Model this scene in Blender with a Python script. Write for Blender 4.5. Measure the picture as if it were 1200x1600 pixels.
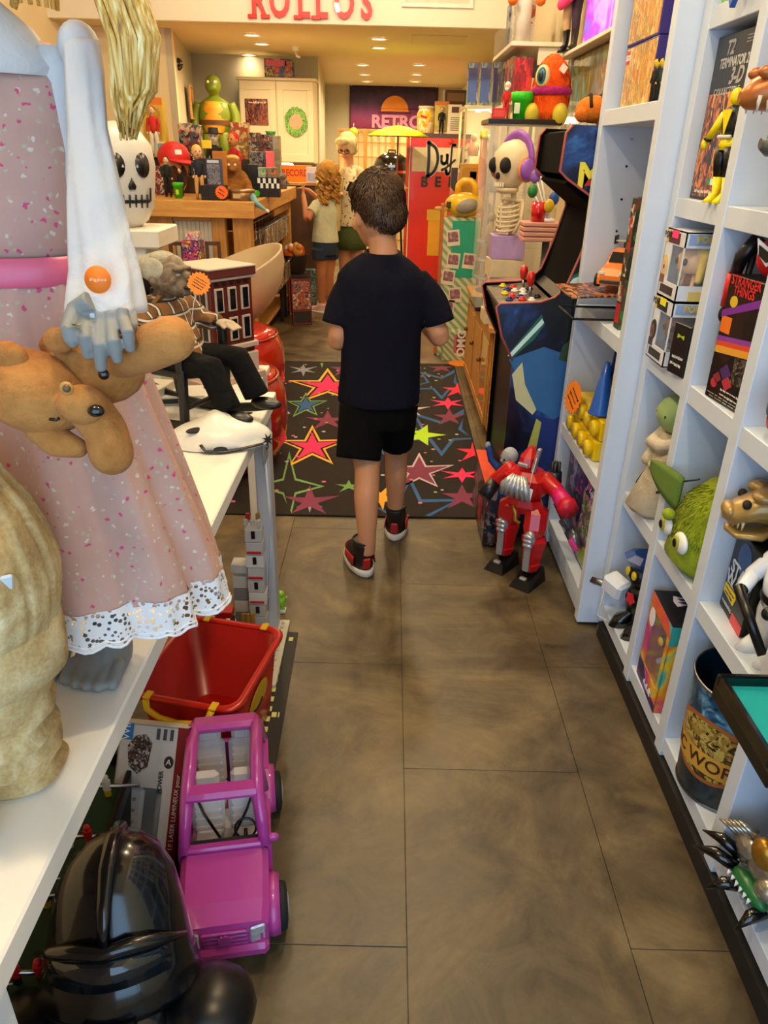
import bpy,bmesh,math,random
from mathutils import Vector,Matrix,Euler
random.seed(7)
PI=math.pi
R=math.radians
for o in list(bpy.data.objects):
    bpy.data.objects.remove(o)
SC=bpy.context.scene
COL=SC.collection
# ------------------------------------------------------------------ camera
FPX,CAMH,HZ,ROLL=1150.0,1.45,235.0,R(1.4)
PITCH=math.atan((800-HZ)/FPX)
FW=Vector((0,math.cos(PITCH),-math.sin(PITCH)))
_r=Vector((1,0,0));_u=_r.cross(FW)
RT=_r*math.cos(ROLL)+_u*math.sin(ROLL)
UP=_u*math.cos(ROLL)-_r*math.sin(ROLL)
CAMP=Vector((0,0,CAMH))
cam_data=bpy.data.cameras.new('camera')
cam_data.sensor_fit='VERTICAL';cam_data.sensor_height=36.0
cam_data.lens=FPX/1600*36.0
cam_data.clip_start=0.02;cam_data.clip_end=100
cam=bpy.data.objects.new('camera',cam_data);COL.objects.link(cam)
cam.matrix_world=Matrix.Translation(CAMP)@Matrix((RT,UP,-FW)).transposed().to_4x4()
SC.camera=cam
def at(x,y,X=None,Y=None,Z=None):
    """world point seen at photo pixel x,y on the plane X= / Y= / Z="""
    d=FW+RT*((x-600)/FPX)+UP*((800-y)/FPX)
    if X is not None:t=X/d.x
    elif Y is not None:t=Y/d.y
    else:t=(Z-CAMH)/d.z
    return CAMP+d*t
# ------------------------------------------------------------------ light
SC.view_settings.view_transform='Standard'
SC.view_settings.look='None'
SC.view_settings.gamma=1.0
SC.view_settings.use_curve_mapping=False
SC.view_settings.exposure=0.0
w=bpy.data.worlds.new('street_daylight');SC.world=w
w.use_nodes=True
bg=w.node_tree.nodes['Background']
bg.inputs[0].default_value=(0.50,0.72,1.0,1)
bg.inputs[1].default_value=1.0
def area_light(name,loc,rot,sx,sy,power,color):
    l=bpy.data.lights.new(name,'AREA');l.shape='RECTANGLE'
    l.size=sx;l.size_y=sy;l.energy=power;l.color=color
    o=bpy.data.objects.new(name,l);COL.objects.link(o)
    o.location=loc;o.rotation_euler=rot
    return o
# daylight entering through the shop-front window behind the photographer
area_light('shopfront_daylight',(0.0,-1.05,1.45),(R(90),0,0),2.6,2.2,44,(0.40,0.66,1.0))
# ------------------------------------------------------------------ materials
def lin(h):
    h=h.lstrip('#')
    out=[]
    for i in (0,2,4):
        c=int(h[i:i+2],16)/255
        out.append(c/12.92 if c<=0.04045 else ((c+0.055)/1.055)**2.4)
    return (out[0],out[1],out[2],1)
class NT:
    def __init__(s,name):
        s.m=bpy.data.materials.new(name);s.m.use_nodes=True
        s.t=s.m.node_tree;s.b=s.t.nodes['Principled BSDF']
    def n(s,t,**k):
        x=s.t.nodes.new(t)
        for a,v in k.items():
            if a.startswith('i_'):
                x.inputs[a[2:].replace('_',' ')].default_value=v
            else:setattr(x,a,v)
        return x
    def l(s,a,b):s.t.links.new(a,b)
    def coord(s,kind='Object',scale=(1,1,1)):
        tc=s.n('ShaderNodeTexCoord');mp=s.n('ShaderNodeMapping')
        mp.inputs['Scale'].default_value=scale
        if kind=='World':
            g=s.n('ShaderNodeNewGeometry');s.l(g.outputs['Position'],mp.inputs[0])
        else:s.l(tc.outputs[kind],mp.inputs[0])
        return mp.outputs[0]
    def noise(s,co,scale,detail=4,rough=.5,dist=0):
        x=s.n('ShaderNodeTexNoise');s.l(co,x.inputs['Vector'])
        x.inputs['Scale'].default_value=scale;x.inputs['Detail'].default_value=detail
        x.inputs['Roughness'].default_value=rough;x.inputs['Distortion'].default_value=dist
        return x.outputs['Fac']
    def ramp(s,fac,stops,mode='LINEAR'):
        x=s.n('ShaderNodeValToRGB');s.l(fac,x.inputs[0]);x.color_ramp.interpolation=mode
        e=x.color_ramp.elements
        while len(e)<len(stops):e.new(0.5)
        for i,(p,c) in enumerate(stops):
            e[i].position=p;e[i].color=lin(c) if isinstance(c,str) else c
        return x.outputs[0]
    def mix(s,fac,a,b,blend='MIX'):
        x=s.n('ShaderNodeMix',data_type='RGBA',blend_type=blend)
        if isinstance(fac,(int,float)):x.inputs[0].default_value=fac
        else:s.l(fac,x.inputs[0])
        for v,i in ((a,6),(b,7)):
            if isinstance(v,str):x.inputs[i].default_value=lin(v)
            elif isinstance(v,tuple):x.inputs[i].default_value=v
            else:s.l(v,x.inputs[i])
        return x.outputs[2]
    def bump(s,h,strength=.3,dist=.01):
        x=s.n('ShaderNodeBump');x.inputs['Strength'].default_value=strength
        x.inputs['Distance'].default_value=dist
        s.l(h,x.inputs['Height']);s.l(x.outputs[0],s.b.inputs['Normal'])
    def out(s,color=None,rough=None,metal=None,coat=None):
        if color is not None:
            if isinstance(color,(str,tuple)):s.b.inputs['Base Color'].default_value=lin(color) if isinstance(color,str) else color
            else:s.l(color,s.b.inputs['Base Color'])
        if rough is not None:
            if isinstance(rough,(int,float)):s.b.inputs['Roughness'].default_value=rough
            else:s.l(rough,s.b.inputs['Roughness'])
        if metal is not None:s.b.inputs['Metallic'].default_value=metal
        if coat is not None:s.b.inputs['Coat Weight'].default_value=coat
        return s.m
_cache={}
def pm(hexc,rough=.45,metal=0.0,var=.10,scale=14.0,bump=0.0,coat=0.0):
    """plain painted / moulded / printed colour with a faint procedural mottle"""
    key=(hexc,rough,metal,var,scale,bump,coat)
    if key in _cache: return _cache[key]
    t=NT('surface_'+hexc.lstrip('#'))
    co=t.coord('Object');nz=t.noise(co,scale,3)
    a=lin(hexc);lo=tuple(c*(1-var) for c in a[:3])+(1,);hi=tuple(min(1,c*(1+var)) for c in a[:3])+(1,)
    m=t.out(t.mix(nz,lo,hi),rough,metal,coat)
    if bump:t.bump(t.noise(co,scale*6,3),bump,.004)
    _cache[key]=m
    return m
MATTE_BLACK=NT('matte_black');MATTE_BLACK.out(MATTE_BLACK.mix(MATTE_BLACK.noise(MATTE_BLACK.coord('Object'),12),'040405','0a0a0c'),.9);MATTE_BLACK.b.inputs['Specular IOR Level'].default_value=.08;MATTE_BLACK=MATTE_BLACK.m
def emis(name,hexc,strength):
    t=NT(name);t.out(hexc,.4)
    co=t.coord('Object');nz=t.noise(co,3,2)
    a=lin(hexc)
    t.l(t.mix(nz,tuple(c*.94 for c in a[:3])+(1,),a),t.b.inputs['Emission Color'])
    t.b.inputs['Emission Strength'].default_value=strength
    return t.m
def clear(name,tint='ffffff',alpha=.07,rough=.05):
    t=NT(name);co=t.coord('Object');nz=t.noise(co,6,2)
    t.out(t.mix(nz,tint,'f4f8fa'),rough)
    t.b.inputs['Alpha'].default_value=alpha
    t.b.inputs['Specular IOR Level'].default_value=.7
    return t.m
def art(name,cols,scale=6.0,dist=1.5,rough=.35,stretch=(1,1,1),mode='CONSTANT',detail=2):
    """printed artwork: irregular patches of the given colours"""
    t=NT(name);co=t.coord('Object',stretch)
    n=len(cols)
    if mode=='LINEAR':
        f=t.noise(co,scale,detail,.55,dist)
        return t.out(t.ramp(f,[(.25+.5*i/(n-1),c) for i,c in enumerate(cols)],mode),rough)
    nz=t.n('ShaderNodeTexNoise');nz.inputs['Scale'].default_value=scale*1.3;nz.inputs['Detail'].default_value=3;t.l(co,nz.inputs['Vector'])
    ad=t.n('ShaderNodeMix',data_type='RGBA',blend_type='LINEAR_LIGHT');ad.inputs[0].default_value=.10*dist;t.l(co,ad.inputs[6]);t.l(nz.outputs['Color'],ad.inputs[7])
    v=t.n('ShaderNodeTexVoronoi');v.inputs['Scale'].default_value=scale*1.1;t.l(ad.outputs[2],v.inputs['Vector'])
    sp=t.n('ShaderNodeSeparateColor');t.l(v.outputs['Color'],sp.inputs[0])
    return t.out(t.mix(t.noise(co,scale*3,3),t.ramp(sp.outputs[0],[(i/n,c) for i,c in enumerate(cols)],mode),cols[0]) if n<3 else t.mix(t.ramp(t.noise(co,scale*2.2,4),[(.45,(0,0,0,1)),(.75,(.8,.8,.8,1))]),t.ramp(sp.outputs[0],[(i/n,c) for i,c in enumerate(cols)],mode),t.ramp(sp.outputs[1],[(i/n,c) for i,c in enumerate(cols)],mode)),rough)
def stripes(name,a,b,scale,direction=(1,0,0),rough=.6,ang=0.0,sharp=True):
    t=NT(name);tc=t.n('ShaderNodeTexCoord');mp=t.n('ShaderNodeMapping');t.l(tc.outputs['Object'],mp.inputs[0])
    mp.inputs['Rotation'].default_value=direction
    wv=t.n('ShaderNodeTexWave');wv.inputs['Scale'].default_value=scale;wv.inputs['Distortion'].default_value=.25
    t.l(mp.outputs[0],wv.inputs['Vector'])
    return t.out(t.ramp(wv.outputs['Fac'],[(0,a),(.5,b)],'CONSTANT' if sharp else 'LINEAR'),rough)
def wood(name,dark,light,axis=2,rough=.45,scale=9):
    t=NT(name);st=[6,6,6];st[axis]=.5
    co=t.coord('Object',tuple(st))
    f=t.noise(co,scale*.5,5,.6,1.2);g=t.noise(co,scale*3,3)
    c=t.mix(.3,t.ramp(f,[(.3,dark),(.65,light)]),t.ramp(g,[(.3,dark),(.7,light)]))
    t.bump(f,.12,.003)
    return t.out(c,rough)
def fur(name,dark,light,rough=.95,scale=9,bs=90,bstr=.9,sheen=.04):
    t=NT(name);co=t.coord('Object')
    f=t.noise(co,scale,5,.65);g=t.noise(co,bs,4,.7)
    c=t.mix(t.ramp(g,[(.3,'000000'),(.75,'ffffff')]),t.ramp(f,[(.35,dark),(.65,light)]),light)
    t.out(t.mix(.6,t.ramp(f,[(.35,dark),(.65,light)]),c),rough)
    t.bump(g,bstr,.006)
    t.b.inputs['Sheen Weight'].default_value=sheen;t.b.inputs['Specular IOR Level'].default_value=.2
    return t.m
def stroke(pts,r,M,d0,d1,name,m,parent):
    """flat brush stroke along 2-D points"""
    mb=MB().at(M)
    if len(pts)>2:
        q=[Vector(p) for p in pts];out=[]
        for i in range(len(q)-1):
            p0,p1,p2,p3=q[max(i-1,0)],q[i],q[i+1],q[min(i+2,len(q)-1)]
            for k in range(5):u=k/5;out.append(.5*(2*p1+(p2-p0)*u+(2*p0-5*p1+4*p2-p3)*u*u+(3*p1-p0-3*p2+p3)*u**3))
        pts=out+[q[-1]]
    for i in range(len(pts)-1):
        a=Vector(pts[i]);b=Vector(pts[i+1]);n=(b-a).normalized();n=Vector((-n.y,n.x))*r
        mb.prism([tuple(a+n),tuple(b+n),tuple(b-n),tuple(a-n)],d0,d1)
    for p in pts:mb.prism([(p[0]+r*math.cos(k*PI/6),p[1]+r*math.sin(k*PI/6)) for k in range(12)],d0,d1+.0002)
    return mb.build(name,m,parent)
def cloth(name,hexc,var=.12,rough=.9,folds=0.0,fs=14):
    t=NT(name);co=t.coord('Object')
    f=t.noise(co,fs,4,.5,.6);g=t.noise(co,260,2)
    a=lin(hexc)
    t.out(t.mix(f,tuple(c*(1-var) for c in a[:3])+(1,),tuple(min(1,c*(1+var)) for c in a[:3])+(1,)),rough)
    t.bump(f if folds else g,folds or .15,.02 if folds else .002)
    t.b.inputs['Specular IOR Level'].default_value=.15
    return t.m
# floor: mottled vinyl stone tiles
t=NT('vinyl_stone_floor');co=t.coord('World')
f1=t.noise(co,1.35,7,.66,1.9);f2=t.noise(co,6,7,.68,.8);f3=t.noise(co,60,3)
c=t.mix(.45,t.ramp(f1,[(.34,'281f13'),(.46,'433622'),(.54,'665638'),(.66,'877450')]),t.ramp(f2,[(.34,'32271a'),(.66,'78684a')]))
FLOOR=t.out(c,t.ramp(t.mix(.5,f2,f1),[(.3,(.30,.30,.30,1)),(.7,(.52,.52,.52,1))]))
t.bump(t.mix(.5,f3,f2),.10,.004)
t.b.inputs['Specular IOR Level'].default_value=.45
WHITE_SHELF=pm('d3deec',.42,var=.03,scale=3)  # white boards tinted slightly blue: cool daylight cast mixed into the colour
BLUE_CAST_BACK=pm('b4cfee',.5,var=.03,scale=3)  # back panels: blue daylight inside the cells put into the base colour
TABLE_WHITE=pm('ece6da',.38,var=.03,scale=4)
CREAM_WALL=pm('e2d2ab',.85,var=.04,scale=5,bump=.05)
GREY_WALL=pm('b9b39d',.85,var=.04,scale=5,bump=.05)
CEIL=pm('d8c9a4',.9,var=.03,scale=4)
CAB_WHITE=pm('d6c8a8',.5,var=.03)
BLACK=pm('0d0d0f',.4)
BLACK_GLOSS=pm('08080a',.16,coat=.5)
DARK=pm('1c1a19',.6)
PINE=wood('pine_boards','b0762f','d9a355',2)
PINE_H=wood('pine_boards_across','b0762f','dba75a',0)
PINE_Y=wood('pine_boards_along','b0762f','dba75a',1)
CHROME=pm('b9bcc0',.22,1.0)
STEEL=pm('8a8d90',.35,1.0)
SKIN=pm('c68a68',.55,var=.06,scale=20)
SKIN_TAN=pm('a9683f',.55,var=.06,scale=20)
WHITE=pm('eeeeea',.45,var=.03)
CLEAR=clear('clear_plastic')
GLASS=clear('display_glass','dfe9e6',.14,.03)
# ------------------------------------------------------------------ mesh helpers
class MB:
    def __init__(s):s.v=[];s.f=[];s.mi=[];s.sm=[];s.M=None;s.i=0
    def put(s,vs,fs,smooth=False):
        b=len(s.v)
        for p in vs:
            p=Vector(p)
            s.v.append(s.M@p if s.M else p)
        for q in fs:
            s.f.append([b+k for k in q]);s.mi.append(s.i);s.sm.append(smooth)
        return s
    def mat(s,i):s.i=i; return s
    def at(s,M):s.M=M; return s
    def box(s,c,d,bev=0.0,rot=None):
        hx,hy,hz=d[0]/2,d[1]/2,d[2]/2
        c=Vector(c);rm=Euler(rot).to_matrix() if rot else None
        def T(p):
            p=Vector(p)
            return c+(rm@p if rm else p)
        if bev<=0:
            vs=[T((x*hx,y*hy,z*hz)) for z in (-1,1) for y in (-1,1) for x in (-1,1)]
            fs=[(0,2,3,1),(4,5,7,6),(0,1,5,4),(2,6,7,3),(0,4,6,2),(1,3,7,5)]
            return s.put(vs,fs)
        b=min(bev,hx*.95,hy*.95,hz*.95)
        idx={};vs=[]
        for x in (-1,1):
            for y in (-1,1):
                for z in (-1,1):
                    for a in range(3):
                        p=[x*hx,y*hy,z*hz]
                        for k,sg,h in ((0,x,hx),(1,y,hy),(2,z,hz)):
                            if k!=a:p[k]=sg*(h-b)
                        idx[(x,y,z,a)]=len(vs);vs.append(T(p))
        fs=[]
        g= lambda x,y,z,a:idx[(x,y,z,a)]
        for sg in (-1,1):
            q=[g(sg,-1,-1,0),g(sg,1,-1,0),g(sg,1,1,0),g(sg,-1,1,0)];fs.append(q if sg>0 else q[::-1])
            q=[g(-1,sg,-1,1),g(-1,sg,1,1),g(1,sg,1,1),g(1,sg,-1,1)];fs.append(q if sg>0 else q[::-1])
            q=[g(-1,-1,sg,2),g(1,-1,sg,2),g(1,1,sg,2),g(-1,1,sg,2)];fs.append(q if sg>0 else q[::-1])
        for u in (-1,1):
            for v_ in (-1,1):
                q=[g(u,v_,-1,0),g(u,v_,1,0),g(u,v_,1,1),g(u,v_,-1,1)];fs.append(q if u*v_<0 else q[::-1])
                q=[g(u,-1,v_,0),g(u,1,v_,0),g(u,1,v_,2),g(u,-1,v_,2)];fs.append(q if u*v_>0 else q[::-1])
                q=[g(-1,u,v_,1),g(1,u,v_,1),g(1,u,v_,2),g(-1,u,v_,2)];fs.append(q if u*v_<0 else q[::-1])
        for x in (-1,1):
            for y in (-1,1):
                for z in (-1,1):
                    q=[g(x,y,z,0),g(x,y,z,1),g(x,y,z,2)];fs.append(q if x*y*z>0 else q[::-1])
        return s.put(vs,fs)
    def tube(s,pts,r,n=10,cap=True,sq=1.0,close=False):
        pts=[Vector(p) for p in pts];m=len(pts)
        rs=r if isinstance(r,(list,tuple)) else [r]*m
        vs=[];fs=[];prev=None
        for i,p in enumerate(pts):
            if close:d=pts[(i+1)%m]-pts[i-1]
            else:d=(pts[min(i+1,m-1)]-pts[max(i-1,0)])
            d.normalize()
            if prev is None:
                a=Vector((0,0,1)) if abs(d.z)<.9 else Vector((1,0,0))
                u=d.cross(a).normalized()
            else:
                u=(prev-d*prev.dot(d))
                u=u.normalized() if u.length>1e-6 else d.orthogonal().normalized()
            prev=u;v_=d.cross(u)
            for k in range(n):
                a=2*PI*k/n
                vs.append(p+u*(math.cos(a)*rs[i])+v_*(math.sin(a)*rs[i]*sq))
        rng=m if close else m-1
        for i in range(rng):
            j=(i+1)%m
            for k in range(n):
                k2=(k+1)%n
                fs.append((i*n+k,i*n+k2,j*n+k2,j*n+k))
        if cap and not close:
            fs.append(tuple(range(n))[::-1]);fs.append(tuple(range((m-1)*n,m*n)))
        return s.put(vs,fs,True)
    def cyl(s,a,b,r0,r1=None,n=20):
        s.tube([a,b],[r0,r0 if r1 is None else r1],n); return s
    def cap(s,a,b,r0,r1=None,n=12):
        """capsule with round ends"""
        a=Vector(a);b=Vector(b);r1=r0 if r1 is None else r1
        d=(b-a).normalized() if (b-a).length>1e-6 else Vector((0,0,1))
        P_=[];Q=[]
        for k in range(5):
            t_=(k/4)*PI/2
            P_.append(a-d*(math.cos(t_)*r0));Q.append(max(r0*math.sin(t_),r0*.02))
        for k in range(5):
            t_=(k/4)*PI/2
            P_.append(b+d*(math.sin(t_)*r1));Q.append(max(r1*math.cos(t_),r1*.02))
        return s.tube(P_,Q,n)
    def lathe(s,prof,n=24,c=(0,0,0),cap=True,wob=None):
        vs=[];fs=[];c=Vector(c)
        for i,(r,z) in enumerate(prof):
            for k in range(n):
                a=2*PI*k/n
                rr=r*(wob(a,i) if wob else 1)
                vs.append(c+Vector((rr*math.cos(a),rr*math.sin(a),z)))
        m=len(prof)
        for i in range(m-1):
            for k in range(n):
                k2=(k+1)%n
                fs.append((i*n+k,i*n+k2,(i+1)*n+k2,(i+1)*n+k))
        if cap:
            if prof[0][0]>1e-5:fs.append(tuple(range(n))[::-1])
            if prof[-1][0]>1e-5:fs.append(tuple(range((m-1)*n,m*n)))
        return s.put(vs,fs,True)
    def ell(s,c,r,rot=None,nu=18,nv=10):
        rm=Euler(rot).to_matrix() if rot else None;c=Vector(c)
        if isinstance(r,(int,float)):r=(r,r,r)
        vs=[];fs=[]
        for j in range(1,nv):
            t_=PI*j/nv
            for k in range(nu):
                a=2*PI*k/nu
                p=Vector((r[0]*math.sin(t_)*math.cos(a),r[1]*math.sin(t_)*math.sin(a),r[2]*math.cos(t_)))
                vs.append(c+(rm@p if rm else p))
        tp=Vector((0,0,r[2]));tb=-tp
        vs.append(c+(rm@tp if rm else tp));vs.append(c+(rm@tb if rm else tb))
        T,B=len(vs)-2,len(vs)-1
        for j in range(nv-2):
            for k in range(nu):
                k2=(k+1)%nu
                fs.append((j*nu+k,(j+1)*nu+k,(j+1)*nu+k2,j*nu+k2))
        for k in range(nu):
            k2=(k+1)%nu
            fs.append((T,k,k2));fs.append((B,(nv-2)*nu+k2,(nv-2)*nu+k))
        return s.put(vs,fs,True)
    def prism(s,poly,z0,z1):
        """polygon in x,y extruded from z0 to z1 (use .at for other planes)"""
        n=len(poly)
        A=sum(poly[i][0]*poly[(i+1)%n][1]-poly[(i+1)%n][0]*poly[i][1] for i in range(n))
        if A<0:poly=poly[::-1]
        vs=[(p[0],p[1],z0) for p in poly]+[(p[0],p[1],z1) for p in poly]
        fs=[tuple(range(n))[::-1],tuple(range(n,2*n))]
        for i in range(n):
            j=(i+1)%n
            fs.append((i,j,n+j,n+i))
        return s.put(vs,fs)
    def loft(s,rings,cap=True,smooth=True):
        n=len(rings[0]);vs=[p for r_ in rings for p in r_];fs=[]
        for i in range(len(rings)-1):
            for k in range(n):
                k2=(k+1)%n
                fs.append((i*n+k,i*n+k2,(i+1)*n+k2,(i+1)*n+k))
        s.put(vs,fs,smooth)
        if cap:
            b=len(s.v)-len(vs)
            s.f.append([b+k for k in range(n)][::-1]);s.mi.append(s.i);s.sm.append(False)
            s.f.append([b+(len(rings)-1)*n+k for k in range(n)]);s.mi.append(s.i);s.sm.append(False)
        return s
    def grid(s,fn,nu,nv,smooth=True):
        vs=[fn(i/nu,j/nv) for j in range(nv+1) for i in range(nu+1)]
        fs=[(j*(nu+1)+i,j*(nu+1)+i+1,(j+1)*(nu+1)+i+1,(j+1)*(nu+1)+i) for j in range(nv) for i in range(nu)]
        return s.put(vs,fs,smooth)
    def build(s,name,mats,parent=None,remesh=0,smooth_it=0,solid=0,sub=0,loc=None,fix=True):
        me=bpy.data.meshes.new(name)
        me.from_pydata([tuple(p) for p in s.v],[],s.f)
        if not isinstance(mats,(list,tuple)):mats=[mats]
        for m in mats:me.materials.append(m)
        me.polygons.foreach_set('material_index',s.mi)
        me.polygons.foreach_set('use_smooth',s.sm)
        if fix:
            bm=bmesh.new();bm.from_mesh(me);bmesh.ops.recalc_face_normals(bm,faces=bm.faces[:]);bm.to_mesh(me);bm.free()
        me.update()
        o=bpy.data.objects.new(name,me);COL.objects.link(o)
        if parent is not None:o.parent=parent
        if loc is not None:o.location=loc
        if solid:
            k=o.modifiers.new('thickness','SOLIDIFY');k.thickness=solid;k.offset=0
        if remesh:
            k=o.modifiers.new('merge','REMESH');k.mode='VOXEL';k.voxel_size=remesh;k.use_smooth_shade=True
            k=o.modifiers.new('relax','SMOOTH');k.factor=.5;k.iterations=smooth_it or 4
        if sub:
            k=o.modifiers.new('round','SUBSURF');k.levels=sub;k.render_levels=sub
        return o
def tag(o,label=None,cat=None,group=None,kind=None):
    if label:o['label']=label
    if cat:o['category']=cat
    if group:o['group']=group
    if kind:o['kind']=kind
    return o
def thing(name,label,cat,loc=(0,0,0),rz=0.0,group=None,rot=None):
    o=bpy.data.objects.new(name,None);COL.objects.link(o)
    o.empty_display_size=.02
    o.location=loc;o.rotation_euler=rot if rot else (0,0,rz)
    return tag(o,label,cat,group)
def struct(name,mb,m,label=None,parent=None):
    o=mb.build(name,m,parent)
    if parent is None:o['kind']='structure'
    if label:o['label']=label
    return o
def dup(root,loc,rz=None,label=None,rot=None):
    r=root.copy();COL.objects.link(r);r.location=loc
    if rot is not None:r.rotation_euler=rot
    elif rz is not None:r.rotation_euler=(0,0,rz)
    if label:r['label']=label
    for ch in root.children:
        c_=ch.copy();COL.objects.link(c_);c_.parent=r
        for g in ch.children:
            d=g.copy();COL.objects.link(d);d.parent=c_
    return r
def frame(o,xd,yd):
    """matrix whose x,y axes span a face and whose z is its outward normal"""
    xd=Vector(xd).normalized();yd=Vector(yd);yd=(yd-xd*yd.dot(xd)).normalized();zd=xd.cross(yd)
    return Matrix.Translation(Vector(o))@Matrix((xd,yd,zd)).transposed().to_4x4()
def text(s,size,parent,M,m,ext=.0006,bold=0.0,sx=1.0,align='CENTER',shear=0.0,name='lettering',spacing=1.0,line=1.0):
    cu=bpy.data.curves.new('text','FONT');cu.body=s;cu.size=size;cu.extrude=ext
    cu.align_x=align;cu.align_y='CENTER';cu.offset=bold;cu.shear=shear;cu.space_character=spacing;cu.space_line=line
    cu.resolution_u=3
    o=bpy.data.objects.new('text',cu);COL.objects.link(o)
    dg=bpy.context.evaluated_depsgraph_get()
    me=bpy.data.meshes.new_from_object(o.evaluated_get(dg))
    bpy.data.objects.remove(o);bpy.data.curves.remove(cu)
    me.transform(M@Matrix.Scale(sx,4,(1,0,0)))
    me.materials.clear();me.materials.append(m)
    me.name=name
    q=bpy.data.objects.new(name,me);COL.objects.link(q);q.parent=parent
    return q
def starpoly(n,r0,r1,rot=0.0,stretch=1.0):
    return [((r0 if i%2==0 else r1)*math.cos(rot+PI*i/n)*stretch,(r0 if i%2==0 else r1)*math.sin(rot+PI*i/n)) for i in range(2*n)]
def ring(c,rx,ry,n=20,z=0.0,fn=None,tilt=None):
    out=[]
    for k in range(n):
        a=2*PI*k/n
        q=fn(a) if fn else 1
        p=Vector((rx*q*math.cos(a),ry*q*math.sin(a),z))
        if tilt:p=tilt@p
        out.append(Vector(c)+p)
    return out
FACES={'F':((-.5,-.5,-.5),(1,0,0),(0,0,1),0,2),'B':((.5,.5,-.5),(-1,0,0),(0,0,1),0,2),
         'R':((.5,-.5,-.5),(0,1,0),(0,0,1),1,2),'L':((-.5,.5,-.5),(0,-1,0),(0,0,1),1,2),
         'T':((-.5,-.5,.5),(1,0,0),(0,1,0),0,1)}
def face_M(size,face,u,v,off=.0008):
    o,xd,yd,a,b=FACES[face]
    xd=Vector(xd);yd=Vector(yd);n=xd.cross(yd)
    base=Vector((o[0]*size[0],o[1]*size[1],(o[2]+.5)*size[2]))
    return frame(base+xd*(u*size[a])+yd*(v*size[b])+n*off,xd,yd)
def print_panel(parent,size,face,u0,u1,v0,v1,m,name='printed_panel',off=.0008,poly=None):
    o,xd,yd,a,b=FACES[face]
    M=face_M(size,face,u0,v0,0)
    wd,ht=(u1-u0)*size[a],(v1-v0)*size[b]
    pl=[(p[0]*wd,p[1]*ht) for p in poly] if poly else [(0,0),(wd,0),(wd,ht),(0,ht)]
    return MB().at(M).prism(pl,0,off).build(name,m,parent)
def pbox(name,label,cat,loc,rz,size,base,prints=(),words=(),group=None,rot=None,bev=.002):
    """closed product carton; front looks along local -y, origin at the middle of its base"""
    t_=thing(name,label,cat,loc,rz,group,rot)
    MB().box((0,0,size[2]/2),size,bev).build('carton',base,t_)
    for p in prints:print_panel(t_,size,*p)
    for q in words:
        s,sz,face,u,v,m=q[:6];kw=q[6] if len(q)>6 else {}
        text(s,sz,t_,face_M(size,face,u,v,.0013),m,.0003,**kw)
    return t_
def wbox(name,label,cat,loc,rz,size,base,win,inner=None,side=None,group=None,rot=None):
    """window carton: front window rect (u0,u1,v0,v1), thin card walls, clear pane"""
    t_=thing(name,label,cat,loc,rz,group,rot)
    w_,d,h=size;u0,u1,v0,v1=win;th=.003
    mb=MB()
    mb.box((0,d/2-th/2,h/2),(w_,th,h));mb.box((0,0,th/2),(w_,d,th));mb.box((0,0,h-th/2),(w_,d,th))
    mb.box((-w_/2+th/2,0,h/2),(th,d,h))
    if side:
        a,b=side;x=w_/2-th/2
        mb.box((x,0,a*h/2),(th,d,a*h));mb.box((x,0,(1+b)*h/2),(th,d,(1-b)*h));mb.box((x,d/2-.006,(a+b)*h/2),(th,.012,(b-a)*h))
        MB().box((x,-.006,(a+b)*h/2),(.001,d-.012,(b-a)*h)).build('window_pane',CLEAR,t_)
    else:mb.box((w_/2-th/2,0,h/2),(th,d,h))
    y=-d/2+th/2
    mb.box((0,y,v0*h/2),(w_,th,v0*h));mb.box((0,y,(1+v1)*h/2),(w_,th,(1-v1)*h))
    mb.box((-w_/2+u0*w_/2,y,(v0+v1)*h/2),(u0*w_,th,(v1-v0)*h))
    mb.box((w_/2-(1-u1)*w_/2,y,(v0+v1)*h/2),((1-u1)*w_,th,(v1-v0)*h))
    mb.build('carton',base,t_)
    if inner:
        MB().box((0,d/2-th-.001,h/2),(w_-2*th,.002,h-2*th)).build('backing_card',inner,t_)
    MB().box(((u0+u1-1)*w_/2,y,(v0+v1)*h/2),((u1-u0)*w_,.001,(v1-v0)*h)).build('window_pane',CLEAR,t_)
    return t_
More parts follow.
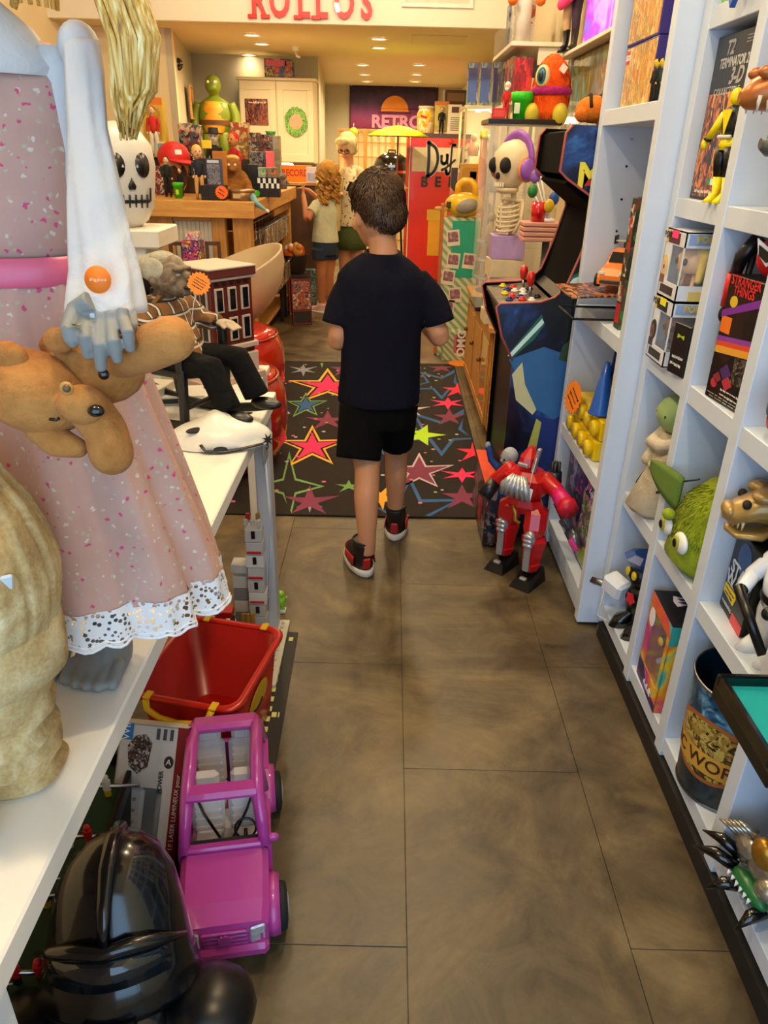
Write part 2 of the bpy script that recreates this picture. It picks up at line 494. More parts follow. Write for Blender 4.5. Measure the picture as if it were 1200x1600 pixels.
def doll(name,label,cat,loc,rz,h,hair='3a2a1c',skin='d9a37c',top='20242c',pants='15151a',shoe='111111',group=None,arms='down',sit=False,hat=None,hairy=1.0,rot=None,headk=1.0,beard=None):
    """small poseable figure: head, hair, torso, arms, legs, shoes"""
    t_=thing(name,label,cat,loc,rz,group,rot)
    k=h;leg=.46*k;hr=.075*k*headk
    hip=.04*k+leg if not sit else .10*k
    sh=hip+.30*k
    skm=pm(skin,.5);tm=pm(top,.8);pmn=pm(pants,.8)
    def rg(z,a,b): return ring((0,0,z),a,b,14)
    MB().loft([rg(hip-.03*k,.085*k,.06*k),rg(hip+.1*k,.08*k,.055*k),rg(hip+.22*k,.10*k,.062*k),rg(sh-.01*k,.085*k,.05*k),rg(sh+.02*k,.03*k,.03*k)]).build('torso',tm,t_)
    hc=(0,-.005*k,sh+.035*k+hr*1.15)
    hd=MB().ell(hc,(hr*.9,hr,hr*1.2));hd.cap((0,0,sh),(0,0,sh+.05*k),.028*k);hd.ell((0,hc[1]-hr,hc[2]-hr*.1),hr*.17,None,8,6)
    for s_ in (-1,1):hd.ell((s_*hr*.9,0,hc[2]-.1*hr),(hr*.12,hr*.25,hr*.3),None,8,6)
    ho=hd.build('head',skm,t_)
    e=MB()
    for s_ in (-1,1):e.ell((s_*hr*.36,hc[1]-hr*.9,hc[2]+hr*.12),hr*.13,None,8,6)
    e.ell((0,hc[1]-hr*.86,hc[2]-hr*.55),(hr*.3,hr*.08,hr*.07),None,8,6)
    e.build('eyes_and_mouth',pm('241414',.4),ho)
    if hair:MB().ell((0,hc[1]+hr*.22,hc[2]+hr*.28),(hr*1.02*hairy,hr*.98,hr*1.08),None,14,8).build('hair',pm(hair,.8,bump=.4),t_)
    if beard:MB().ell((0,hc[1]-hr*.45,hc[2]-hr*.75),(hr*.75,hr*.6,hr*.7),None,12,8).build('beard',pm(beard,.9,bump=.4),t_)
    if hat:MB().lathe([(hr*1.9,0),(hr*1.9,hr*.15),(hr*1.05,hr*.2),(hr*.95,hr*1.1),(0.0,hr*1.15)],16,(0,0,hc[2]+hr*.55)).build('hat',pm(hat,.7),t_)
    for s_ in (-1,1):
        a=Vector((s_*.10*k,0,sh-.03*k))
        if arms=='down':b,c_=a+Vector((s_*.035*k,0,-.16*k)),a+Vector((s_*.03*k,-.05*k,-.30*k))
        elif arms=='front':b,c_=a+Vector((s_*.05*k,0,-.15*k)),a+Vector((-s_*.02*k,-.14*k,-.16*k))
        else:b,c_=a+Vector((s_*.12*k,-.02*k,.06*k)),a+Vector((s_*.15*k,-.05*k,.20*k))
        ao=MB().tube([a,(a+b)/2,b,(b+c_)/2,c_],[.036*k,.034*k,.03*k,.027*k,.024*k],8).build('arm',tm,t_)
        MB().ell(c_,(.024*k,.03*k,.034*k),None,8,6).build('hand',skm,ao)
        p=Vector((s_*.05*k,0,hip))
        if sit:q,r_=p+Vector((s_*.04*k,-.23*k,.02*k)),p+Vector((s_*.05*k,-.27*k,-.22*k))
        else:q,r_=p+Vector((s_*.012*k,0,-leg*.5)),p+Vector((s_*.015*k,0,-leg))
        MB().tube([p,(p+q)/2,q,(q+r_)/2,r_],[.055*k,.05*k,.042*k,.036*k,.03*k],10).build('leg',pmn,t_)
        MB().ell(r_+Vector((0,-.025*k,-.015*k)),(.034*k,.065*k,.027*k),None,10,6).build('shoe',pm(shoe,.5),t_)
    return t_
def scribble(parent,M,w_,h_,rows,m,seed=1,name='handwriting'):
    """lines of marks too small to read"""
    rn=random.Random(seed);mb=MB().at(M)
    for i in range(rows):
        y=h_/2-(i+.5)*h_/rows;x=-w_/2+rn.uniform(0,.12)*w_
        while x<w_/2-.08*w_:
            l_=w_*rn.uniform(.06,.2);hh=h_/rows*rn.uniform(.25,.5);k=rn.uniform(-.3,.3)*hh
            mb.prism([(x,y-hh/2),(x+l_,y-hh/2+k),(x+l_,y+hh/2+k),(x+l_*.4,y+hh*.2),(x,y+hh/2)],0,.0004);x+=l_+w_*.04
    o=mb.build(name,m,parent);o['kind']='stuff'; return o
def blades(parent,W,name,m,n,fn,L,wd,seed=2):
    """short hair as thin tapering blades; fn(rng) -> point, normal, flow"""
    rn=random.Random(seed);vs=[];fs=[]
    for _ in range(n):
        q=fn(rn)
        if q is None:continue
        p,nr,fl=q;nr=nr.normalized();fl=(fl-nr*fl.dot(nr)).normalized();s_=nr.cross(fl);l_=L*rn.uniform(.7,1.2)
        fl=(fl+s_*rn.uniform(-.35,.35)).normalized();b=len(vs)
        vs+=[p-s_*wd,p+s_*wd,p+fl*(l_*.55)+nr*(l_*.22)+s_*wd*.6,p+fl*l_+nr*(l_*.2),p+fl*(l_*.55)+nr*(l_*.22)-s_*wd*.6]
        fs.append((b,b+1,b+2,b+3,b+4))
    mb=MB().at(W) if W else MB()
    o=mb.put(vs,fs,True).build(name,m,parent,fix=False);o['kind']='stuff'; return o
def on_ell(c,r):
    c=Vector(c)
    def f(rn):
        while True:
            v=Vector((rn.uniform(-1,1),rn.uniform(-1,1),rn.uniform(-1,1)))
            if .05<v.length<1:break
        v.normalize()
        return c+Vector((v.x*r[0],v.y*r[1],v.z*r[2])),Vector((v.x/r[0],v.y/r[1],v.z/r[2])),v
    return f
def burst_tag(name,label,M,r,words,n=18,col='ff8a1c'):
    """orange star-shaped price card"""
    o=thing(name,label,'price tag',M.to_translation(),0,'orange starburst price cards')
    o.rotation_euler=M.to_euler()
    MB().prism(starpoly(n,r,r*.84),0,.001).build('card',pm(col,.6,var=.04),o)
    scribble(o,Matrix.Translation((0,0,.0011))@Matrix.Rotation(-.55,4,'Z'),r*1.15,r*.95,words,pm('2a1408',.7),int(r*9000))
    return o
# ------------------------------------------------------------------ room shell
MB().box((0,6.4,-.03),(6.4,15.8,.05)).build('floor',FLOOR)['kind']='structure'
floor=bpy.data.objects['floor']
TW,TL=.457,.914
tile_me=None
for ci in range(-4,3):
    x0=.068+ci*TW
    off={0:.953,-1:.953-.914,1:.95}.get(ci,.4*(ci%3))
    off=.520 if ci==0 else (.038 if ci==-1 else (.046 if ci==1 else off))
    for k in range(0,10):
        yc=off+TL*k+TL/2
        if x0>1.1 or yc>9:continue
        if tile_me is None:
            tl=MB().box((0,0,-.0025),(TW-.0014,TL-.0014,.005),.0006).build('floor_tile',FLOOR,floor)
            tile_me=tl.data
        else:
            tl=bpy.data.objects.new('floor_tile',tile_me);COL.objects.link(tl);tl.parent=floor
        tl.location=(x0+TW/2,yc,.0)
struct('wall_right',MB().box((1.16,6.4,1.5),(.08,15.8,3.0)),CREAM_WALL,'cream painted wall behind the right hand shelves')
struct('wall_left',MB().box((-3.0,3.4,1.5),(.08,9.2,3.0)),CREAM_WALL,'cream painted wall on the left')
cb=at(270,80,Y=7.9);cb2=at(299,95,Y=9.9);cb3=at(497,110,Y=9.9);cb4=at(508,140,Y=14)
def wall_seg(name,a,b,z0,z1,m,label,th=.06):
    a=Vector((a[0],a[1],0));b=Vector((b[0],b[1],0));d=(b-a);L=d.length;an=math.atan2(d.y,d.x)
    o=struct(name,MB().box((L/2,th/2,(z0+z1)/2),(L,th,z1-z0)),m,label)
    o.location=a;o.rotation_euler=(0,0,an); return o
wall_seg('wall_left_stub',(-3.0,7.9),(cb.x,7.9),0,2.4,CREAM_WALL,'cream wall stub left of the counter')
wall_seg('wall_left_recess',(cb.x,7.9),(cb2.x,9.9),0,2.4,GREY_WALL,'grey side wall with a framed picture')
wall_seg('wall_cabinets',(cb2.x,9.9),(cb3.x,9.9),0,2.4,GREY_WALL,'grey wall behind the white cabinets')
wall_seg('wall_passage',(cb3.x,9.9),(cb4.x,14.0),0,2.4,GREY_WALL,'grey wall of the passage to the back')
wall_seg('wall_back',(-1.6,14.0),(1.2,14.0),0,2.4,GREY_WALL,'grey back wall with the banner')
struct('ceiling',MB().box((-.9,10.85,2.44),(4.3,6.68,.08)),CEIL,'low ceiling with recessed lights at the back')
struct('ceiling_front',MB().box((-.9,3.1,3.04),(4.3,8.7,.08)),CEIL,'high ceiling over the shop front')
struct('trim_1',MB().box((-.9,7.47,2.72),(4.3,.06,.64),.004),pm('efe8d4',.7,var=.02),'cream bulkhead above the back half of the shop')
fr=MB()
fr.box((-2.2,-1.2,1.5),(1.6,.08,3.0));fr.box((1.3,-1.2,1.5),(.0+.3,.08,3.0));fr.box((-.15,-1.2,2.85),(2.7,.08,.4));fr.box((-.15,-1.2,.12),(2.7,.08,.24))
struct('wall_front',fr,CREAM_WALL,'shop front wall around the window')
wn=MB()
for x in (-1.4,-.1,1.15):wn.box((x,-1.2,1.45),(.06,.1,2.42))
for z in (.26,2.64):wn.box((-.12,-1.2,z),(2.6,.1,.06))
win=struct('window_1',wn,pm('3a3c40',.5),'shop front window frame')
for x in (-.75,.52):
    MB().box((x,-1.2,1.45),(1.24,.008,2.32)).build('pane',clear('window_glass','ffffff',.06),win)
ac=thing('ceiling_access_panel','outline of a square access panel in the low ceiling right of the lights','panel',(at(685,62,Z=2.4)),0)
MB().box((0,0,-.003),(.5,.6,.006)).build('panel',pm('d3c49f',.9),ac)
# ------------------------------------------------------------------ lamps
LENS=emis('warm_lamp_lens','ffe9bd',22)
RIMM=pm('f1ead8',.5)
def downlight(x,y,z,power,label,r=.075,ang=168,color=(1.0,.74,.40),kind='SPOT'):
    t_=thing('ceiling_light',label,'light',(x,y,z),0,'recessed ceiling lights')
    MB().lathe([(r*.8,.012),(r*.8,-.004),(r*1.05,-.012),(r*1.25,-.004),(r*1.25,.0)],24,cap=False).build('rim',RIMM,t_)
    MB().lathe([(r*.8,0),(r*.8,-.002),(0,-.006)],24).build('lens',LENS,t_)
    l=bpy.data.lights.new('lamp',kind);l.energy=power;l.color=color;l.shadow_soft_size=.06
    if kind=='SPOT':l.spot_size=R(ang);l.spot_blend=.8
    o=bpy.data.objects.new('lamp',l);COL.objects.link(o);o.parent=t_;o.location=(0,0,-.03)
    return t_
BP=78
for px,py,lb in ((592,60,'upper one of the close pair of ceiling lights above the boy'),(592,74,'lower one of the close pair of ceiling lights above the boy'),
                   (567,101,'nearest light of the left hand row of three above the banner'),(570,116,'middle light of the left hand row of three above the banner'),
                   (573,127,'farthest light of the left hand row of three above the banner'),(655,101,'nearest light of the right hand row of three above the banner'),
                   (651,116,'middle light of the right hand row of three above the banner'),(649,127,'farthest light of the right hand row of three above the banner'),
                   (394,54,'topmost of three ceiling lights above the green figure'),(409,68,'right one of three ceiling lights above the green figure'),
                   (388,85,'lowest of three ceiling lights above the green figure')):
    p=at(px,py,Z=2.397)
    downlight(p.x,p.y,2.397,BP*{85:.06,68:.6,54:.8}.get(py,1),lb)
NP=54
for i,(x,y) in enumerate(((-.75,.75),(.25,1.0),(-.75,2.6),(.3,2.9),(-.7,4.4),(.35,4.6),(-1.2,6.2),(.1,6.4))):
    downlight(x,y,2.995,NP*(.6 if y>6 else 1),'recessed light in the high front ceiling, number %d from the window'%(i+1) if False else
              ('recessed light in the high front ceiling over the '+('left table','near aisle','rocking chair','boy','red seats','pine cabinet','counter','far aisle')[i]),color=(1.0,.80,.52),kind='POINT')
# ------------------------------------------------------------------ rug
rug=thing('area_rug','black rug printed with neon stars and dots under the boy','rug',(0,0,0),0)
RUGM=NT('rug_pile');co=RUGM.coord('Object');g=RUGM.noise(co,320,3);g2=RUGM.noise(co,5,3)
RUGM.out(RUGM.mix(g,'0c0806','241912'),.95);RUGM.bump(g,.5,.004);RUGM=RUGM.m
rc=[(-.98,2.885),(.475,2.905),(.50,5.45),(.46,5.50),(-.98,5.47)]
MB().prism(rc,0.0005,.007).build('pile',RUGM,rug)
edge=MB()
for i in range(len(rc)):
    a,b=rc[i],rc[(i+1)%len(rc)]
    edge.tube([(a[0],a[1],.004),(b[0],b[1],.004)],.0055,6)
edge.build('bound_edge',pm('120d0b',.9),rug)
RC={'pink':'ff2f66','yel':'f0b03a','blue':'2f5d93','grn':'6f9a55','grey':'8d8f9c','pur':'7d3350','lime':'b5e02a','red':'ff2a4a','wht':'c9b3bb'}
RCM={k:pm(v,.95,var=.12,scale=200) for k,v in RC.items()}
def rugstar(cx,cy,rx,ry,col,n=5,rot=-PI/2,inner=.36,outline=None,ok=1.55,hollow=False,k=0):
    def poly(sx,sy,inn):
        pts=[]
        for i in range(2*n):
            q=1 if i%2==0 else inn
            if i%2==0 and (i//2)%2==1:q*=1.15
            a=rot+PI*i/n
            p=at(cx+sx*q*math.cos(a),cy+sy*q*math.sin(a),Z=.007)
            if p.y<2.90:p.y=2.90
            if p.y>5.44:p.y=5.44
            p.x=max(-.97,min(.472+(p.y-2.9)*.01,p.x))
            pts.append((p.x,p.y))
        return pts
    if outline:
        MB().prism(poly(rx*ok,ry*ok,inner*1.06),.007,.0074+k*.0001).build('star_outline',RCM[outline],rug)
        MB().prism(poly(rx*ok*.84,ry*ok*.80,inner*1.0),.007,.0077+k*.0001).build('star_ground',RUGM,rug)
    if not hollow:
        MB().prism(poly(rx,ry,inner),.007,.0080+k*.0001).build('star',RCM[col],rug)
for a in ((512,603,42,18,'pink',5,-PI/2,.36,'yel'),(488,698,36,22,'pink',5,-PI/2,.36,'yel'),(478,633,20,13,'blue',5,-PI/2,.4,'grn'),
          (474,578,22,9,'grey',6,-PI/2,.3),(537,577,22,12,'pur',5,-PI/2,.36),(512,657,36,16,'pur',5,-PI/2,.3),(484,784,44,26,'pur',5,-PI/2,.3,None),
          (484,786,24,13,'grey',6,-PI/2,.3),(716,609,26,11,'red',5,-PI/2,.36),(700,630,28,9,'pink',6,-PI/2,.34),(702,652,26,13,'pur',5,-PI/2,.36),(690,575,22,7,'pur',5,-PI/2,.36),
          (658,680,34,17,'lime',5,-PI/2+.3,.4),(655,737,40,24,'pur',5,-PI/2,.36,'wht',1.25),(742,706,30,15,'red',5,-PI/2,.36),(722,742,34,11,'pink',6,-PI/2,.34),
          (722,777,34,20,'pur',5,-PI/2,.36),(596,778,20,20,'yel',5,-PI/2+.5,.4),(690,600,48,20,'blue',5,PI/2,.4,'blue',1.2,True),(690,675,66,32,'blue',5,PI/2,.4,'blue',1.2,True),
          (640,800,60,46,'blue',5,-PI/2,.4,'blue',1.25,True),(628,806,14,12,'lime',3,-PI/2,.4),(452,760,40,46,'grn',4,-PI/2,.3,'grn',1.2,True),(588,700,24,14,'blue',5,-PI/2,.36),
          (503,565,12,10,'grn',4,PI/2,.3),(640,640,30,12,'wht',5,-PI/2,.3),(545,760,22,10,'grn',5,-PI/2,.3)):
    rugstar(*a,k=random.randint(0,3))
dots=[MB(),MB(),MB()]
rnd=random.Random(3)
for i in range(150):
    x,y=rnd.uniform(-.93,.44),rnd.uniform(2.95,5.40)
    r_=rnd.uniform(.007,.012)
    dots[i%3].lathe([(r_,.007),(r_,.0079+(i%3)*.0002)],10,(x,y,0))
for m_,d in zip(('c9c4cf','e2738c','9fb06a'),dots):
    o=d.build('dots',pm(m_,.95),rug);o['kind']='stuff'
# ------------------------------------------------------------------ right hand shelving
def shelf_unit(name,label,xf,xb,posts,levels,zt,plinth,backs=True):
    t_=thing(name,label,'shelf unit',(xf,posts[0][1],0),0)
    ox,oy=xf,posts[0][1]
    for (y0,y1) in posts:
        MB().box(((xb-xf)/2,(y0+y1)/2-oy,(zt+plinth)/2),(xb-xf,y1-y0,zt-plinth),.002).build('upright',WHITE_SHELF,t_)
    ys=sorted(posts,key=lambda q:-q[0])
    for i in range(len(ys)-1):
        ya,yb=ys[i+1][1],ys[i][0]
        for z in levels[i]:
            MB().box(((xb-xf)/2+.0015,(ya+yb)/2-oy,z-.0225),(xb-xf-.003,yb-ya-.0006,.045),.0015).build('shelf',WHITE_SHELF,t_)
        if backs:
            MB().box((xb-xf-.006,(ya+yb)/2-oy,(zt+plinth)/2),(.006,yb-ya-.006,zt-plinth-.02)).build('back_panel',BLUE_CAST_BACK,t_)
    return t_
XN,XF=.73,.67
NPOST=[(2.055,2.10),(1.742,1.783),(1.445,1.488),(1.10,1.143),(.78,.823),(.46,.503)]
lv=[.117,.532,.957,1.358,1.765,2.17]
near_unit=shelf_unit('cube_shelf','white cube shelf unit along the right side of the near aisle',XN,1.09,NPOST,[lv]*5,2.2,.055)
pl=MB().box(((1.05-.726)/2+.0-(XN-.726),(NPOST[0][0]+.46)/2-NPOST[0][1],.027),(1.05-.726,NPOST[0][0]-.46,.054)).build('plinth',pm('14120f',.7),near_unit)
MB().lathe([(.028,.0),(.028,.02),(.024,.022),(.024,.075)],20,(.03,-.03,0)).build('foot',pm('cfd4da',.35),near_unit)
FPOST=[(2.685,2.725),(2.052+.003,2.095)]
FPOST=[(2.685,2.725),(2.106,2.146)]
far_unit=shelf_unit('bookcase','white bookcase with peg holes beside the arcade machine',XF,1.07,FPOST,[[.118,.532,.975,1.580,2.2]],2.25,.012)
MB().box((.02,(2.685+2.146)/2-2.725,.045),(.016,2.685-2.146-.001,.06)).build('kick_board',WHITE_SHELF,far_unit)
for z in (1.02,1.12,1.22,1.32,1.42):
    for x in (.10,.27):MB().at(frame((x,2.685-2.725-.0005,z),(1,0,0),(0,0,1))).lathe([(.004,0),(.004,.0012)],10).build('peg_hole',pm('1a1c22',.8),far_unit)
MB().at(frame((.10,2.685-2.725,1.50),(1,0,0),(0,0,1))).lathe([(.004,0),(.004,.01),(.0,.012)],10).build('shelf_pin',CHROME,far_unit)
# ------------------------------------------------------------------ arcade machine
ARC=NT('arcade_side_art');co=ARC.coord('World');f=ARC.noise(co,5.5,5,.6,.6)
ARC.out(ARC.ramp(f,[(.30,'05060f'),(.48,'0b1230'),(.60,'1d3a78'),(.72,'3f78c0')]),.3);ARC=ARC.m
arc=thing('arcade_machine','black arcade cabinet with blue lightning artwork and two red joysticks','arcade game',(.70,3.0,0))
AX,AY=.70,3.0
side=[(.47,.0),(.47,.75),(.42,.84),(.392,.945),(.405,.958),(.55,.967),(.60,.985),(.635,1.02),(.672,1.13),(.706,1.265),(.700,1.30),(.675,1.328),(.594,1.376),(.566,1.40),(.572,1.515),(.592,1.540),(1.04,1.530),(1.04,0)]
Y0,Y1=2.745,3.25
def side_panel(y0,y1,m,edge_m):
    M=frame((-AX,y1-AY,0),(1,0,0),(0,0,1))  # local z points to -y
    o=MB().at(M).prism(side,0,y1-y0).build('side_panel',m,arc)
    e=MB().tube([(x-AX,y0-AY-.0005,z) for x,z in side[1:16]],.0045,6).build('edge_moulding',pm('b4574a',.4),o)
    return o
near_side=side_panel(Y0,Y0+.018,ARC,None)
side_panel(Y1-.018,Y1,MATTE_BLACK,None)
ya,yb=Y0+.018-AY,Y1-.018-AY
def span(name,a,b,th,m):  # board between the side panels from (x,z) a to b
    a=Vector((a[0]-AX,0,a[1]));b=Vector((b[0]-AX,0,b[1]));d=(b-a);n=Vector((-d.z,0,d.x)).normalized()*th
    vs=[];
    for y in (ya,yb):
        for p in (a,b,b+n,a+n):vs.append((p.x,y,p.z))
    return MB().put(vs,[(0,1,2,3),(7,6,5,4),(0,4,5,1),(1,5,6,2),(2,6,7,3),(3,7,4,0)]).build(name,m,arc)
span('front_panel',(.485,.03),(.485,.75),-.015,pm('0c0d12',.4))
span('coin_panel',(.485,.75),(.41,.94),-.015,pm('0d0f16',.35))
deck=span('control_deck',(.41,.945),(.60,.965),-.015,art('deck_print',['5b5346','6d6557','3c3a35','83796a'],9))
span('screen',(.645,1.0),(.715,1.28),-.012,MATTE_BLACK)
span('bezel',(.615,.968),(.65,1.0),-.012,pm('0b0b0c',.4))
span('hood_underside',(.715,1.285),(.60,1.37),.012,MATTE_BLACK)
span('marquee',(.585,1.39),(.588,1.52),-.012,MATTE_BLACK)
span('roof',(.60,1.525),(1.03,1.515),-.012,pm('0a0a0b',.5))
DECKZ= lambda x:.9455+(x-.41)*.105+.002
def joystick(x,y):
    z=DECKZ(x)
    o=MB().cyl((x-AX,y-AY,z-.004),(x-AX-.004,y-AY,z+.035),.006,.005,10).build('joystick',CHROME,arc)
    MB().lathe([(.004,0),(.011,.006),(.015,.022),(.0165,.036),(.013,.05),(.005,.056),(0,.057)],16,(x-AX-.004,y-AY,z+.03)).build('bat_top',pm('c81e18',.3,coat=.4),o)
joystick(.545,3.10);joystick(.545,2.93)
bcol=['e8d21e','d42a22','1c2a78','e6e3da','e6e3da','151515','e8d21e','d42a22','d42a22','1c2a78','e6e3da','1c2a78','d42a22','151515','e6e3da']
bpos=[(.47,3.16),(.505,3.11),(.475,3.07),(.50,3.03),(.53,3.02),(.56,3.05),(.455,2.99),(.475,2.93),(.47,2.90),(.50,2.89),(.52,2.95),(.455,2.86),(.50,2.84),(.56,2.87),(.53,2.81)]
for (x,y),c_ in zip(bpos,bcol):
    z=DECKZ(x)
    b=MB().lathe([(.015,-.002),(.015,.004),(.012,.006)],16,(x-AX,y-AY,z)).build('button',pm(c_,.3),arc)
    MB().lathe([(.0095,.004),(.0095,.010),(.007,.012),(0,.0125)],14,(x-AX,y-AY,z)).build('plunger',pm(c_,.3),b)
# printed lettering and lightning on the near side panel
def sideP(px,py):p=at(px,py,Y=Y0); return (p.x-AX,p.z)
def decal(pts,m,k=0,name='printed_shape'):
    M=frame((0,Y0-AY,0),(1,0,0),(0,0,1))
    return MB().at(M).prism([sideP(*p) for p in pts],0,.0006+.0002*k).build(name,m,near_side)
LIGHTN=pm('d8fff2',.4);GLOW=pm('1d6b5a',.4)
decal([(792,556),(846,492),(862,486),(856,500),(835,530),(802,558)],GLOW,0,'lightning')
decal([(793,556),(848,497),(857,493),(848,507),(800,557)],LIGHTN,1,'lightning')
decal([(878,452),(893,432),(905,425),(935,385),(938,398),(910,436),(893,448),(884,462)],GLOW,0,'lightning')
decal([(880,455),(895,436),(908,430),(934,394),(934,404),(908,440),(892,452)],LIGHTN,1,'lightning')
decal([(905,275),(930,275),(930,290),(905,291)],pm('c8281e',.4),1)
p0=at(921,276,Y=Y0)
text('M',.105,arc,frame((p0.x-AX,Y0-AY-.0015,p0.z),(1,0,0),(0,0,1)),pm('f2e23a',.4),.0008,bold=.004)
decal([(846,478),(862,466),(900,458),(925,462),(905,512),(885,536),(860,520),(848,500)],pm('0b0e0c',.35),2)
decal([(795,562),(850,542),(890,556),(884,640),(865,654),(838,640),(815,600)],pm('2f6ba6',.4),1)
decal([(880,540),(896,520),(900,560),(888,566),(872,562)],pm('2f4a2c',.4),2)
decal([(800,585),(816,566),(820,600),(838,640),(832,648),(806,625)],pm('cfd0a0',.5),2)
decal([(840,650),(865,655),(884,645),(880,730),(840,760),(822,740)],pm('1c3480',.4),1)
decal([(824,700),(838,654),(846,660),(834,720),(820,760),(814,740)],pm('b9c05c',.5),2)
MB().at(frame((at(931,243,Y=Y0).x-AX,Y0-AY,at(931,243,Y=Y0).z),(1,0,0),(0,0,1))).lathe([(.006,0),(.006,.003),(0,.005)],12).build('screw_head',CHROME,near_side)
# plush in an orange bowl on top of the machine
tg=thing('plush_toy_in_bowl','orange striped plush lying in an orange bowl on top of the arcade machine','plush toy',(.71,2.86,1.535))
MB().lathe([(.035,0),(.06,.03),(.066,.07),(.062,.07),(.05,.03)],20,(.03,0,0)).build('bowl',pm('e08a3c',.5),tg)
MB().ell((-.03,0,.055),(.062,.05,.042)).ell((-.07,-.02,.04),.026).ell((.0,-.02,.085),.018).build('plush_body',fur('orange_plush','c8571a','f08a24'),tg)
st=MB()
for a in (-.05,-.01,.03):st.tube([(a,-.05,.06),(a,-.02,.098),(a+.004,.02,.098)],.006,6)
st.build('stripes',pm('1c120c',.9),tg)
# standing carton on the floor beside the machine
gb=thing('game_carton','tall dark game carton with an orange top edge standing by the arcade base','box',(.432,2.86,.0075))
MB().box((0,0,.125),(.055,.42,.25),.002).build('carton',art('dark_sport_print',['15110f','3b241a','20304a','5a1f18','8a8a86'],14),gb)
MB().box((0,0,.2515),(.058,.424,.006),.001).build('orange_edge',pm('e2491f',.5),gb)
MB().box((-.0285,-.06,.10),(.001,.12,.12)).build('printed_panel',art('red_print',['a12a20','d14a30','5a1512'],18),gb)
# ------------------------------------------------------------------ red toy robot
rb=thing('toy_robot','red plastic toy robot with silver chest standing on the floor by the bookcase','toy robot',(.515,2.45,0),R(-38));rb.scale=(.92,.92,1)
RED=pm('c41218',.28,coat=.3);SIL=pm('b9bcc2',.3,.6);BLK=pm('0b0b0d',.3);MAG=pm('d81e6a',.35)
for s_,dy in ((-1,.02),(1,-.03)):
    x=s_*.075
    ft=MB();ft.put([(x-.045,dy-.085,0),(x+.045,dy-.085,0),(x+.05,dy+.05,0),(x-.05,dy+.05,0),(x-.03,dy-.06,.035),(x+.03,dy-.06,.035),(x+.04,dy+.045,.06),(x-.04,dy+.045,.06)],
                     [(3,2,1,0),(4,5,6,7),(0,1,5,4),(1,2,6,5),(2,3,7,6),(3,0,4,7)])
    fo=ft.build('foot',BLK,rb)
    MB().box((x,dy-.055,.036),(.03,.02,.012),.004).build('toe_plate',SIL,fo)
    sh=MB().loft([ring((x,dy,.055),.030,.034,6),ring((x,dy,.085),.042,.044,6),ring((x,dy,.09),.036,.04,6),ring((x,dy,.14),.046,.046,6),ring((x,dy,.185),.056,.052,6),ring((x,dy,.195),.04,.04,6)],True,False).build('shin',RED,rb)
    MB().box((x,dy-.047,.115),(.028,.012,.10),.004).build('shin_plate',SIL,sh)
    kn=MB().ell((x,dy-.038,.195),(.024,.02,.035))
    for q in range(3):kn.ell((x,dy-.054,.175+q*.018),(.022,.010,.009),None,10,6)
    kn.build('knee_guard',SIL,rb)
    MB().loft([ring((x*.95,dy,.19),.036,.038,8),ring((x*.9,dy*.6,.23),.048,.05,8),ring((x*.8,0,.285),.046,.05,8),ring((x*.7,0,.30),.03,.035,8)],True,False).build('thigh',RED,rb)
MB().loft([ring((0,0,.27),.05,.045,8),ring((0,0,.30),.085,.06,8),ring((0,0,.325),.07,.05,8)],True,False).build('pelvis',RED,rb)
MB().tube([(-.02,-.058,.30),(0,-.066,.28),(0,-.064,.25),(.02,-.058,.24)],.007,8).build('belt_buckle',pm('b58a2c',.4,.6),rb)
MB().loft([ring((0,0,.325),.06,.05,8),ring((0,0,.36),.09,.07,8),ring((0,0,.41),.10,.075,8),ring((0,0,.435),.06,.05,8)],True,False).build('torso',RED,rb)
ch=MB()
for q in range(6):
    a=-.75+q*.3
    ch.tube([(math.sin(a)*.03,-.07,.425),(math.sin(a)*.07,-.095,.39),(math.sin(a)*.085,-.09,.35)],[.012,.017,.009],8)
ch.build('chest_plate',SIL,rb)
hd=MB().loft([ring((0,-.01,.43),.026,.028,8),ring((0,-.012,.455),.036,.04,8),ring((0,-.008,.485),.032,.036,8),ring((0,.01,.515),.012,.02,8)],True,False).build('head',RED,rb)
MB().prism([(-.012,0),(.012,0),(.004,.06),(-.004,.05)],0,.012).build('crest',RED,hd).location=(0,-.02,.49)
MB().box((0,-.048,.462),(.044,.012,.014),.003).build('visor',SIL,hd)
MB().cap((.08,.0,.41),(.135,-.01,.385),.032,.03).build('upper_arm',RED,rb)
fa=MB().cyl((.135,-.01,.385),(.20,-.06,.365),.028,.034,12).build('forearm',MAG,rb)
MB().cyl((.20,-.06,.365),(.225,-.08,.358),.04,.036,8).build('fist',pm('c81a30',.35),fa)
gc=MB()
for q in range(6):gc.cyl((.10+.014*math.cos(q),.03+.014*math.sin(q),.415),(.10+.014*math.cos(q),.03+.014*math.sin(q),.475),.008,.006,6)
gc.cyl((.10,.03,.40),(.10,.03,.44),.03,.026,10).build('shoulder_cannon',pm('1c1d20',.35),rb)
MB().box((.045,-.03,.485),(.014,.02,.095),.003,(0,.2,0)).build('shoulder_blade',SIL,rb)
MB().cap((-.08,.0,.41),(-.125,-.02,.36),.032,.028).build('upper_arm',RED,rb)
MB().cyl((-.125,-.02,.36),(-.14,-.08,.31),.026,.03,10).build('forearm',pm('13131a',.35),rb)
cn=MB();cn.cyl((.12,.05,.32),(.20,.02,.24),.020,.018,10);cn.cyl((.20,.02,.24),(.25,.0,.19),.026,.022,10);cn.box((.17,.03,.265),(.03,.05,.03),.004,(0,.8,0))
cn.build('blaster',pm('6c7078',.3,.7),rb)
MB().box((.235,-.005,.205),(.05,.04,.022),.004,(0,.8,0)).build('blaster_grip',pm('d8408a',.4),rb)
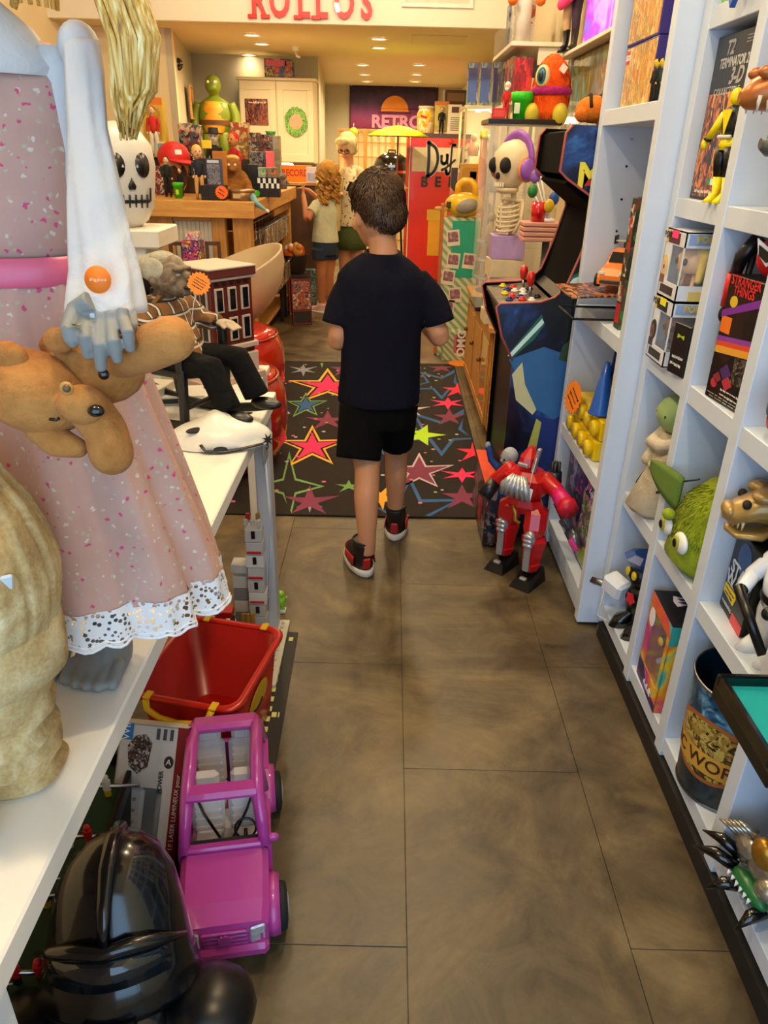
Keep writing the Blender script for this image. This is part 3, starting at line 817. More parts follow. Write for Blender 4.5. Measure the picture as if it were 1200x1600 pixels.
tg2=MB().box((.055,-.088,.375),(.030,.001,.05),0,(0,.15,0)).build('price_tag',pm('efece2',.8),rb)
MB().tube([(.05,-.04,.50),(.06,-.085,.45),(.057,-.089,.40)],.0012,5).build('tag_string',pm('efece2',.8),tg2)
# small figures behind the robot
b2=doll('action_figure','small blue and silver action figure behind the red robot','action figure',(.475,2.64,0.0),R(-60),.43,hair='b9bcc2',skin='9aa0a8',top='1c3f8c',pants='20242c',arms='up')
# ------------------------------------------------------------------ bookcase contents
def on(px,py,X,z=None):
    p=at(px,py,X=X); return p
FZ=[.118,.532,.975,1.580]
GOLD_ART=art('gold_castle_print',['c8782a','e8b850','d8923a','c8a04a','8a9a5a','f0d88a','a86a4a'],22,1.6,stretch=(1.6,1.6,.7))
PURP=pm('35277e',.45)
for k,(z,h,lb) in enumerate(((1.581,.165,'lower purple and gold building set carton on the bookcase'),(1.748,.19,'upper purple building set carton stacked on another in the bookcase'))):
    bx=pbox('building_set_box',lb,'toy box',(.70+.13,2.50+.01*k,z),R(-90),(.30,.24,h),PURP,
              [('F',.02,.98,.03,.97,GOLD_ART),('F',.04,.14,.72,.93,pm('d02020',.4),'logo_patch',.0014),('R',.25,.55,.1,.4,pm('d02020',.4),'logo_patch',.0014)],
              [('LEGO',.020,'F',.09,.82,pm('f4f4f0'),{'bold':.0006,'sx':.8}),('LEGO',.022,'R',.40,.25,pm('f4f4f0'),{'bold':.0006,'sx':.8}),('Friends',.034,'R',.42,.72,pm('f4f4f0'),{'bold':.0006,'sx':.8})])
for i,(py_,cc) in enumerate(((2.205,'101114'),(2.19,'1c4038'),(2.172,'15161a'))):
    doll('toy_figurine',('leftmost','middle','rightmost')[i]+' of three tiny yellow-faced figures before the purple cartons','figurine',(.700+.010*i,py_+.09,1.5805),R(-70),.10,hair='111111',skin='e8c020',top=cc,pants='101010',group='tiny figures on the bookcase',headk=1.2)
# orange car on a wire display stand
sd=thing('display_stand','black wire stand with a printed board under the orange car','display stand',(.75,2.50,.9752))
s_=MB()
for y in (-.11,.11):
    s_.tube([(-.16,y,.075),(-.16,y,.004),(.12,y,.004),(.12,y,.10)],.004,6)
s_.tube([(-.16,-.11,.004),(-.16,.11,.004)],.004,6)
s_.build('wire_frame',BLACK,sd)
MB().box((-.02,0,.082),(.32,.26,.006),.001,(0,-.06,0)).build('board',art('rust_board_print',['3a1f14','8a4a2a','b36a3c','20140f','c98a5a'],11,2,stretch=(3,1,1)),sd)
car=thing('toy_car','orange brick-built racing car with a black spoiler on the wire stand','toy car',(.755,2.515,1.070),R(-30));car.scale=(.92,.92,.92)
OR=pm('f07a12',.35,coat=.2)
bd=MB()
bd.loft([[Vector((x*wd,y,z)) for x,z in ((-1,0),(-1,h*.6),(-.8,h),(.8,h),(1,h*.6),(1,0))] for y,wd,h in ((-.13,.045,.03),(-.10,.055,.05),(-.05,.056,.058),(.06,.056,.062),(.12,.054,.058),(.135,.05,.03))],True,False)
bd.build('body',OR,car).location=(0,0,.014)
MB().loft([[Vector((x*wd,y,z)) for x,z in ((-1,.05),(-.75,h),(.75,h),(1,.05))] for y,wd,h in ((-.055,.045,.055),(-.02,.047,.10),(.05,.047,.105),(.10,.042,.06))],True,False).build('cabin',OR,car).location=(0,0,.014)
MB().put([(-.036,-.050,.080),(.036,-.050,.080),(.032,-.028,.112),(-.032,-.028,.112)],[(0,1,2,3)]).build('windscreen',pm('15171a',.15),car)
MB().box((-.0475,.015,.088),(.001,.05,.03),0,(0,.25,0)).build('side_window',pm('15171a',.15),car)
for x in (-.055,.055):
    for y in (-.085,.085):
        wl=MB().at(frame((x-.009 if x<0 else x-.009,y,.022),(0,1,0),(0,0,1))).lathe([(.012,0),(.022,.001),(.022,.017),(.012,.018)],18).build('wheel',pm('131313',.7),car)
        MB().at(frame((x-.0095,y,.022),(0,1,0),(0,0,1))).lathe([(.0135,-.0005),(.0135,.019),(.006,.0195)],14).build('rim',pm('cfcfc8',.35),wl)
sp=MB().box((0,.13,.135),(.13,.03,.005),.001)
sp.build('spoiler',pm('d9d5c8',.5),car)
for x in (-.064,.064):MB().box((x,.13,.138),(.006,.04,.03),.001).build('spoiler_end',BLACK,car)
for x in (-.03,.03):MB().box((x,.125,.10),(.004,.012,.07)).build('spoiler_strut',BLACK,car)
MB().box((0,-.137,.025),(.07,.008,.012),.002).build('bumper',pm('2a2a2a',.5),car)
for x in (-.035,.035):MB().box((x,-.128,.052),(.02,.006,.01),.001).build('headlamp',pm('e8e4d0',.3),car)
pbox('board_game','tall dark board game stood on edge right of the orange car','box',(.705+.12,2.285,.9752),R(-90),(.05,.26,.37),pm('2b2a20',.5),
     [('F',.05,.95,.05,.20,pm('b0272c',.5)),('F',.05,.95,.22,.95,art('green_red_spine_print',['25301c','3f7a2c','2a2622','b32a2a','d8d0c0','2a2622'],22,1)),
      ('R',.0,1,.0,1,art('green_red_side_print',['25301c','3f7a2c','4a4436','b32a2a'],14,1))])
# third cell: robot figure, carton, cone, yellow bricks, card, case
doll('action_figure','black and blue action figure standing behind the yellow bricks in the bookcase','action figure',(.84,2.61,.5325),R(-80),.385,hair='0c0c10',skin='101318',top='16307c',pants='0c0c10')
pbox('toy_carton','grey printed toy carton behind the yellow bricks','toy box',(.90,2.32,.5325),R(-82),(.26,.12,.33),art('grey_toy_print',['8f9494','b7bab6','5a7a4a','3a6aa0','b33a30','d8d4c4'],16,1.4),rot=(0,0,R(-82)))
cn=thing('blue_cone','tall blue plastic cone standing on the yellow bricks','toy cone',(.712,2.36,.6775));cn.scale=(.75,.75,.9)
MB().lathe([(.050,0),(.048,.006),(.012,.19),(.0,.195)],24).build('cone',pm('1458b8',.35,coat=.2),cn)
MB().lathe([(.052,0),(.052,.005),(.0495,.006)],24).build('rim',pm('1458b8',.35),cn)
yb_=thing('yellow_block_set','stack of big yellow building bricks with round studs on the bookcase','toy blocks',(.76,2.44,.5325))
YEL=pm('e8c400',.35,coat=.2);yme=None
for i in range(4):
    for lvl in range(2):
        if lvl==1 and i==0:pass
        y=.15-i*.088;z=lvl*.070;x=.0+lvl*.012
        b=MB().box((0,0,.035),(.14,.082,.068),.004)
        b=b.build('brick',YEL,yb_) if yme is None else None
        if yme is None:yme=b.data
        else:
            b=bpy.data.objects.new('brick',yme);COL.objects.link(b);b.parent=yb_
        b.location=(x,y,z)
        sd_=MB().at(frame((-.07,0,.035),(0,-1,0),(0,0,1))).lathe([(.027,0),(.027,.018),(.024,.022),(.0,.022)],18).build('stud',YEL,b)
MB().prism([(-.02,0),(.03,.0),(.005,.055)],0,.03).build('peak_brick',YEL,yb_).matrix_local=frame((.02,.13,.14),(1,0,0),(0,0,1))
dc=pbox('video_case','thin black video case lying behind the orange card in the bookcase','video case',(.705,2.59,.5325),R(-70),(.13,.02,.10),pm('0f0f11',.4),[('F',.05,.95,.35,.95,art('case_photo_print',['2a2a26','9a3a24','4a5a3a','d8d0c0'],30,1)),('F',.1,.6,.12,.2,pm('e8e4d8',.5))],rot=(R(-28),0,R(-70)))
M=frame(at(900,621,X=.672),(0.25,-1,0),(0.12,0,1))
burst_tag('price_card','orange starburst price card with handwriting on the bookcase beside yellow bricks',M@Matrix.Translation((0,0,.012)),.062,3)
pbox('purple_toy_box','large purple toy carton with picture panels on the lowest bookcase shelf','toy box',(.70+.15,2.41,.1185),R(-90),(.47,.28,.33),pm('2e1a4c',.4),
     [('F',.03,.97,.03,.97,art('purple_night_print',['241440','43327c','7a6aa8','2c2a55','b84a8a','9aa0c8'],12,1.5)),('F',.55,.92,.32,.80,art('green_scene_print',['d8d8d0','5a8a3a','a8c060','b8487a','6a4a80'],25,1.2),'picture_panel',.0015),
      ('F',.05,.35,.1,.5,art('dark_scene_print',['2a2440','8a90a8','4a3a60','d86aa0'],25,1.2),'picture_panel',.0015),('F',.60,.86,.05,.26,pm('a8b84a',.5),'picture_panel',.0015),('T',.05,.95,.05,.95,art('purple_top_print',['2a1646','2f1a50','3a2560'],8))],
     [('Friends',.03,'F',.78,.88,pm('efeaf5'),{'shear':.2})])
# ------------------------------------------------------------------ cube shelf contents
# row 4 (top of frame)
pbox('comic_box','green and red printed box on the topmost visible cube shelf','box',(.79,1.96,1.7655),R(-90),(.16,.09,.22),art('green_comic_print',['2f8a2a','6ac040','8a2a3a','1a1a1a','d8d0b0'],20,1.2),[('F',.02,.98,.30,.50,pm('10120c',.5)),('F',.1,.8,.34,.46,pm('f0ead0',.5),'title_mark',.0014,[(0,.2),(.2,1),(.3,.3),(.5,.9),(.6,.2),(.8,1),(1,.1),(.5,0)])],[])
dm=thing('diamond_ornament','blue framed diamond shaped ornament resting on the shelf edge above','ornament',(.712,1.865,1.735),0)
Mx=frame((0,0,.0),(0,-1,0),(0,0,1))
MB().at(Mx).prism([(0,0),(.045,.06),(0,.12),(-.045,.06)],0,.012).build('frame',pm('2f5fa8',.4),dm)
MB().at(Mx).prism([(0,.018),(.032,.06),(0,.102),(-.032,.06)],.012,.014).build('centre',art('brown_relief_print',['4a3a2c','7a6248','2a221c'],40),dm)
# row 3
FLAME=art('flame_figure_print',['1c0f0a','c8481a','f08a2a','7a2a14','f6b04a','3a1a10'],16,2.2,stretch=(2.2,2.2,.8))
pbox('collector_box','tall black and flame orange boxed collector figure on the cube shelf','toy box',(.752+.06,1.925,1.3585),R(-90),(.235,.11,.345),pm('0e0d0d',.4),
     [('F',.03,.97,.02,.66,FLAME),('F',.02,.98,.66,.98,pm('191a1c',.4)),('F',.55,.80,.55,.66,pm('ff9a1e',.6),'price_sticker',.0016),('F',.42,.50,.10,.14,pm('2aa04a',.5),'sticker',.0016),('F',.50,.60,.10,.14,pm('eeeeea',.5),'sticker',.0016)],
     [('T2',.040,'F',.36,.915,pm('a8a8a4'),{'bold':.001,'shear':.25}),('TERMINATOR 2',.028,'F',.50,.83,pm('c9c9c4'),{'bold':.0006,'sx':.80,'shear':.15}),('3-D',.046,'F',.62,.745,pm('a8a8a4'),{'bold':.0012,'shear':.25}),
      ('COLLECTIBLE',.02,'F',.45,.665,pm('d0d0ca'),{'spacing':1.2})])
scribble(bpy.data.objects['collector_box'],face_M((.235,.11,.345),'F',.35,.055,.0016),.11,.022,1,pm('e8dcc0',.5),3,'small_print');scribble(bpy.data.objects['collector_box'],face_M((.235,.11,.345),'F',.82,.94,.0016),.05,.018,3,pm('a8a49a',.5),4,'small_print')
yf=thing('action_figure','yellow and black suited action figure standing before the flame orange box','action figure',(.742,1.828,1.3585),R(-75));yf.scale=(.74,.74,.72)
YC=pm('f0d800',.35);BC=pm('101012',.35)
for s_ in (-1,1):
    MB().loft([ring((s_*.022,-.012,0),.013,.026,10),ring((s_*.022,-.006,.012),.012,.02,10),ring((s_*.022,.004,.03),.011,.011,10),ring((s_*.022,.004,.075),.016,.016,10)]).build('boot',YC,yf)
    MB().loft([ring((s_*.022,.004,.075),.016,.016,10),ring((s_*.024,.0,.12),.020,.02,10),ring((s_*.02,.0,.16),.024,.024,10)]).build('leg',BC,yf)
    a=MB().tube([(s_*.042,0,.25),(s_*.065,-.004,.215),(s_*.085,-.01,.185)],[.014,.013,.011],10).build('arm',YC,yf)
    MB().cyl((s_*.085,-.01,.185),(s_*.089,-.011,.178),.013,.013,10).build('cuff',BC,a)
    MB().ell((s_*.095,-.014,.166),(.011,.011,.016),None,10,6).build('fist',YC,a)
MB().loft([ring((0,0,.15),.04,.024,14),ring((0,0,.185),.03,.02,14)]).build('trunks',YC,yf)
MB().loft([ring((0,0,.185),.03,.02,14),ring((0,0,.225),.043,.024,14),ring((0,0,.26),.04,.02,14),ring((0,0,.272),.014,.014,14)]).build('torso',BC,yf)
MB().prism([(-.02,.26),(.02,.26),(0,.19)],0,.002).build('chest_panel',YC,yf).matrix_local=frame((0,-.024,0),(1,0,0),(0,0,1))
MB().box((0,-.02,.187),(.058,.012,.01),.003).build('belt',pm('d8d4c8',.4),yf)
MB().ell((0,-.004,.295),(.017,.019,.024)).cap((0,0,.265),(0,0,.28),.01).build('head',YC,yf)
# bronze dinosaur head with open jaws
dn=thing('dinosaur_head','bronze dinosaur head with open grey jaws jutting from the cube shelf','dinosaur model',(.83,1.50,1.3585),R(-92));dn.scale=(1.1,1.08,1.2)
BRZ=pm('a8632e',.35,.35,var=.3,scale=25);GRY=pm('5a5d5e',.4,.3,var=.25,scale=25)
MB().loft([ring((0,.03,0),.09,.07,16),ring((0,.03,.02),.08,.06,16),ring((0,.05,.05),.03,.03,16)]).build('rock_base',pm('5f5a52',.6,var=.3),dn)
MB().tube([(0,.05,.03),(0,.07,.09),(0,.03,.15),(0,-.01,.17)],[.03,.038,.045,.05],14).build('neck',GRY,dn)
up=MB().loft([ring((0,y,z),a,b,14,tilt=Matrix.Rotation(R(90),3,'X')) for y,z,a,b in ((.04,.185,.02,.025),(.0,.195,.055,.05),(-.05,.19,.06,.045),(-.10,.178,.045,.035),(-.15,.17,.036,.03),(-.185,.162,.024,.02),(-.20,.158,.008,.008))])
for s_ in (-1,1):
    up.ell((s_*.045,-.03,.222),(.02,.045,.018));up.ell((s_*.02,-.17,.19),(.01,.016,.009))
up.build('upper_head',BRZ,dn)
MB().loft([ring((0,y,z),a,b,14,tilt=Matrix.Rotation(R(90),3,'X')) for y,z,a,b in ((.03,.16,.02,.02),(0,.140,.046,.022),(-.05,.115,.044,.018),(-.10,.098,.036,.014),(-.135,.092,.024,.012),(-.15,.098,.008,.008))]).build('lower_jaw',GRY,dn)
th=MB()
for s_ in (-1,1):
    for q in range(9):
        y=-.06-q*.0145;xx=s_*(.048-q*.0032)
        th.cyl((xx,y,.160),(xx,y,.138),.005,.001,6)
        if q<6:th.cyl((xx*.85,y+.005,.108-q*.002),(xx*.85,y+.005,.126-q*.002),.004,.001,6)
th.build('teeth',pm('c9c4b4',.4),dn)
for s_ in (-1,1):MB().ell((s_*.056,-.05,.205),(.008,.014,.010)).build('eye',pm('c8a81e',.2),dn)
MB().ell((0,-.03,.135),(.025,.05,.012),(.4,0,0)).build('tongue',pm('5a6a3a',.4),dn)
# row 2: two window boxed figures
def vinyl_fig(parent_loc,rz,hair,skin,body,label,long=True):
    t_=thing('vinyl_figure',label,'figurine',parent_loc,rz,'boxed vinyl figures')
    h=MB().loft([ring((0,0,.062),.028,.025,14),ring((0,0,.07),.040,.034,14),ring((0,0,.10),.042,.036,14),ring((0,.002,.122),.030,.027,14),ring((0,.002,.128),.012,.012,14)]).build('head',pm(skin,.5),t_)
    for s_ in (-1,1):MB().ell((s_*.019,-.033,.090),(.007,.005,.009),None,10,6).build('eye',BLACK_GLOSS,h)
    hh=MB().ell((0,.012,.104),(.047,.036,.034))
    if long:
        for s_ in (-1,1):hh.cap((s_*.042,.006,.10),(s_*.04,.0,.05),.014,.010)
    hh.build('hair',pm(hair,.7,bump=.3),t_)
    MB().loft([ring((0,0,.02),.016,.013,12),ring((0,0,.045),.017,.013,12),ring((0,0,.064),.012,.01,12)]).build('torso',pm(body,.6),t_)
    for s_ in (-1,1):
        MB().cap((s_*.018,0,.055),(s_*.024,-.006,.032),.006,.005,8).build('arm',pm(skin,.5),t_)
        MB().cap((s_*.009,0,.022),(s_*.010,-.003,.005),.008,.009,8).build('leg',pm('2a2420',.6),t_)
    return t_
WB=pm('dfe3e8',.35,var=.03)
for k,(z,lb,lb2,hair,skin,body,stick,under) in enumerate(((.9575,'lower white window boxed vinyl figure with a yellow sticker','dark haired vinyl figure inside the lower window box','1a1412','7a4a34','3a2a24','f0e020','101010'),
                                                     (1.1232,'upper white window boxed vinyl figure with a pink sticker','blond vinyl figure inside the upper window box','e0c878','dcb48c','8a4a24','ff3a7a','5a1a24'))):
    sz=(.135,.10,.165)
    bx=wbox('figure_box',lb,'toy box',(.715+.05,1.965,z),R(-90),sz,WB,(.36,.97,.24,.78),pm('3c3a36',.6),(.24,.78),group='stacked figure boxes')
    print_panel(bx,sz,'F',.10,.72,.80,.96,pm(under,.5),'title_band');print_panel(bx,sz,'F',.30,.62,.88,.99,pm(stick,.6),'price_sticker',.0016)
    print_panel(bx,sz,'F',.12,.80,.06,.18,pm('3a2418' if k else '26282c',.5),'name_band')
    print_panel(bx,sz,'R',.08,.92,.82,.97,pm('8fa8d0',.5),'title_band')
    print_panel(bx,sz,'R',.30,.95,.02,.16,pm(hair,.5),'printed_panel')
    print_panel(bx,sz,'F',.02,.16,.80,.98,pm('e6c23a',.5),'logo_patch',.0012)
    text('POP!',.022,bx,face_M(sz,'F',.10,.90,.0024),pm('2a2a2a',.5),.0002,bold=.0006)
    text('POP!',.022,bx,face_M(sz,'R',.5,.90,.0024),pm('e6c23a',.5),.0002,bold=.0006)
    # printed portrait on the left of the window: plain face disc with hair
    print_panel(bx,sz,'F',.02,.34,.30,.62,pm(hair,.5),'printed_hair',.0012,[(.5+.5*math.cos(a*PI/8),.5+.5*math.sin(a*PI/8)) for a in range(16)])
    print_panel(bx,sz,'F',.02,.26,.32,.54,pm(skin,.5),'printed_face',.0016,[(.5+.5*math.cos(a*PI/8),.5+.5*math.sin(a*PI/8)) for a in range(16)])
    print_panel(bx,sz,'F',.13,.19,.40,.47,BLACK,'printed_eye',.002,[(.5+.5*math.cos(a*PI/5),.5+.5*math.sin(a*PI/5)) for a in range(10)])
    print_panel(bx,sz,'F',.02,.24,.20,.32,pm(body,.5),'printed_body',.0014)
    vinyl_fig((.715+.045,1.965-.022,z+.0042),R(-80),hair,skin,body,lb2)
pbox('small_black_box','small black box with a green mark beside the lower window box','toy box',(.748,1.835,.9575),R(-80),(.075,.05,.125),pm('121316',.4),[('F',.3,.7,.66,.80,pm('a8c81e',.5),'printed_mark',.0012,[(0,.4),(.5,.7),(1,.4),(1,1),(.5,.8),(0,1)])])
scribble(bpy.data.objects['small_black_box'],face_M((.075,.05,.125),'F',.5,.28,.0012),.055,.035,2,pm('d8d8d4',.5),6,'small_print')
SB=art('stripe_poster_print',['0e0d0e','161214','2a1a16','100f10'],7,1)
sx=pbox('figure_carton','tall black carton with purple and orange stripes and red title','toy box',(.745+.05,1.585,.9575),R(-84),(.165,.10,.27),pm('0d0c0d',.35),
     [('F',.02,.98,.02,.98,SB),('F',.0,1,.66,.92,pm('7a2a9a',.5),'purple_stripe',.0012,[(0,0),(1,.75),(1,1),(0,.22)]),('F',.03,1,.46,.62,pm('8a3aa0',.5),'purple_stripe',.0012,[(0,0),(1,.4),(1,.75),(0,.35)]),
      ('F',.03,1,.42,.58,pm('d84a2a',.5),'red_stripe',.0014,[(0,0),(1,.4),(1,.75),(0,.35)]),('F',.03,1,.38,.54,pm('e0a030',.5),'orange_stripe',.0016,[(0,0),(1,.4),(1,.75),(0,.35)]),
      ('F',.03,.28,.55,.68,pm('f07a1e',.5),'orange_patch',.0012),('F',.14,.32,.76,.85,pm('e8c030',.5),'round_sticker',.0016,[(.5+.5*math.cos(a*PI/8),.5+.5*math.sin(a*PI/8)) for a in range(16)]),
      ('F',.25,.55,.19,.33,pm('4a2a6a',.5),'diamond_mark',.0012,[(.5,0),(1,.5),(.5,1),(0,.5)]),('F',.12,.34,.14,.24,pm('8a2a34',.5),'diamond_mark',.0014,[(.5,0),(1,.5),(.5,1),(0,.5)]),('F',.36,.62,.12,.24,pm('b83040',.5),'diamond_mark',.0014,[(.5,0),(1,.5),(.5,1),(0,.5)]),
      ('F',.55,.95,.2,.42,art('wheel_print',['1a1614','4a3a30','7a7268','2a201c'],30),'photo_patch',.001)],
     [('STRANGER\nTHINGS',.027,'F',.42,.925,pm('e0282a'),{'bold':.0003,'sx':.85,'line':.75})])
scribble(sx,face_M((.165,.10,.27),'F',.62,.10,.0016),.085,.022,2,pm('d8d0c8',.5),7,'small_print');scribble(sx,face_M((.165,.10,.27),'F',.5,.04,.0016),.15,.012,2,pm('b0aaa2',.5),8,'small_print');print_panel(sx,(.165,.10,.27),'F',.10,.26,.10,.18,pm('b83040',.5),'round_mark',.0014,[(.5+.5*math.cos(a*PI/8),.5+.5*math.sin(a*PI/8)) for a in range(16)])
am=thing('puppet_arm','black puppet arm with a red cuff hanging left of the striped carton','puppet',(.765,1.70,1.16))
MB().tube([(.02,-.03,.14),(0,-.01,.10),(0,.005,.06)],[.018,.016,.013],12).build('upper_arm',pm('141214',.3),am)
MB().cyl((0,.005,.062),(0,.012,-.01),.017,.014,14).build('cuff',pm('d81820',.4),am)
MB().ell((0,.013,-.028),(.014,.013,.02)).tube([(0,.0,-.03),(-.01,-.01,-.045),(0,-.016,-.05)],.006,8).build('hand',BLK,am)
MB().tube([(.02,-.02,.12),(.03,.02,-.05),(.02,.03,-.2)],[.008,.006,.006],8).build('hanging_strap',pm('141214',.5),am)
mk=thing('wrestling_mask','red black and white ball-like mask on top of the striped carton','mask',(.79,1.58,1.2285),R(-70))
MB().ell((0,0,.044),(.042,.042,.044)).build('shell',pm('c0141c',.35),mk)
MB().prism([(-.022,.0),(.0,-.022),(.022,.0),(.03,.03),(0,.012),(-.03,.03)],0,.004).build('white_flash',WHITE,mk).matrix_local=frame((.014,-.040,.05),(1,.35,0),(0,0,1))
MB().prism([(-.018,.0),(.0,-.012),(.018,.0),(.022,.02),(0,.008),(-.022,.02)],0,.007).build('black_flash',BLK,mk).matrix_local=frame((.014,-.041,.048),(1,.35,0),(0,0,1))
hl=thing('toy_helmet','white toy helmet with a black visor and red stripe on the cube shelf','helmet',(.81,1.33,.9575),R(-90))
MB().lathe([(.06,0),(.075,.02),(.085,.07),(.08,.12),(.055,.16),(0,.178)],24).build('shell',pm('e2e4e6',.3),hl)
MB().lathe([(.087,.055),(.088,.06),(.088,.095),(.086,.10)],24,cap=False).build('visor_band',BLK,hl)
MB().lathe([(.081,.03),(.082,.034),(.0835,.042),(.083,.046)],24,cap=False).build('red_stripe',pm('c03a2a',.4),hl)
# row 1: plush toys
pr_=thing('robed_plush','plush in a pale beige robe with a small green head','plush toy',(.80,1.92,.5325),R(-85));pr_.scale=(1.12,1.12,1.02)
def fold(k,a): return lambda t_:1+a*math.sin(k*t_)
MB().loft([ring((0,-.015,0),.052,.06,28,fn=fold(6,.06)),ring((0,-.02,.02),.068,.07,28,fn=fold(6,.07)),ring((0,-.005,.12),.058,.055,28,fn=fold(7,.06)),ring((0,0,.20),.045,.042,28,fn=fold(5,.05)),ring((0,0,.235),.03,.03,28)]).build('robe',fur('beige_robe','a8987c','d0c2a4',bs=60,bstr=.4),pr_)
MB().tube([(-.05,-.01,.215),(-.02,-.045,.20),(.03,-.045,.205),(.05,-.01,.225),(.0,.03,.235)],.02,12,close=True).build('collar',fur('beige_collar','b8a688','d8cab0',bs=60,bstr=.4),pr_)
for s_ in (-1,1):MB().cap((s_*.045,-.01,.19),(s_*.02,-.05,.15),.02,.018).build('sleeve',fur('beige_sleeve','a8987c','d0c2a4',bs=60,bstr=.4),pr_)
MB().ell((0,0,.285),(.066,.056,.052)).build('head',pm('8fa86a',.6,var=.2),pr_)
for s_ in (-1,1):MB().ell((s_*.022,-.046,.286),(.008,.006,.008),None,10,6).build('button_eye',BLACK_GLOSS,pr_)
MB().tube([(-.02,-.066,.02),(-.025,-.068,.08),(-.005,-.05,.15)],.0015,5).build('seam_cord',DARK,pr_)
gf=thing('furry_bag','lime green furry monster bag with googly eyes and a side flap on the cube shelf','bag',(.79,1.60,.5325),R(-90))
GF=fur('green_fur','6f7f14','a3b32c',bs=40,bstr=.8)
MB().loft([ring((0,.0,0),.075,.055,24),ring((0,-.005,.03),.108,.08,24),ring((0,0,.10),.098,.075,24),ring((0,.01,.155),.09,.065,24),ring((-.005,.015,.195),.072,.05,24),ring((-.01,.02,.222),.045,.03,24),ring((-.012,.022,.232),.012,.01,24)]).build('body',GF,gf)
blades(gf,None,'fur_pile',GF,2600, lambda rn:(lambda q:(q[0],q[1],Vector((0,-.2,-1))) if q[0].z>.004 else None)(on_ell((0,0,.10),(.102,.076,.115))(rn)),.016,.0016)
for sx_ in (-.055,.045):
    e=MB().ell((sx_,-.078,.09),(.034,.012,.026)).build('eye',pm('eef0ea',.3),gf)
    MB().ell((sx_-.002,-.088,.09),(.017,.006,.018)).build('iris',pm('a8a838',.4),e)
    MB().ell((sx_-.002,-.093,.09),(.010,.004,.011)).build('pupil',BLK,e)
MB().ell((-.04,-.085,.125),(.02,.016,.014)).build('nose',GF,gf)
fl=MB().grid(lambda u,v:Vector((-.07-.13*u,-.055-.035*math.sin(u*1.5),.165+.045*(v-.5)*2*(1-u**2*.75)+.03*u)),8,5).build('side_flap',pm('5f7a2c',.85,bump=.3),gf,solid=.008)
zp=MB().tube([(-.03,-.035,.225),(-.09,-.06,.19),(-.16,-.07,.135)],.003,6);zp.box((-.165,-.07,.128),(.03,.006,.008),.001,(0,-.5,0));zp.build('zip_pull',pm('3a3f44',.3,.7),gf)
rm=thing('dark_red_case','dark red glossy plastic case leaning behind the green furry bag','case',(.93,1.58,.5325),R(-90))
MB().at(frame((0,.02,0),(1,0,0),(0,0,1))).prism([(-.07,0),(-.085,.20),(-.05,.25),(0,.29),(.06,.29),(.09,.26),(.08,0)],0,.06).build('shell',pm('5a1a20',.2,var=.3,coat=.4),rm)
MB().at(frame((0,-.041,0),(1,0,0),(0,0,1))).prism([(-.045,.12),(.0,.10),(.02,.20),(-.02,.215)],0,.004).build('olive_inset',pm('3a3c26',.4),rm)
MB().tube([(-.05,-.043,.22),(-.03,-.045,.14),(-.01,-.043,.05)],.003,6).build('gold_trim',pm('c8964a',.3,.6),rm)
# row 1, third column
swb=pbox('collector_carton','black carton with a blue oval picture and white title lettering','toy box',(.775+.04,1.364,.5325),R(-95),(.135,.09,.20),pm('0b0b0d',.35),
     [('F',.02,.98,.01,.06,pm('2a2a2c',.5)),('F',.25,.75,.58,.94,pm('1f4a92',.3),'blue_oval',.0012,[(.5+.5*math.cos(a*PI/10),.5+.5*math.sin(a*PI/10)) for a in range(20)]),('F',.05,.55,.18,.32,pm('f0d41e',.5),'yellow_flash',.0012,[(0,.15),(.9,0),(1,.7),(.9,1),(0,.95)]),
      ('F',.55,1,.0,.12,pm('d8484a',.5),'red_flash',.0014)],
     [('STAR\nWARS',.043,'F',.5,.485,pm('cfe0f4'),{'bold':.001,'line':.72,'sx':1.05}),('The Power of the Force',.0115,'F',.5,.36,pm('e8ecf2')),('WARNING',.012,'F',.3,.10,pm('d8d8d4'))])
scribble(swb,face_M((.135,.09,.20),'F',.29,.25,.0016),.055,.020,2,pm('3a3010',.5),9,'small_print')
dk=thing('dragon_skull','golden bone dragon skull figurine on top of the black carton','figurine',(.80,1.375,.733),R(-105))
BONE=pm('a8874a',.3,.25,var=.35,scale=30,coat=.3)
sk=MB().loft([ring((0,y,z),a,b,14,tilt=Matrix.Rotation(R(90),3,'X')) for y,z,a,b in ((.05,.08,.02,.02),(.02,.08,.05,.045),(-.03,.075,.046,.035),(-.07,.055,.036,.026),(-.09,.05,.012,.012))])
sk.ell((-.03,-.02,.105),(.02,.03,.014)).ell((.03,-.02,.105),(.02,.03,.014)).ell((0,-.08,.06),(.03,.016,.016))
sk.build('skull',BONE,dk)
MB().loft([ring((0,y,z),a,b,12,tilt=Matrix.Rotation(R(90),3,'X')) for y,z,a,b in ((.03,.05,.02,.016),(-.01,.014,.04,.012),(-.06,.011,.034,.01),(-.08,.018,.01,.008))]).build('jaw',BONE,dk)
for s_ in (-1,1):
    MB().ell((s_*.03,-.055,.085),(.011,.009,.010)).build('eye_socket',pm('17120c',.8),dk)
hn=MB()
for s_ in (-1,1):hn.tube([(s_*.03,.03,.11),(s_*.045,.07,.135),(s_*.04,.10,.15)],[.014,.010,.003],8)
hn.build('horns',pm('6f6a5c',.5,var=.3),dk)
fg=MB()
for q in range(7):
    a=-1.1+q*.37;fg.cyl((math.sin(a)*.033,-.075+.02*abs(a),.045),(math.sin(a)*.033,-.075+.02*abs(a),.026),.004,.001,6)
fg.build('fangs',pm('d8c48a',.3),dk)
wr=thing('armoured_figure','glossy white armoured toy figure with black bands holding a black baton','action figure',(.80,1.24,.5325),R(-80));wr.scale=(.95,.95,1)
WG=pm('e6ebf2',.22,coat=.4,var=.03)
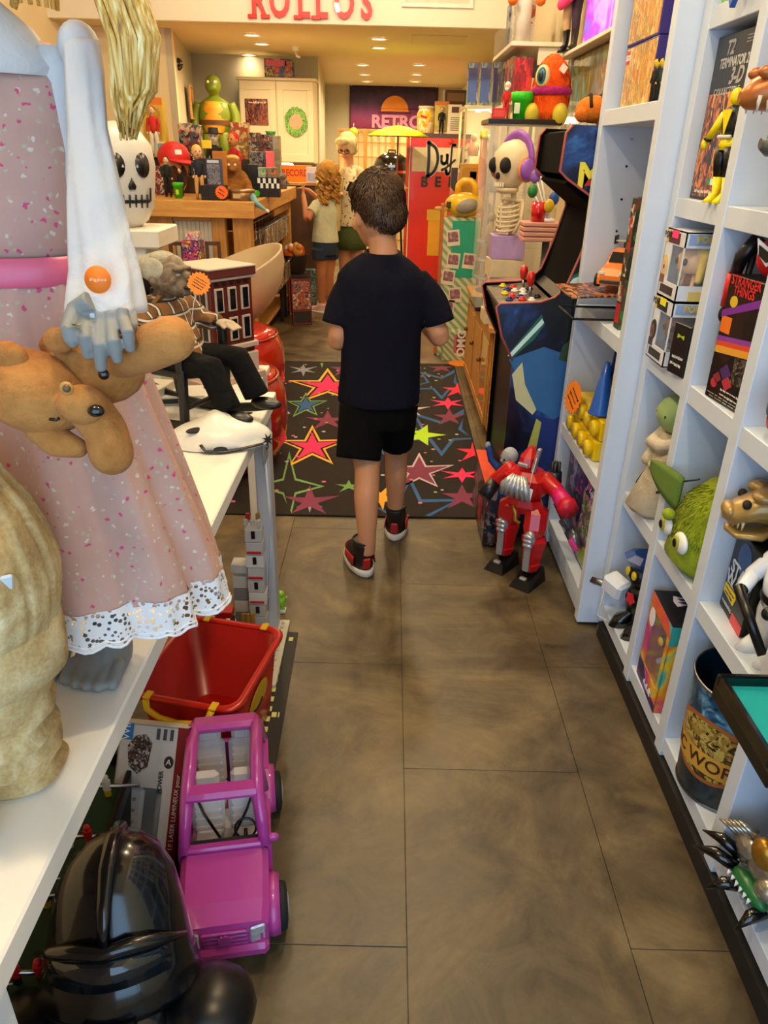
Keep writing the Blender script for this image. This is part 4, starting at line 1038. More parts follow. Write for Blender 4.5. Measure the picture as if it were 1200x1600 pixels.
for s_ in (-1,1):
    MB().loft([ring((s_*.032,-.02,0),.022,.04,14),ring((s_*.032,-.01,.02),.02,.03,14),ring((s_*.032,0,.035),.019,.02,14),ring((s_*.03,0,.09),.028,.028,14),ring((s_*.028,0,.12),.026,.026,14)]).build('leg',WG,wr)
    a=MB().cap((s_*.062,0,.20),(s_*.075,-.03,.155),.02,.018).cap((s_*.075,-.03,.155),(s_*.05,-.065,.14),.017,.015).build('arm',WG,wr)
    MB().ell((s_*.046,-.072,.138),.014).build('glove',BLK,a)
MB().loft([ring((0,0,.115),.052,.04,18),ring((0,0,.16),.058,.044,18),ring((0,0,.205),.06,.042,18),ring((0,0,.225),.022,.022,18)]).build('torso',WG,wr)
MB().lathe([(.055,0),(.056,.004),(.056,.012),(.055,.016)],24,(0,0,.128),cap=False).build('belt',BLK,wr).scale=(1.02,.80,1)
hm=MB().lathe([(.03,0),(.046,.008),(.052,.04),(.05,.07),(.034,.095),(0,.106)],24,(0,0,.222)).build('helmet',WG,wr)
MB().lathe([(.0525,.048),(.0535,.052),(.0525,.064),(.0515,.068)],24,(0,0,.222),cap=False).build('brow_band',BLK,hm)
for s_ in (-1,1):MB().box((s_*.02,-.050,.262),(.018,.01,.010),.003,(0,0,s_*.4)).build('eye_slot',BLK,hm)
MB().box((0,-.043,.24),(.03,.012,.006),.002).build('vent',BLK,hm)
MB().cyl((-.045,-.085,.15),(.06,-.07,.05),.011,.010,12).build('baton',BLK,wr)
# row 0
pg=thing('figure_with_radio','black toy figure with a blue cap and a white box on the lowest cube shelf','toy figure',(.79,1.92,.1175),R(-75))
for s_ in (-1,1):
    MB().loft([ring((s_*.035,-.02,0),.026,.045,12),ring((s_*.035,-.012,.03),.026,.036,12),ring((s_*.03,0,.045),.014,.014,12),ring((s_*.03,0,.08),.014,.014,12)]).build('boot',BLACK_GLOSS,pg)
MB().loft([ring((0,0,.075),.04,.034,16),ring((0,0,.12),.05,.04,16),ring((0,0,.165),.03,.026,16)]).build('body',BLK,pg)
MB().ell((0,-.01,.20),(.042,.04,.042)).build('head',BLK,pg)
for s_ in (-1,1):MB().ell((s_*.016,-.046,.21),(.011,.006,.015)).build('eye',pm('e8c81e',.3),pg)
MB().loft([ring((0,0,.225),.042,.042,8),ring((0,-.01,.26),.06,.06,8),ring((.005,-.01,.275),.035,.035,8)],True,False).build('cap',pm('1a3f86',.35),pg)
wbx=MB().box((-.055,-.05,.135),(.075,.06,.06),.010,(.1,.2,.3)).build('white_box',pm('dfe4ec',.35),pg)
MB().prism(starpoly(5,.022,.016),0,.003).build('red_badge',pm('d82430',.5),pg).matrix_local=frame((.03,-.052,.14),(1,0,0),(0,0,1))
MB().cap((-.04,-.01,.15),(-.05,-.05,.12),.014).build('arm',BLK,pg)
MB().cyl((-.10,-.06,.115),(-.15,-.075,.10),.013,.013,4).build('grey_nozzle',STEEL,pg)
MB().tube([(-.09,-.065,.11),(-.08,-.075,.06),(-.10,-.07,.0),(-.06,-.06,.003)],.002,5).build('cable',WHITE,pg)
cz=(.175,.12,.275)
cbx=wbox('rainbow_toy_box','rainbow coloured window box with a black top holding a pale toy','toy box',(.735+.06,1.62,.1175),R(-93),cz,art('rainbow_carton_print',['7a2a9a','c83a8a','e87a2a','e8c82a','3ab0a8','7a4ab0'],7,.8,mode='LINEAR'),(.22,.88,.22,.86),pm('8a90b0',.5))
print_panel(cbx,cz,'T',.0,1,.0,1,pm('141216',.4),'black_top');print_panel(cbx,cz,'F',.0,1,.86,1,art('rainbow_band',['e8d82a','e86a2a','d82a6a','3ab0b8'],9,.5),'rainbow_band')
print_panel(cbx,cz,'F',.0,1,.0,.22,art('purple_foot_print',['4a2a7a','2a1646','7a5ab0','3a2060'],14),'printed_foot',.001,[(0,0),(1,0),(1,.35),(.5,.45),(.25,1),(0,1)])
print_panel(cbx,cz,'F',.05,.30,.66,.86,pm('eceaf0',.5),'speech_bubble',.0014,[(.5+.5*math.cos(a*PI/8),.5+.5*math.sin(a*PI/8)) for a in range(16)])
print_panel(cbx,cz,'F',.35,.75,.05,.13,pm('e8e4f0',.5),'title_mark',.0014,[(0,.2),(.2,1),(.3,.3),(.5,.9),(.6,.2),(.8,1),(1,.1),(.5,0)])
print_panel(cbx,cz,'T',.15,.45,.3,.6,pm('e8e4f0',.5),'title_mark',.0014,[(0,.2),(.2,1),(.3,.3),(.5,.9),(.6,.2),(.8,1),(1,.1),(.5,0)])
print_panel(cbx,cz,'R',.0,1,.78,1,pm('2aa0a0',.4),'teal_corner',.001,[(0,0),(1,.5),(1,1),(0,1)])
ct=thing('pale_cat_toy','shiny pale grey toy with yellow goggles inside the rainbow window box','toy',(.80,1.62,.121),R(-85))
PG_=pm('a8b4cc',.2,coat=.5)
MB().ell((0,0,.18),(.05,.035,.06)).build('head',PG_,ct)
for s_ in (-1,1):
    g_=MB().ell((s_*.022,-.036,.155),(.018,.008,.018)).build('goggle',BLK,ct)
    MB().ell((s_*.022,-.042,.155),(.013,.006,.013)).build('lens',pm('f0c020',.3),g_)
    MB().cap((s_*.02,0,.05),(s_*.026,-.01,.012),.013,.014).build('leg',PG_,ct)
    MB().cap((s_*.03,0,.09),(s_*.045,-.02,.07),.010).build('arm',PG_,ct)
MB().ell((0,0,.085),(.03,.026,.04)).build('body',PG_,ct)
# printed tin bucket
bk=thing('tin_bucket','tall printed tin bucket with yellow banner lettering on the lowest cube shelf','bucket',(.815,1.295,.1175))
BKA=NT('bucket_print');co=BKA.coord('Object');f=BKA.noise(co,22,5,.6,1.0);g=BKA.noise(co,4,2)
tcz=BKA.n('ShaderNodeSeparateXYZ');BKA.l(BKA.coord('Object'),tcz.inputs[0])
hz_=BKA.n('ShaderNodeMapRange');hz_.inputs[1].default_value=0;hz_.inputs[2].default_value=.31;BKA.l(tcz.outputs[2],hz_.inputs[0])
wv=BKA.ramp(f,[(.35,'0c2038'),(.5,'24567c'),(.62,'6a9cb8'),(.72,'b8d4dc')]);lw=BKA.ramp(f,[(.35,'0a1014'),(.6,'24343c'),(.75,'3c5058')])
BKA.out(BKA.mix(BKA.ramp(hz_.outputs[0],[(.3,(0,0,0,1)),(.5,(1,1,1,1))]),lw,wv),.3);BKA=BKA.m
MB().lathe([(.100,0),(.118,.31)],40,cap=False).build('wall',BKA,bk)
MB().lathe([(.0,.004),(.097,.004),(.1155,.309)],40,cap=False).build('inside',pm('0c2c3c',.3),bk)
MB().lathe([(.1145,.309),(.1175,.313),(.1205,.309),(.118,.304)],40,cap=False).build('rolled_rim',STEEL,bk)
MB().lathe([(.100,.0),(.1025,.004),(.1015,.010)],40,cap=False).build('bottom_rim',STEEL,bk)
rad= lambda z:.100+.018*z/.31+.0008
def wrap(me_obj,a0):
    for v in me_obj.data.vertices:
        x,z,d=v.co.x,v.co.y,v.co.z
        r_=rad(z)+d;a=a0+x/.11
        v.co=Vector((math.cos(a)*r_,math.sin(a)*r_,z))
def band(name,pts,m,d=.0004,n=24):
    mb=MB()
    # strip given by (x, zlow, zhigh)
    vs=[];fs=[]
    for (x,a,b) in pts:vs+=[(x,a,d),(x,b,d)]
    for i in range(len(pts)-1):fs.append((2*i,2*i+2,2*i+3,2*i+1))
    o=mb.put(vs,fs).build(name,m,bk,fix=False);wrap(o,R(212)); return o
xs=[-.16+.01*i for i in range(33)]
band('orange_roundel',[(x,.155-math.sqrt(max(0,.0144-x*x))*.72,.155+math.sqrt(max(0,.0144-x*x))*.72) for x in [-.1199+.007493*i for i in range(33)]],pm('a8622e',.4),.0003)
band('yellow_roundel',[(x,.155-math.sqrt(max(0,.0110-x*x))*.72,.155+math.sqrt(max(0,.0110-x*x))*.72) for x in [-.1048+.00655*i for i in range(33)]],art('yellow_relief_print',['b89a44','c8b058','5a3c1c','a07c34','2c1e12'],22,1.5),.0006)
band('banner',[(x,.095+.1*x*x,.150+.1*x*x) for x in xs],pm('d8a23a',.4),.001)
lt=text('JURASSIC WORLD',.046,bk,Matrix.Translation((-.055,.122,.0014)),pm('4a2416',.5),.0004,bold=.0006,sx=.98);wrap(lt,R(212))
# dragon claw toy
dg=thing('dragon_claw_toy','silver gold and green dragon claw toy with black talons on the lowest cube shelf','toy',(.79,1.00,.1175),R(-80))
SG=pm('b8b0a0',.25,.8,var=.25,scale=40);GG=pm('b8862a',.3,.7,var=.3,scale=30)
bd=MB().ell((0,0,.085),(.06,.055,.05)).ell((-.04,-.03,.10),(.035,.03,.03)).ell((.035,-.03,.07),(.03,.035,.03)).ell((-.05,.0,.055),(.03,.04,.03))
for q in range(5):bd.cyl((-.07+.01*q,-.04,.105+.01*q),(-.105+.012*q,-.065,.11+.012*q),.010,.002,6)
bd.build('armour_body',SG,dg)
MB().ell((.0,-.035,.125),(.03,.025,.04),(.3,0,0)).ell((.04,-.02,.13),(.03,.03,.045)).build('gold_plates',GG,dg)
MB().tube([(-.03,.0,.14),(-.01,-.02,.185),(.04,-.02,.205),(.09,.0,.20)],[.012,.016,.018,.02],10).build('green_crest',pm('1f7a3a',.3),dg)
MB().ell((.01,-.055,.045),(.05,.02,.02)).build('green_jaw',pm('1f6a34',.3),dg)
for a,b in (((-.06,-.03,.05),(-.13,-.075,.05)),((-.045,-.045,.035),(-.12,-.10,.02)),((-.01,-.06,.03),(-.03,-.12,.006)),((.05,-.05,.03),(.06,-.11,.004))):
    a=Vector(a);b=Vector(b);MB().tube([a,(a*.5+b*.5)+Vector((0,0,.012)),b],[.014,.013,.001],10).build('talon',BLACK_GLOSS,dg)
tt=MB()
for q in range(6):tt.cyl((-.03+q*.013,-.074,.05),(-.03+q*.013,-.078,.038),.004,.001,6)
tt.build('teeth',WHITE,dg)
# miniature felt table sticking out of the shelf
pt=thing('mini_pool_table','black tray-like miniature table with teal felt jutting out of the cube shelf','toy table',(.815,.952,.5325))
MB().box((0,0,.055),(.425,.218,.03),.002).build('bed',BLK,pt)
for s_ in (-1,1):
    MB().box((0,s_*.1035,.080),(.425,.012,.026),.003).build('rail',BLACK_GLOSS,pt)
    MB().box((s_*.206,0,.080),(.013,.195,.026),.003).build('rail',BLACK_GLOSS,pt)
    for u in (-1,1):MB().cyl((u*.13,s_*.08,0),(u*.13,s_*.08,.042),.012,.014,10).build('leg',BLK,pt)
MB().box((0,0,.0715),(.398,.194,.003)).build('felt',pm('0aa0a0',.9),pt)
bl=thing('brown_ball','small brown ball on the teal felt of the miniature table','ball',(.80,.93,.6056))
MB().ell((0,0,.022),.022).build('ball',pm('6a3a1e',.3),bl);MB().lathe([(.0221,-.006),(.0224,0),(.0221,.006)],20,(0,0,.022),cap=False).build('stripe',pm('3a6aa8',.3),bl)
# ------------------------------------------------------------------ left display table
tb=thing('display_table','long white display table along the left side of the aisle','table',(-.70,1.25,0))
MB().box((0,.0,.782),(.742,1.73,.036),.003).build('table_top',TABLE_WHITE,tb)
MB().box((.0,-.835,.382),(.70,.03,.764),.003).build('end_panel',pm('e2e2de',.45,var=.03),tb)
lg=MB().box((.335,.80,.382),(.045,.07,.764),.004);lg.box((.30,.80,.70),(.03,.05,.12),.003);lg.build('leg',pm('b9babb',.45,var=.04),tb)
MB().box((-.335,.80,.382),(.045,.07,.764),.004).build('leg',pm('b9babb',.45,var=.04),tb)
bkt=MB().box((.3585,.70,.70),(.006,.075,.11),.003).build('bracket',pm('a8aaac',.4,.3),tb)
MB().at(frame((.362,.70,.69),(0,1,0),(0,0,1))).lathe([(.009,0),(.009,.004),(.004,.007),(0,.007)],12).build('bolt',STEEL,bkt)
MB().tube([(.345,.76,.64),(.352,.77,.40),(.335,.755,.10)],.004,6).build('cable',pm('d8d8d6',.5),tb)
def wthing(name,label,cat,base,group=None):
    """thing whose parts are given in room coordinates"""
    t_=thing(name,label,cat,base,0,group)
    return t_,Matrix.Translation(-Vector(base))
# ------------------------------------------------------------------ girl mannequin in the pink dress
FLORAL=NT('floral_cotton');co=FLORAL.coord('Object')
def spots(nt,co,scale,thr,seed):
    mp=nt.n('ShaderNodeMapping');mp.inputs['Location'].default_value=(seed,seed*.7,seed*1.3);nt.l(co,mp.inputs[0])
    nz=nt.n('ShaderNodeTexNoise');nz.inputs['Scale'].default_value=scale*2;nt.l(mp.outputs[0],nz.inputs['Vector'])
    ad=nt.n('ShaderNodeMix',data_type='RGBA',blend_type='LINEAR_LIGHT');ad.inputs[0].default_value=.35/scale;nt.l(mp.outputs[0],ad.inputs[6]);nt.l(nz.outputs['Color'],ad.inputs[7])
    v=nt.n('ShaderNodeTexVoronoi');v.inputs['Scale'].default_value=scale;nt.l(ad.outputs[2],v.inputs['Vector'])
    return nt.ramp(v.outputs['Distance'],[(thr*.8,(1,1,1,1)),(thr,(0,0,0,1))])
f=FLORAL.noise(co,16,3)
base=FLORAL.mix(f,'b08676','cca391')
base=FLORAL.mix(spots(FLORAL,co,90,.22,3.1),base,'b3a88c')
base=FLORAL.mix(spots(FLORAL,co,80,.18,1.7),base,'d0bfae')
base=FLORAL.mix(spots(FLORAL,co,62,.17,0.0),base,'c84a70')
FLORAL.out(base,.9);FLORAL.bump(FLORAL.noise(co,400,2),.1,.001);FLORAL=FLORAL.m
WCOT=cloth('white_cotton','cdc9c4',.05,.95,.3,18)
GSK=pm('84847e',.6,var=.12,scale=30)
dl,W=wthing('girl_mannequin','grey-skinned girl mannequin in a pink floral dress with white sleeves on the table','mannequin',(-.40,.82,.8))
DX,DY=-.405,.82
def pleat(n,amp,ph=0.0): return lambda a:1+amp*math.sin(n*a+ph)+amp*.5*math.sin((n*2+1)*a+1)
sk=MB().at(W)
sk.loft([ring((DX+.006,DY+.0,z),rx,ry,72,fn=pleat(11,am,z*3)) for z,rx,ry,am in ((1.335,.086,.062,.0),(1.31,.092,.068,.035),(1.25,.108,.078,.06),(1.17,.128,.09,.07),(1.09,.150,.10,.07),(1.02,.170,.108,.065),(.955,.186,.115,.055))],cap=False)
sk.build('skirt',FLORAL,dl)
bo=MB().at(W);bo.loft([ring((DX,DY,z),rx,ry,40) for z,rx,ry in ((1.335,.085,.06),(1.38,.09,.064),(1.44,.098,.066),(1.50,.098,.06),(1.535,.075,.05))]);bo.build('bodice',FLORAL,dl)
MB().at(W).loft([ring((DX,DY,z),rx,ry,40) for z,rx,ry in ((1.318,.094,.070),(1.321,.0965,.0725),(1.342,.0935,.0695),(1.346,.089,.065))],cap=False).build('satin_sash',pm('d8607c',.35),dl)
MB().at(W).loft([ring((DX-.005,DY-.012,z),rx,ry,40) for z,rx,ry in ((1.505,.09,.062),(1.512,.094,.066),(1.545,.07,.05),(1.565,.045,.035))],cap=False).build('collar',WCOT,dl)
# lace hem, openwork band
LACE=NT('lace');co=LACE.coord('Object');v=LACE.n('ShaderNodeTexVoronoi');v.inputs['Scale'].default_value=150;LACE.l(co,v.inputs['Vector'])
LACE.out(LACE.mix(LACE.noise(co,30),'d8cfc8','efe8e2'),.9);LACE.l(LACE.ramp(v.outputs['Distance'],[(.34,(0,0,0,1)),(.42,(1,1,1,1))]),LACE.b.inputs['Alpha']);LACE=LACE.m
def hemz(a,k): return k*.006*abs(math.sin(a*16))
lc=MB().at(W);rings=[]
for z,rx,ry,k in ((.962,.1865,.1155,0),(.942,.188,.117,0),(.918,.191,.119,1)):
    rings.append([Vector((DX+.006+rx*pleat(11,.055,z*3)(2*PI*q/144)*math.cos(2*PI*q/144),DY+ry*pleat(11,.055,z*3)(2*PI*q/144)*math.sin(2*PI*q/144),z-hemz(2*PI*q/144,k))) for q in range(144)])
lo=lc.loft(rings,cap=False).build('lace_hem',LACE,dl)
ed_=MB().at(W)
ed_.tube(rings[2],.0022,5,close=True);ed_.tube([p.lerp(q,.8) for p,q in zip(rings[1],rings[2])],.0015,5,close=True)
ed_.build('lace_scallops',pm('e9e2dc',.9),lo)
# arm sleeve (photo right), cuff, hand
SP=[at(126,62,Y=.79),at(132,110,Y=.775),at(137,200,Y=.75),at(150,310,Y=.72),at(165,420,Y=.69),at(163,487,Y=.672)]
SR=[.015,.0165,.0165,.023,.028,.0335]
def sleeve(P_,R_,n=48,amp=.10):
    rr=[]
    m=len(P_);dens=5
    for i in range((m-1)*dens+1):
        j=min(i//dens,m-2);t_=i/dens-j
        c_=P_[j].lerp(P_[j+1],t_);r_=R_[j]*(1-t_)+R_[j+1]*t_
        rr.append(ring(c_,r_*1.05,r_*.8,n,fn=lambda a,i=i:1+amp*(1-abs(math.sin(3*a+i*.10)))+amp*.5*math.sin(7*a-i*.25)-amp*.3))
    return rr
MB().at(W).loft(sleeve(SP,SR)).build('sleeve',WCOT,dl)
MB().at(W).ell(SP[0]+Vector((-.006,.01,-.005)),(.0185,.023,.022)).build('shoulder_puff',WCOT,dl)
SP2=[Vector((2*DX-p.x,p.y+.02,p.z)) for p in SP]
MB().at(W).loft(sleeve(SP2,SR)).build('sleeve',WCOT,dl)
# sash of the side panel between bodice and arm (white underarm)
MB().at(W).loft([ring((DX+.085,DY+.005,z),rx,.035,20) for z,rx in ((1.40,.012),(1.45,.022),(1.50,.03),(1.53,.018))]).build('underarm_gusset',WCOT,dl)
hb=MB().at(W)
wr_=at(165,470,Y=.672);kn_=at(160,505,Y=.652)
hb.loft([ring(wr_,.022,.014,14),ring(wr_.lerp(kn_,.5),.030,.013,14),ring(kn_,.032,.013,14),ring(kn_+Vector((0,.0,-.008)),.029,.010,14)])
FNG=[((137,500),(133,528),(138,556),.0058),((156,505),(156,540),(158,575),.0061),((174,503),(178,535),(184,562),.0059),((192,498),(200,520),(204,545),.0053)]
for a,b,c_,r_ in FNG:
    A,B,C_=at(*a,Y=.648),at(*b,Y=.628),at(*c_,Y=.634)
    hb.tube([A+Vector((0,.004,.008)),A,A.lerp(B,.5),B,B.lerp(C_,.5),C_,C_+Vector((0,.004,-.003))],[r_,r_*1.05,r_,r_*1.06,r_*.95,r_*.85,r_*.3],10)
A,B,C_=at(118,485,Y=.65),at(108,515,Y=.632),at(116,543,Y=.632)
hb.tube([A+Vector((.015,0,.008)),A,B,B.lerp(C_,.6),C_],[.010,.0085,.0075,.007,.003],10)
hb.build('hand',GSK,dl,remesh=.0014,smooth_it=3)
RG=MB().at(W);RG.tube([at(x,y,Y=yy) for x,y,yy in ((103,511,.630),(112,508,.618),(123,509,.626),(118,512,.645))],.0016,6,close=True);RG.build('elastic_ring',pm('b8a878',.6),dl)
STK=wthing('round_sticker','round orange price sticker on the white sleeve cuff','price tag',at(153,437,Y=.655));st_,W2=STK
MB().lathe([(.0115,0),(.0115,.0008)],24).build('sticker',pm('f07818',.6),st_);st_.rotation_euler=(R(82),0,0)
scribble(st_,Matrix.Translation((0,0,.0008)),.016,.006,1,pm('ffb070',.6),5)
# feet
for fx,vis in ((-.385,1),(-.47,0)):
    fb=MB().at(W)
    fb.loft([ring((fx,.86,.86),.026,.03,16),ring((fx,.85,.835),.03,.045,16),ring((fx,.825,.815),.038,.06,16),ring((fx,.82,.803),.038,.06,16)])
    for q in range(5):
        x=fx-.032+q*.016;l=(.052,.058,.056,.052,.044)[q] if fx<-.42 else (.044,.052,.056,.058,.052)[q]
        fb.cap((x,.80,.816),(x,.82-l,.810),.010,.0088 if q else .010)
    fb.build('foot',GSK,dl,remesh=.003,smooth_it=3)
    MB().at(W).cyl((fx,.86,.85),(fx,.84,1.1),.022,.03,14).build('leg',GSK,dl)
# head and hair
MB().at(W).ell((DX-.02,DY+.0,1.675),(.072,.08,.10)).cap((DX-.01,DY,1.54),(DX-.012,DY,1.62),.034,.032).ell((DX-.02,DY-.082,1.665),(.010,.014,.012)).ell((DX-.02,DY-.066,1.615),(.035,.02,.022)).build('head',GSK,dl,remesh=.005,smooth_it=4)
for s_ in (-1,1):MB().at(W).ell((DX-.02+s_*.028,DY-.068,1.685),(.011,.007,.008)).build('eye',BLACK_GLOSS,dl)
HAIR=NT('blond_hair');co=HAIR.coord('Object',(90,90,3));f=HAIR.noise(co,3,3);HAIR.out(HAIR.ramp(f,[(.3,'9a6a24'),(.5,'e0b050'),(.7,'fbe6a4')]),.38);HAIR=HAIR.m
hr=MB().at(W).ell((DX-.02,DY+.015,1.70),(.088,.09,.095));
rnd=random.Random(5)
for q in range(230):
    a=rnd.uniform(0,1);b=rnd.uniform(-1,1)
    top=Vector((DX+.05+.03*a,DY-.02+.05*b,1.74))
    mid=at(172+76*a,60,Y=.745+.03*b);low=at(180+58*a+rnd.uniform(-8,8),130+rnd.uniform(0,20),Y=.745+.028*b);end=at(190+22*a+rnd.uniform(-5,5),190+rnd.uniform(-25,30),Y=.745+.02*b)
    hr.tube([top,top.lerp(mid,.6)+Vector((.02,0,.0)),mid,low,end],[.0024,.0028,.0028,.0024,.0008],5)
for q in range(36):
    a=q/36
    p=Vector((DX+.055,DY-.05+.1*a,1.66));e=Vector((DX+.055+.02*math.sin(q),DY-.01+.05*a,1.565+.01*(q%3)))
    hr.tube([p,(p+e)/2+Vector((.012,0,0)),e],[.005,.005,.002],6)
    hr.tube([(DX-.09,DY-.04+.1*a,1.68),(DX-.13,DY-.03+.08*a,1.58),(DX-.12,DY-.02+.06*a,1.45)],[.005,.006,.002],6)
hr.build('long_hair',HAIR,dl)
# ------------------------------------------------------------------ teddy bear held by the mannequin
BEAR=fur('bear_plush','8a5222','c08445',bs=70,bstr=.6)
br,W=wthing('teddy_bear','light brown teddy bear dangling from the grey hand of the mannequin','teddy bear',at(140,600,Y=.68))
A_= lambda x,y,Y:at(x,y,Y=Y)
MB().at(W).ell(A_(55,612,.665),(.052,.045,.038),(0,.35,0)).ell(A_(128,632,.632),(.022,.020,.018)).ell(A_(20,600,.665),(.035,.04,.036)).build('head',BEAR,br,remesh=.003,smooth_it=6)
MB().at(W).ell(A_(92,532,.672),(.014,.008,.012)).build('ear',BEAR,br);MB().at(W).ell(A_(10,560,.65),(.02,.012,.016)).build('ear',BEAR,br)
MB().at(W).ell(A_(150,642,.609),(.0075,.006,.0055)).build('nose',BLACK_GLOSS,br)
e=MB().at(W).ell(A_(104,607,.612),(.0062,.004,.0062)).build('button_eye',pm('b98a4c',.4),br);MB().at(W).ell(A_(104,607,.607),(.0035,.003,.0035)).build('pupil',pm('6a4a2a',.3),e)
MB().at(W).ell(A_(162,585,.640),(.005,.004,.005)).build('button_eye',BLACK_GLOSS,br)
MB().at(W).tube([A_(78,655,.617),A_(88,656,.615),A_(93,653,.617)],.0016,6).build('mouth_stitch',BLK,br)
MB().at(W).ell(A_(150,578,.70),(.048,.034,.034)).build('body',BEAR,br)
for pts,rr in (((A_(185,560,.685),A_(225,548,.665),A_(268,530,.645)),(.019,.021,.021)),((A_(62,668,.655),A_(90,690,.645),A_(122,700,.64)),(.016,.0155,.010)),((A_(140,640,.655),A_(165,672,.645),A_(174,708,.635)),(.021,.020,.021)),((A_(105,560,.69),A_(100,545,.70),A_(85,540,.70)),(.018,.018,.014))):
    mb=MB().at(W)
    for i in range(len(pts)-1):mb.cap(pts[i],pts[i+1],rr[i],rr[i+1],14)
    mb.build('limb',BEAR,br,remesh=.003,smooth_it=5)
MB().at(W).lathe([(.019,0),(.020,.004),(.014,.008)],18,(0,0,0)).build('paw_pad',BEAR,br).matrix_local=W@frame(A_(275,528,.64),(.1,-.9,.3),(0,.3,1))
# ------------------------------------------------------------------ cloth wrapped figure in front
BURL=NT('aged_cloth');co=BURL.coord('Object');f=BURL.noise(co,14,5,.6,.8);g=BURL.noise(co,220,2)
BURL.out(BURL.mix(.25,BURL.ramp(f,[(.28,'8a6634'),(.48,'c4a266'),(.68,'ecd8a6')]),BURL.ramp(g,[(.3,'8a6a3c'),(.7,'d8c090')])),.9);BURL.bump(BURL.mix(.5,f,g),.45,.004);BURL=BURL.m
wp,W=wthing('cloth_wrapped_figure','beige cloth wrapped figure with gathered top and cuff on the table','figure',(-.415,.625,.8))
gath= lambda n,amp:(lambda a:1+amp*abs(math.sin(n*a))+amp*.5*math.sin((n+3)*a))
wob= lambda a,i:1+(.15*abs(math.sin(7*a+i*.10+.8*math.sin(2*a)))**.55+.04*math.sin(17*a+i*.5)-.10)
MB().lathe([(.030,.39),(.045,.385),(.054,.365),(.070,.338),(.082,.30),(.087,.265),(.084,.235),(.076,.208),(.060,.196)],144,wob=wob).build('gathered_top',BURL,wp)
MB().lathe([(.066,.146),(.078,.150),(.0815,.180),(.0805,.208),(.070,.212)],48,wob=lambda a,i:1+.015*math.sin(5*a+i)).build('cuff',BURL,wp)
lw=MB().lathe([(.046,0),(.055,.010),(.048,.024),(.056,.038),(.048,.052),(.057,.066),(.049,.080),(.057,.096),(.052,.112),(.063,.13),(.062,.155)],96,wob=lambda a,i:1+.05*math.sin(2*a+i*1.9)+.04*math.sin(5*a-i*1.4))
lw.build('wrinkled_leg',BURL,wp)
hd_=MB()
for q in range(7):
    a=q*.9;hd_.tube([(.02*math.cos(a),.02*math.sin(a),.385),(.035*math.cos(a+.3),.035*math.sin(a+.3),.402),(.05*math.cos(a+.6),.05*math.sin(a+.6),.388)],[.008,.012,.005],8)
hd_.build('knotted_folds',BURL,wp)
MB().box((.062,-.055,.285),(.03,.004,.02),.002,(.2,.1,.7)).build('paper_scrap',pm('cfd6da',.6),wp)
gfq=thing('grey_toe','grey foot of another figure at the very left edge of the table','figure',(-.425,.525,.8))
fb=MB();fb.ell((0,0,.022),(.03,.04,.022));fb.ell((.012,-.03,.014),(.012,.014,.013));fb.ell((-.012,-.03,.014),(.012,.014,.013));fb.build('foot',GSK,gfq,remesh=.003,smooth_it=3)
# ------------------------------------------------------------------ rocking chair with the old man prop
ch=thing('rocking_chair','small black wooden rocking chair on the white table','rocking chair',(-.545,1.87,.8),R(66))
CB=pm('0c0b0b',.45,bump=.1)
for s_ in (-1,1):
    x=s_*.088
    MB().tube([(x,-.21+.042*k,.012+.75*(-.21+.042*k+.02)**2) for k in range(11)],.010,8,sq=1.3).build('rocker',CB,ch)
    MB().box((x,-.085,.085),(.02,.02,.15),.003,(.05,0,0)).build('front_leg',CB,ch)
    MB().box((x,.085,.16),(.02,.022,.31),.003,(-.12,0,0)).build('back_post',CB,ch)
    MB().box((x,-.085,.195),(.02,.02,.09),.003).build('arm_post',CB,ch)
    MB().box((x,-.01,.24),(.026,.20,.014),.005).build('armrest',CB,ch)
MB().box((0,0,.145),(.19,.19,.016),.004).build('seat',CB,ch)
for x in (-.05,-.017,.017,.05):MB().box((x,.092,.235),(.016,.008,.17),.002,(-.12,0,0)).build('back_slat',CB,ch)
MB().ell((0,.112,.335),(.10,.016,.045)).build('headrest',CB,ch)
MB().box((0,-.085,.06),(.17,.012,.012),.003).build('stretcher',CB,ch)
om=thing('old_man_prop','wrinkled grey-haired old man prop in a brown plaid shirt in the rocking chair','halloween prop',(-.545,1.87,.955),R(66));om.scale=(1.05,1,.86)
PLAID=NT('brown_plaid');co=PLAID.coord('Object')
def lines(nt,co,ax,sc,w_):
    mp=nt.n('ShaderNodeMapping');nt.l(co,mp.inputs[0]);mp.inputs['Rotation'].default_value=ax
    wv=nt.n('ShaderNodeTexWave');wv.inputs['Scale'].default_value=sc;wv.inputs['Distortion'].default_value=.6;nt.l(mp.outputs[0],wv.inputs['Vector'])
    return nt.ramp(wv.outputs['Fac'],[(w_,(0,0,0,1)),(w_+.03,(1,1,1,1))])
c_=PLAID.mix(PLAID.noise(co,20),'6a4420','8a5c2c')
c_=PLAID.mix(lines(PLAID,co,(0,0,0),9,.80),c_,'1a1512');c_=PLAID.mix(lines(PLAID,co,(0,0,0),9,.93),c_,'cfc6b4');c_=PLAID.mix(lines(PLAID,co,(0,R(90),0),8,.88),c_,'2a2420');c_=PLAID.mix(lines(PLAID,co,(0,R(90),.2),8,.95),c_,'c8bca8')
PLAID.out(c_,.85);PLAID.bump(PLAID.noise(co,30),.4,.006);PLAID=PLAID.m
OSK=NT('aged_skin');co=OSK.coord('Object');f=OSK.noise(co,26,6,.65,1.0);OSK.out(OSK.ramp(f,[(.3,'3c2f22'),(.5,'6f5c46'),(.7,'9a866c')]),.6);OSK.bump(f,.7,.008);OSK=OSK.m
sh=MB()
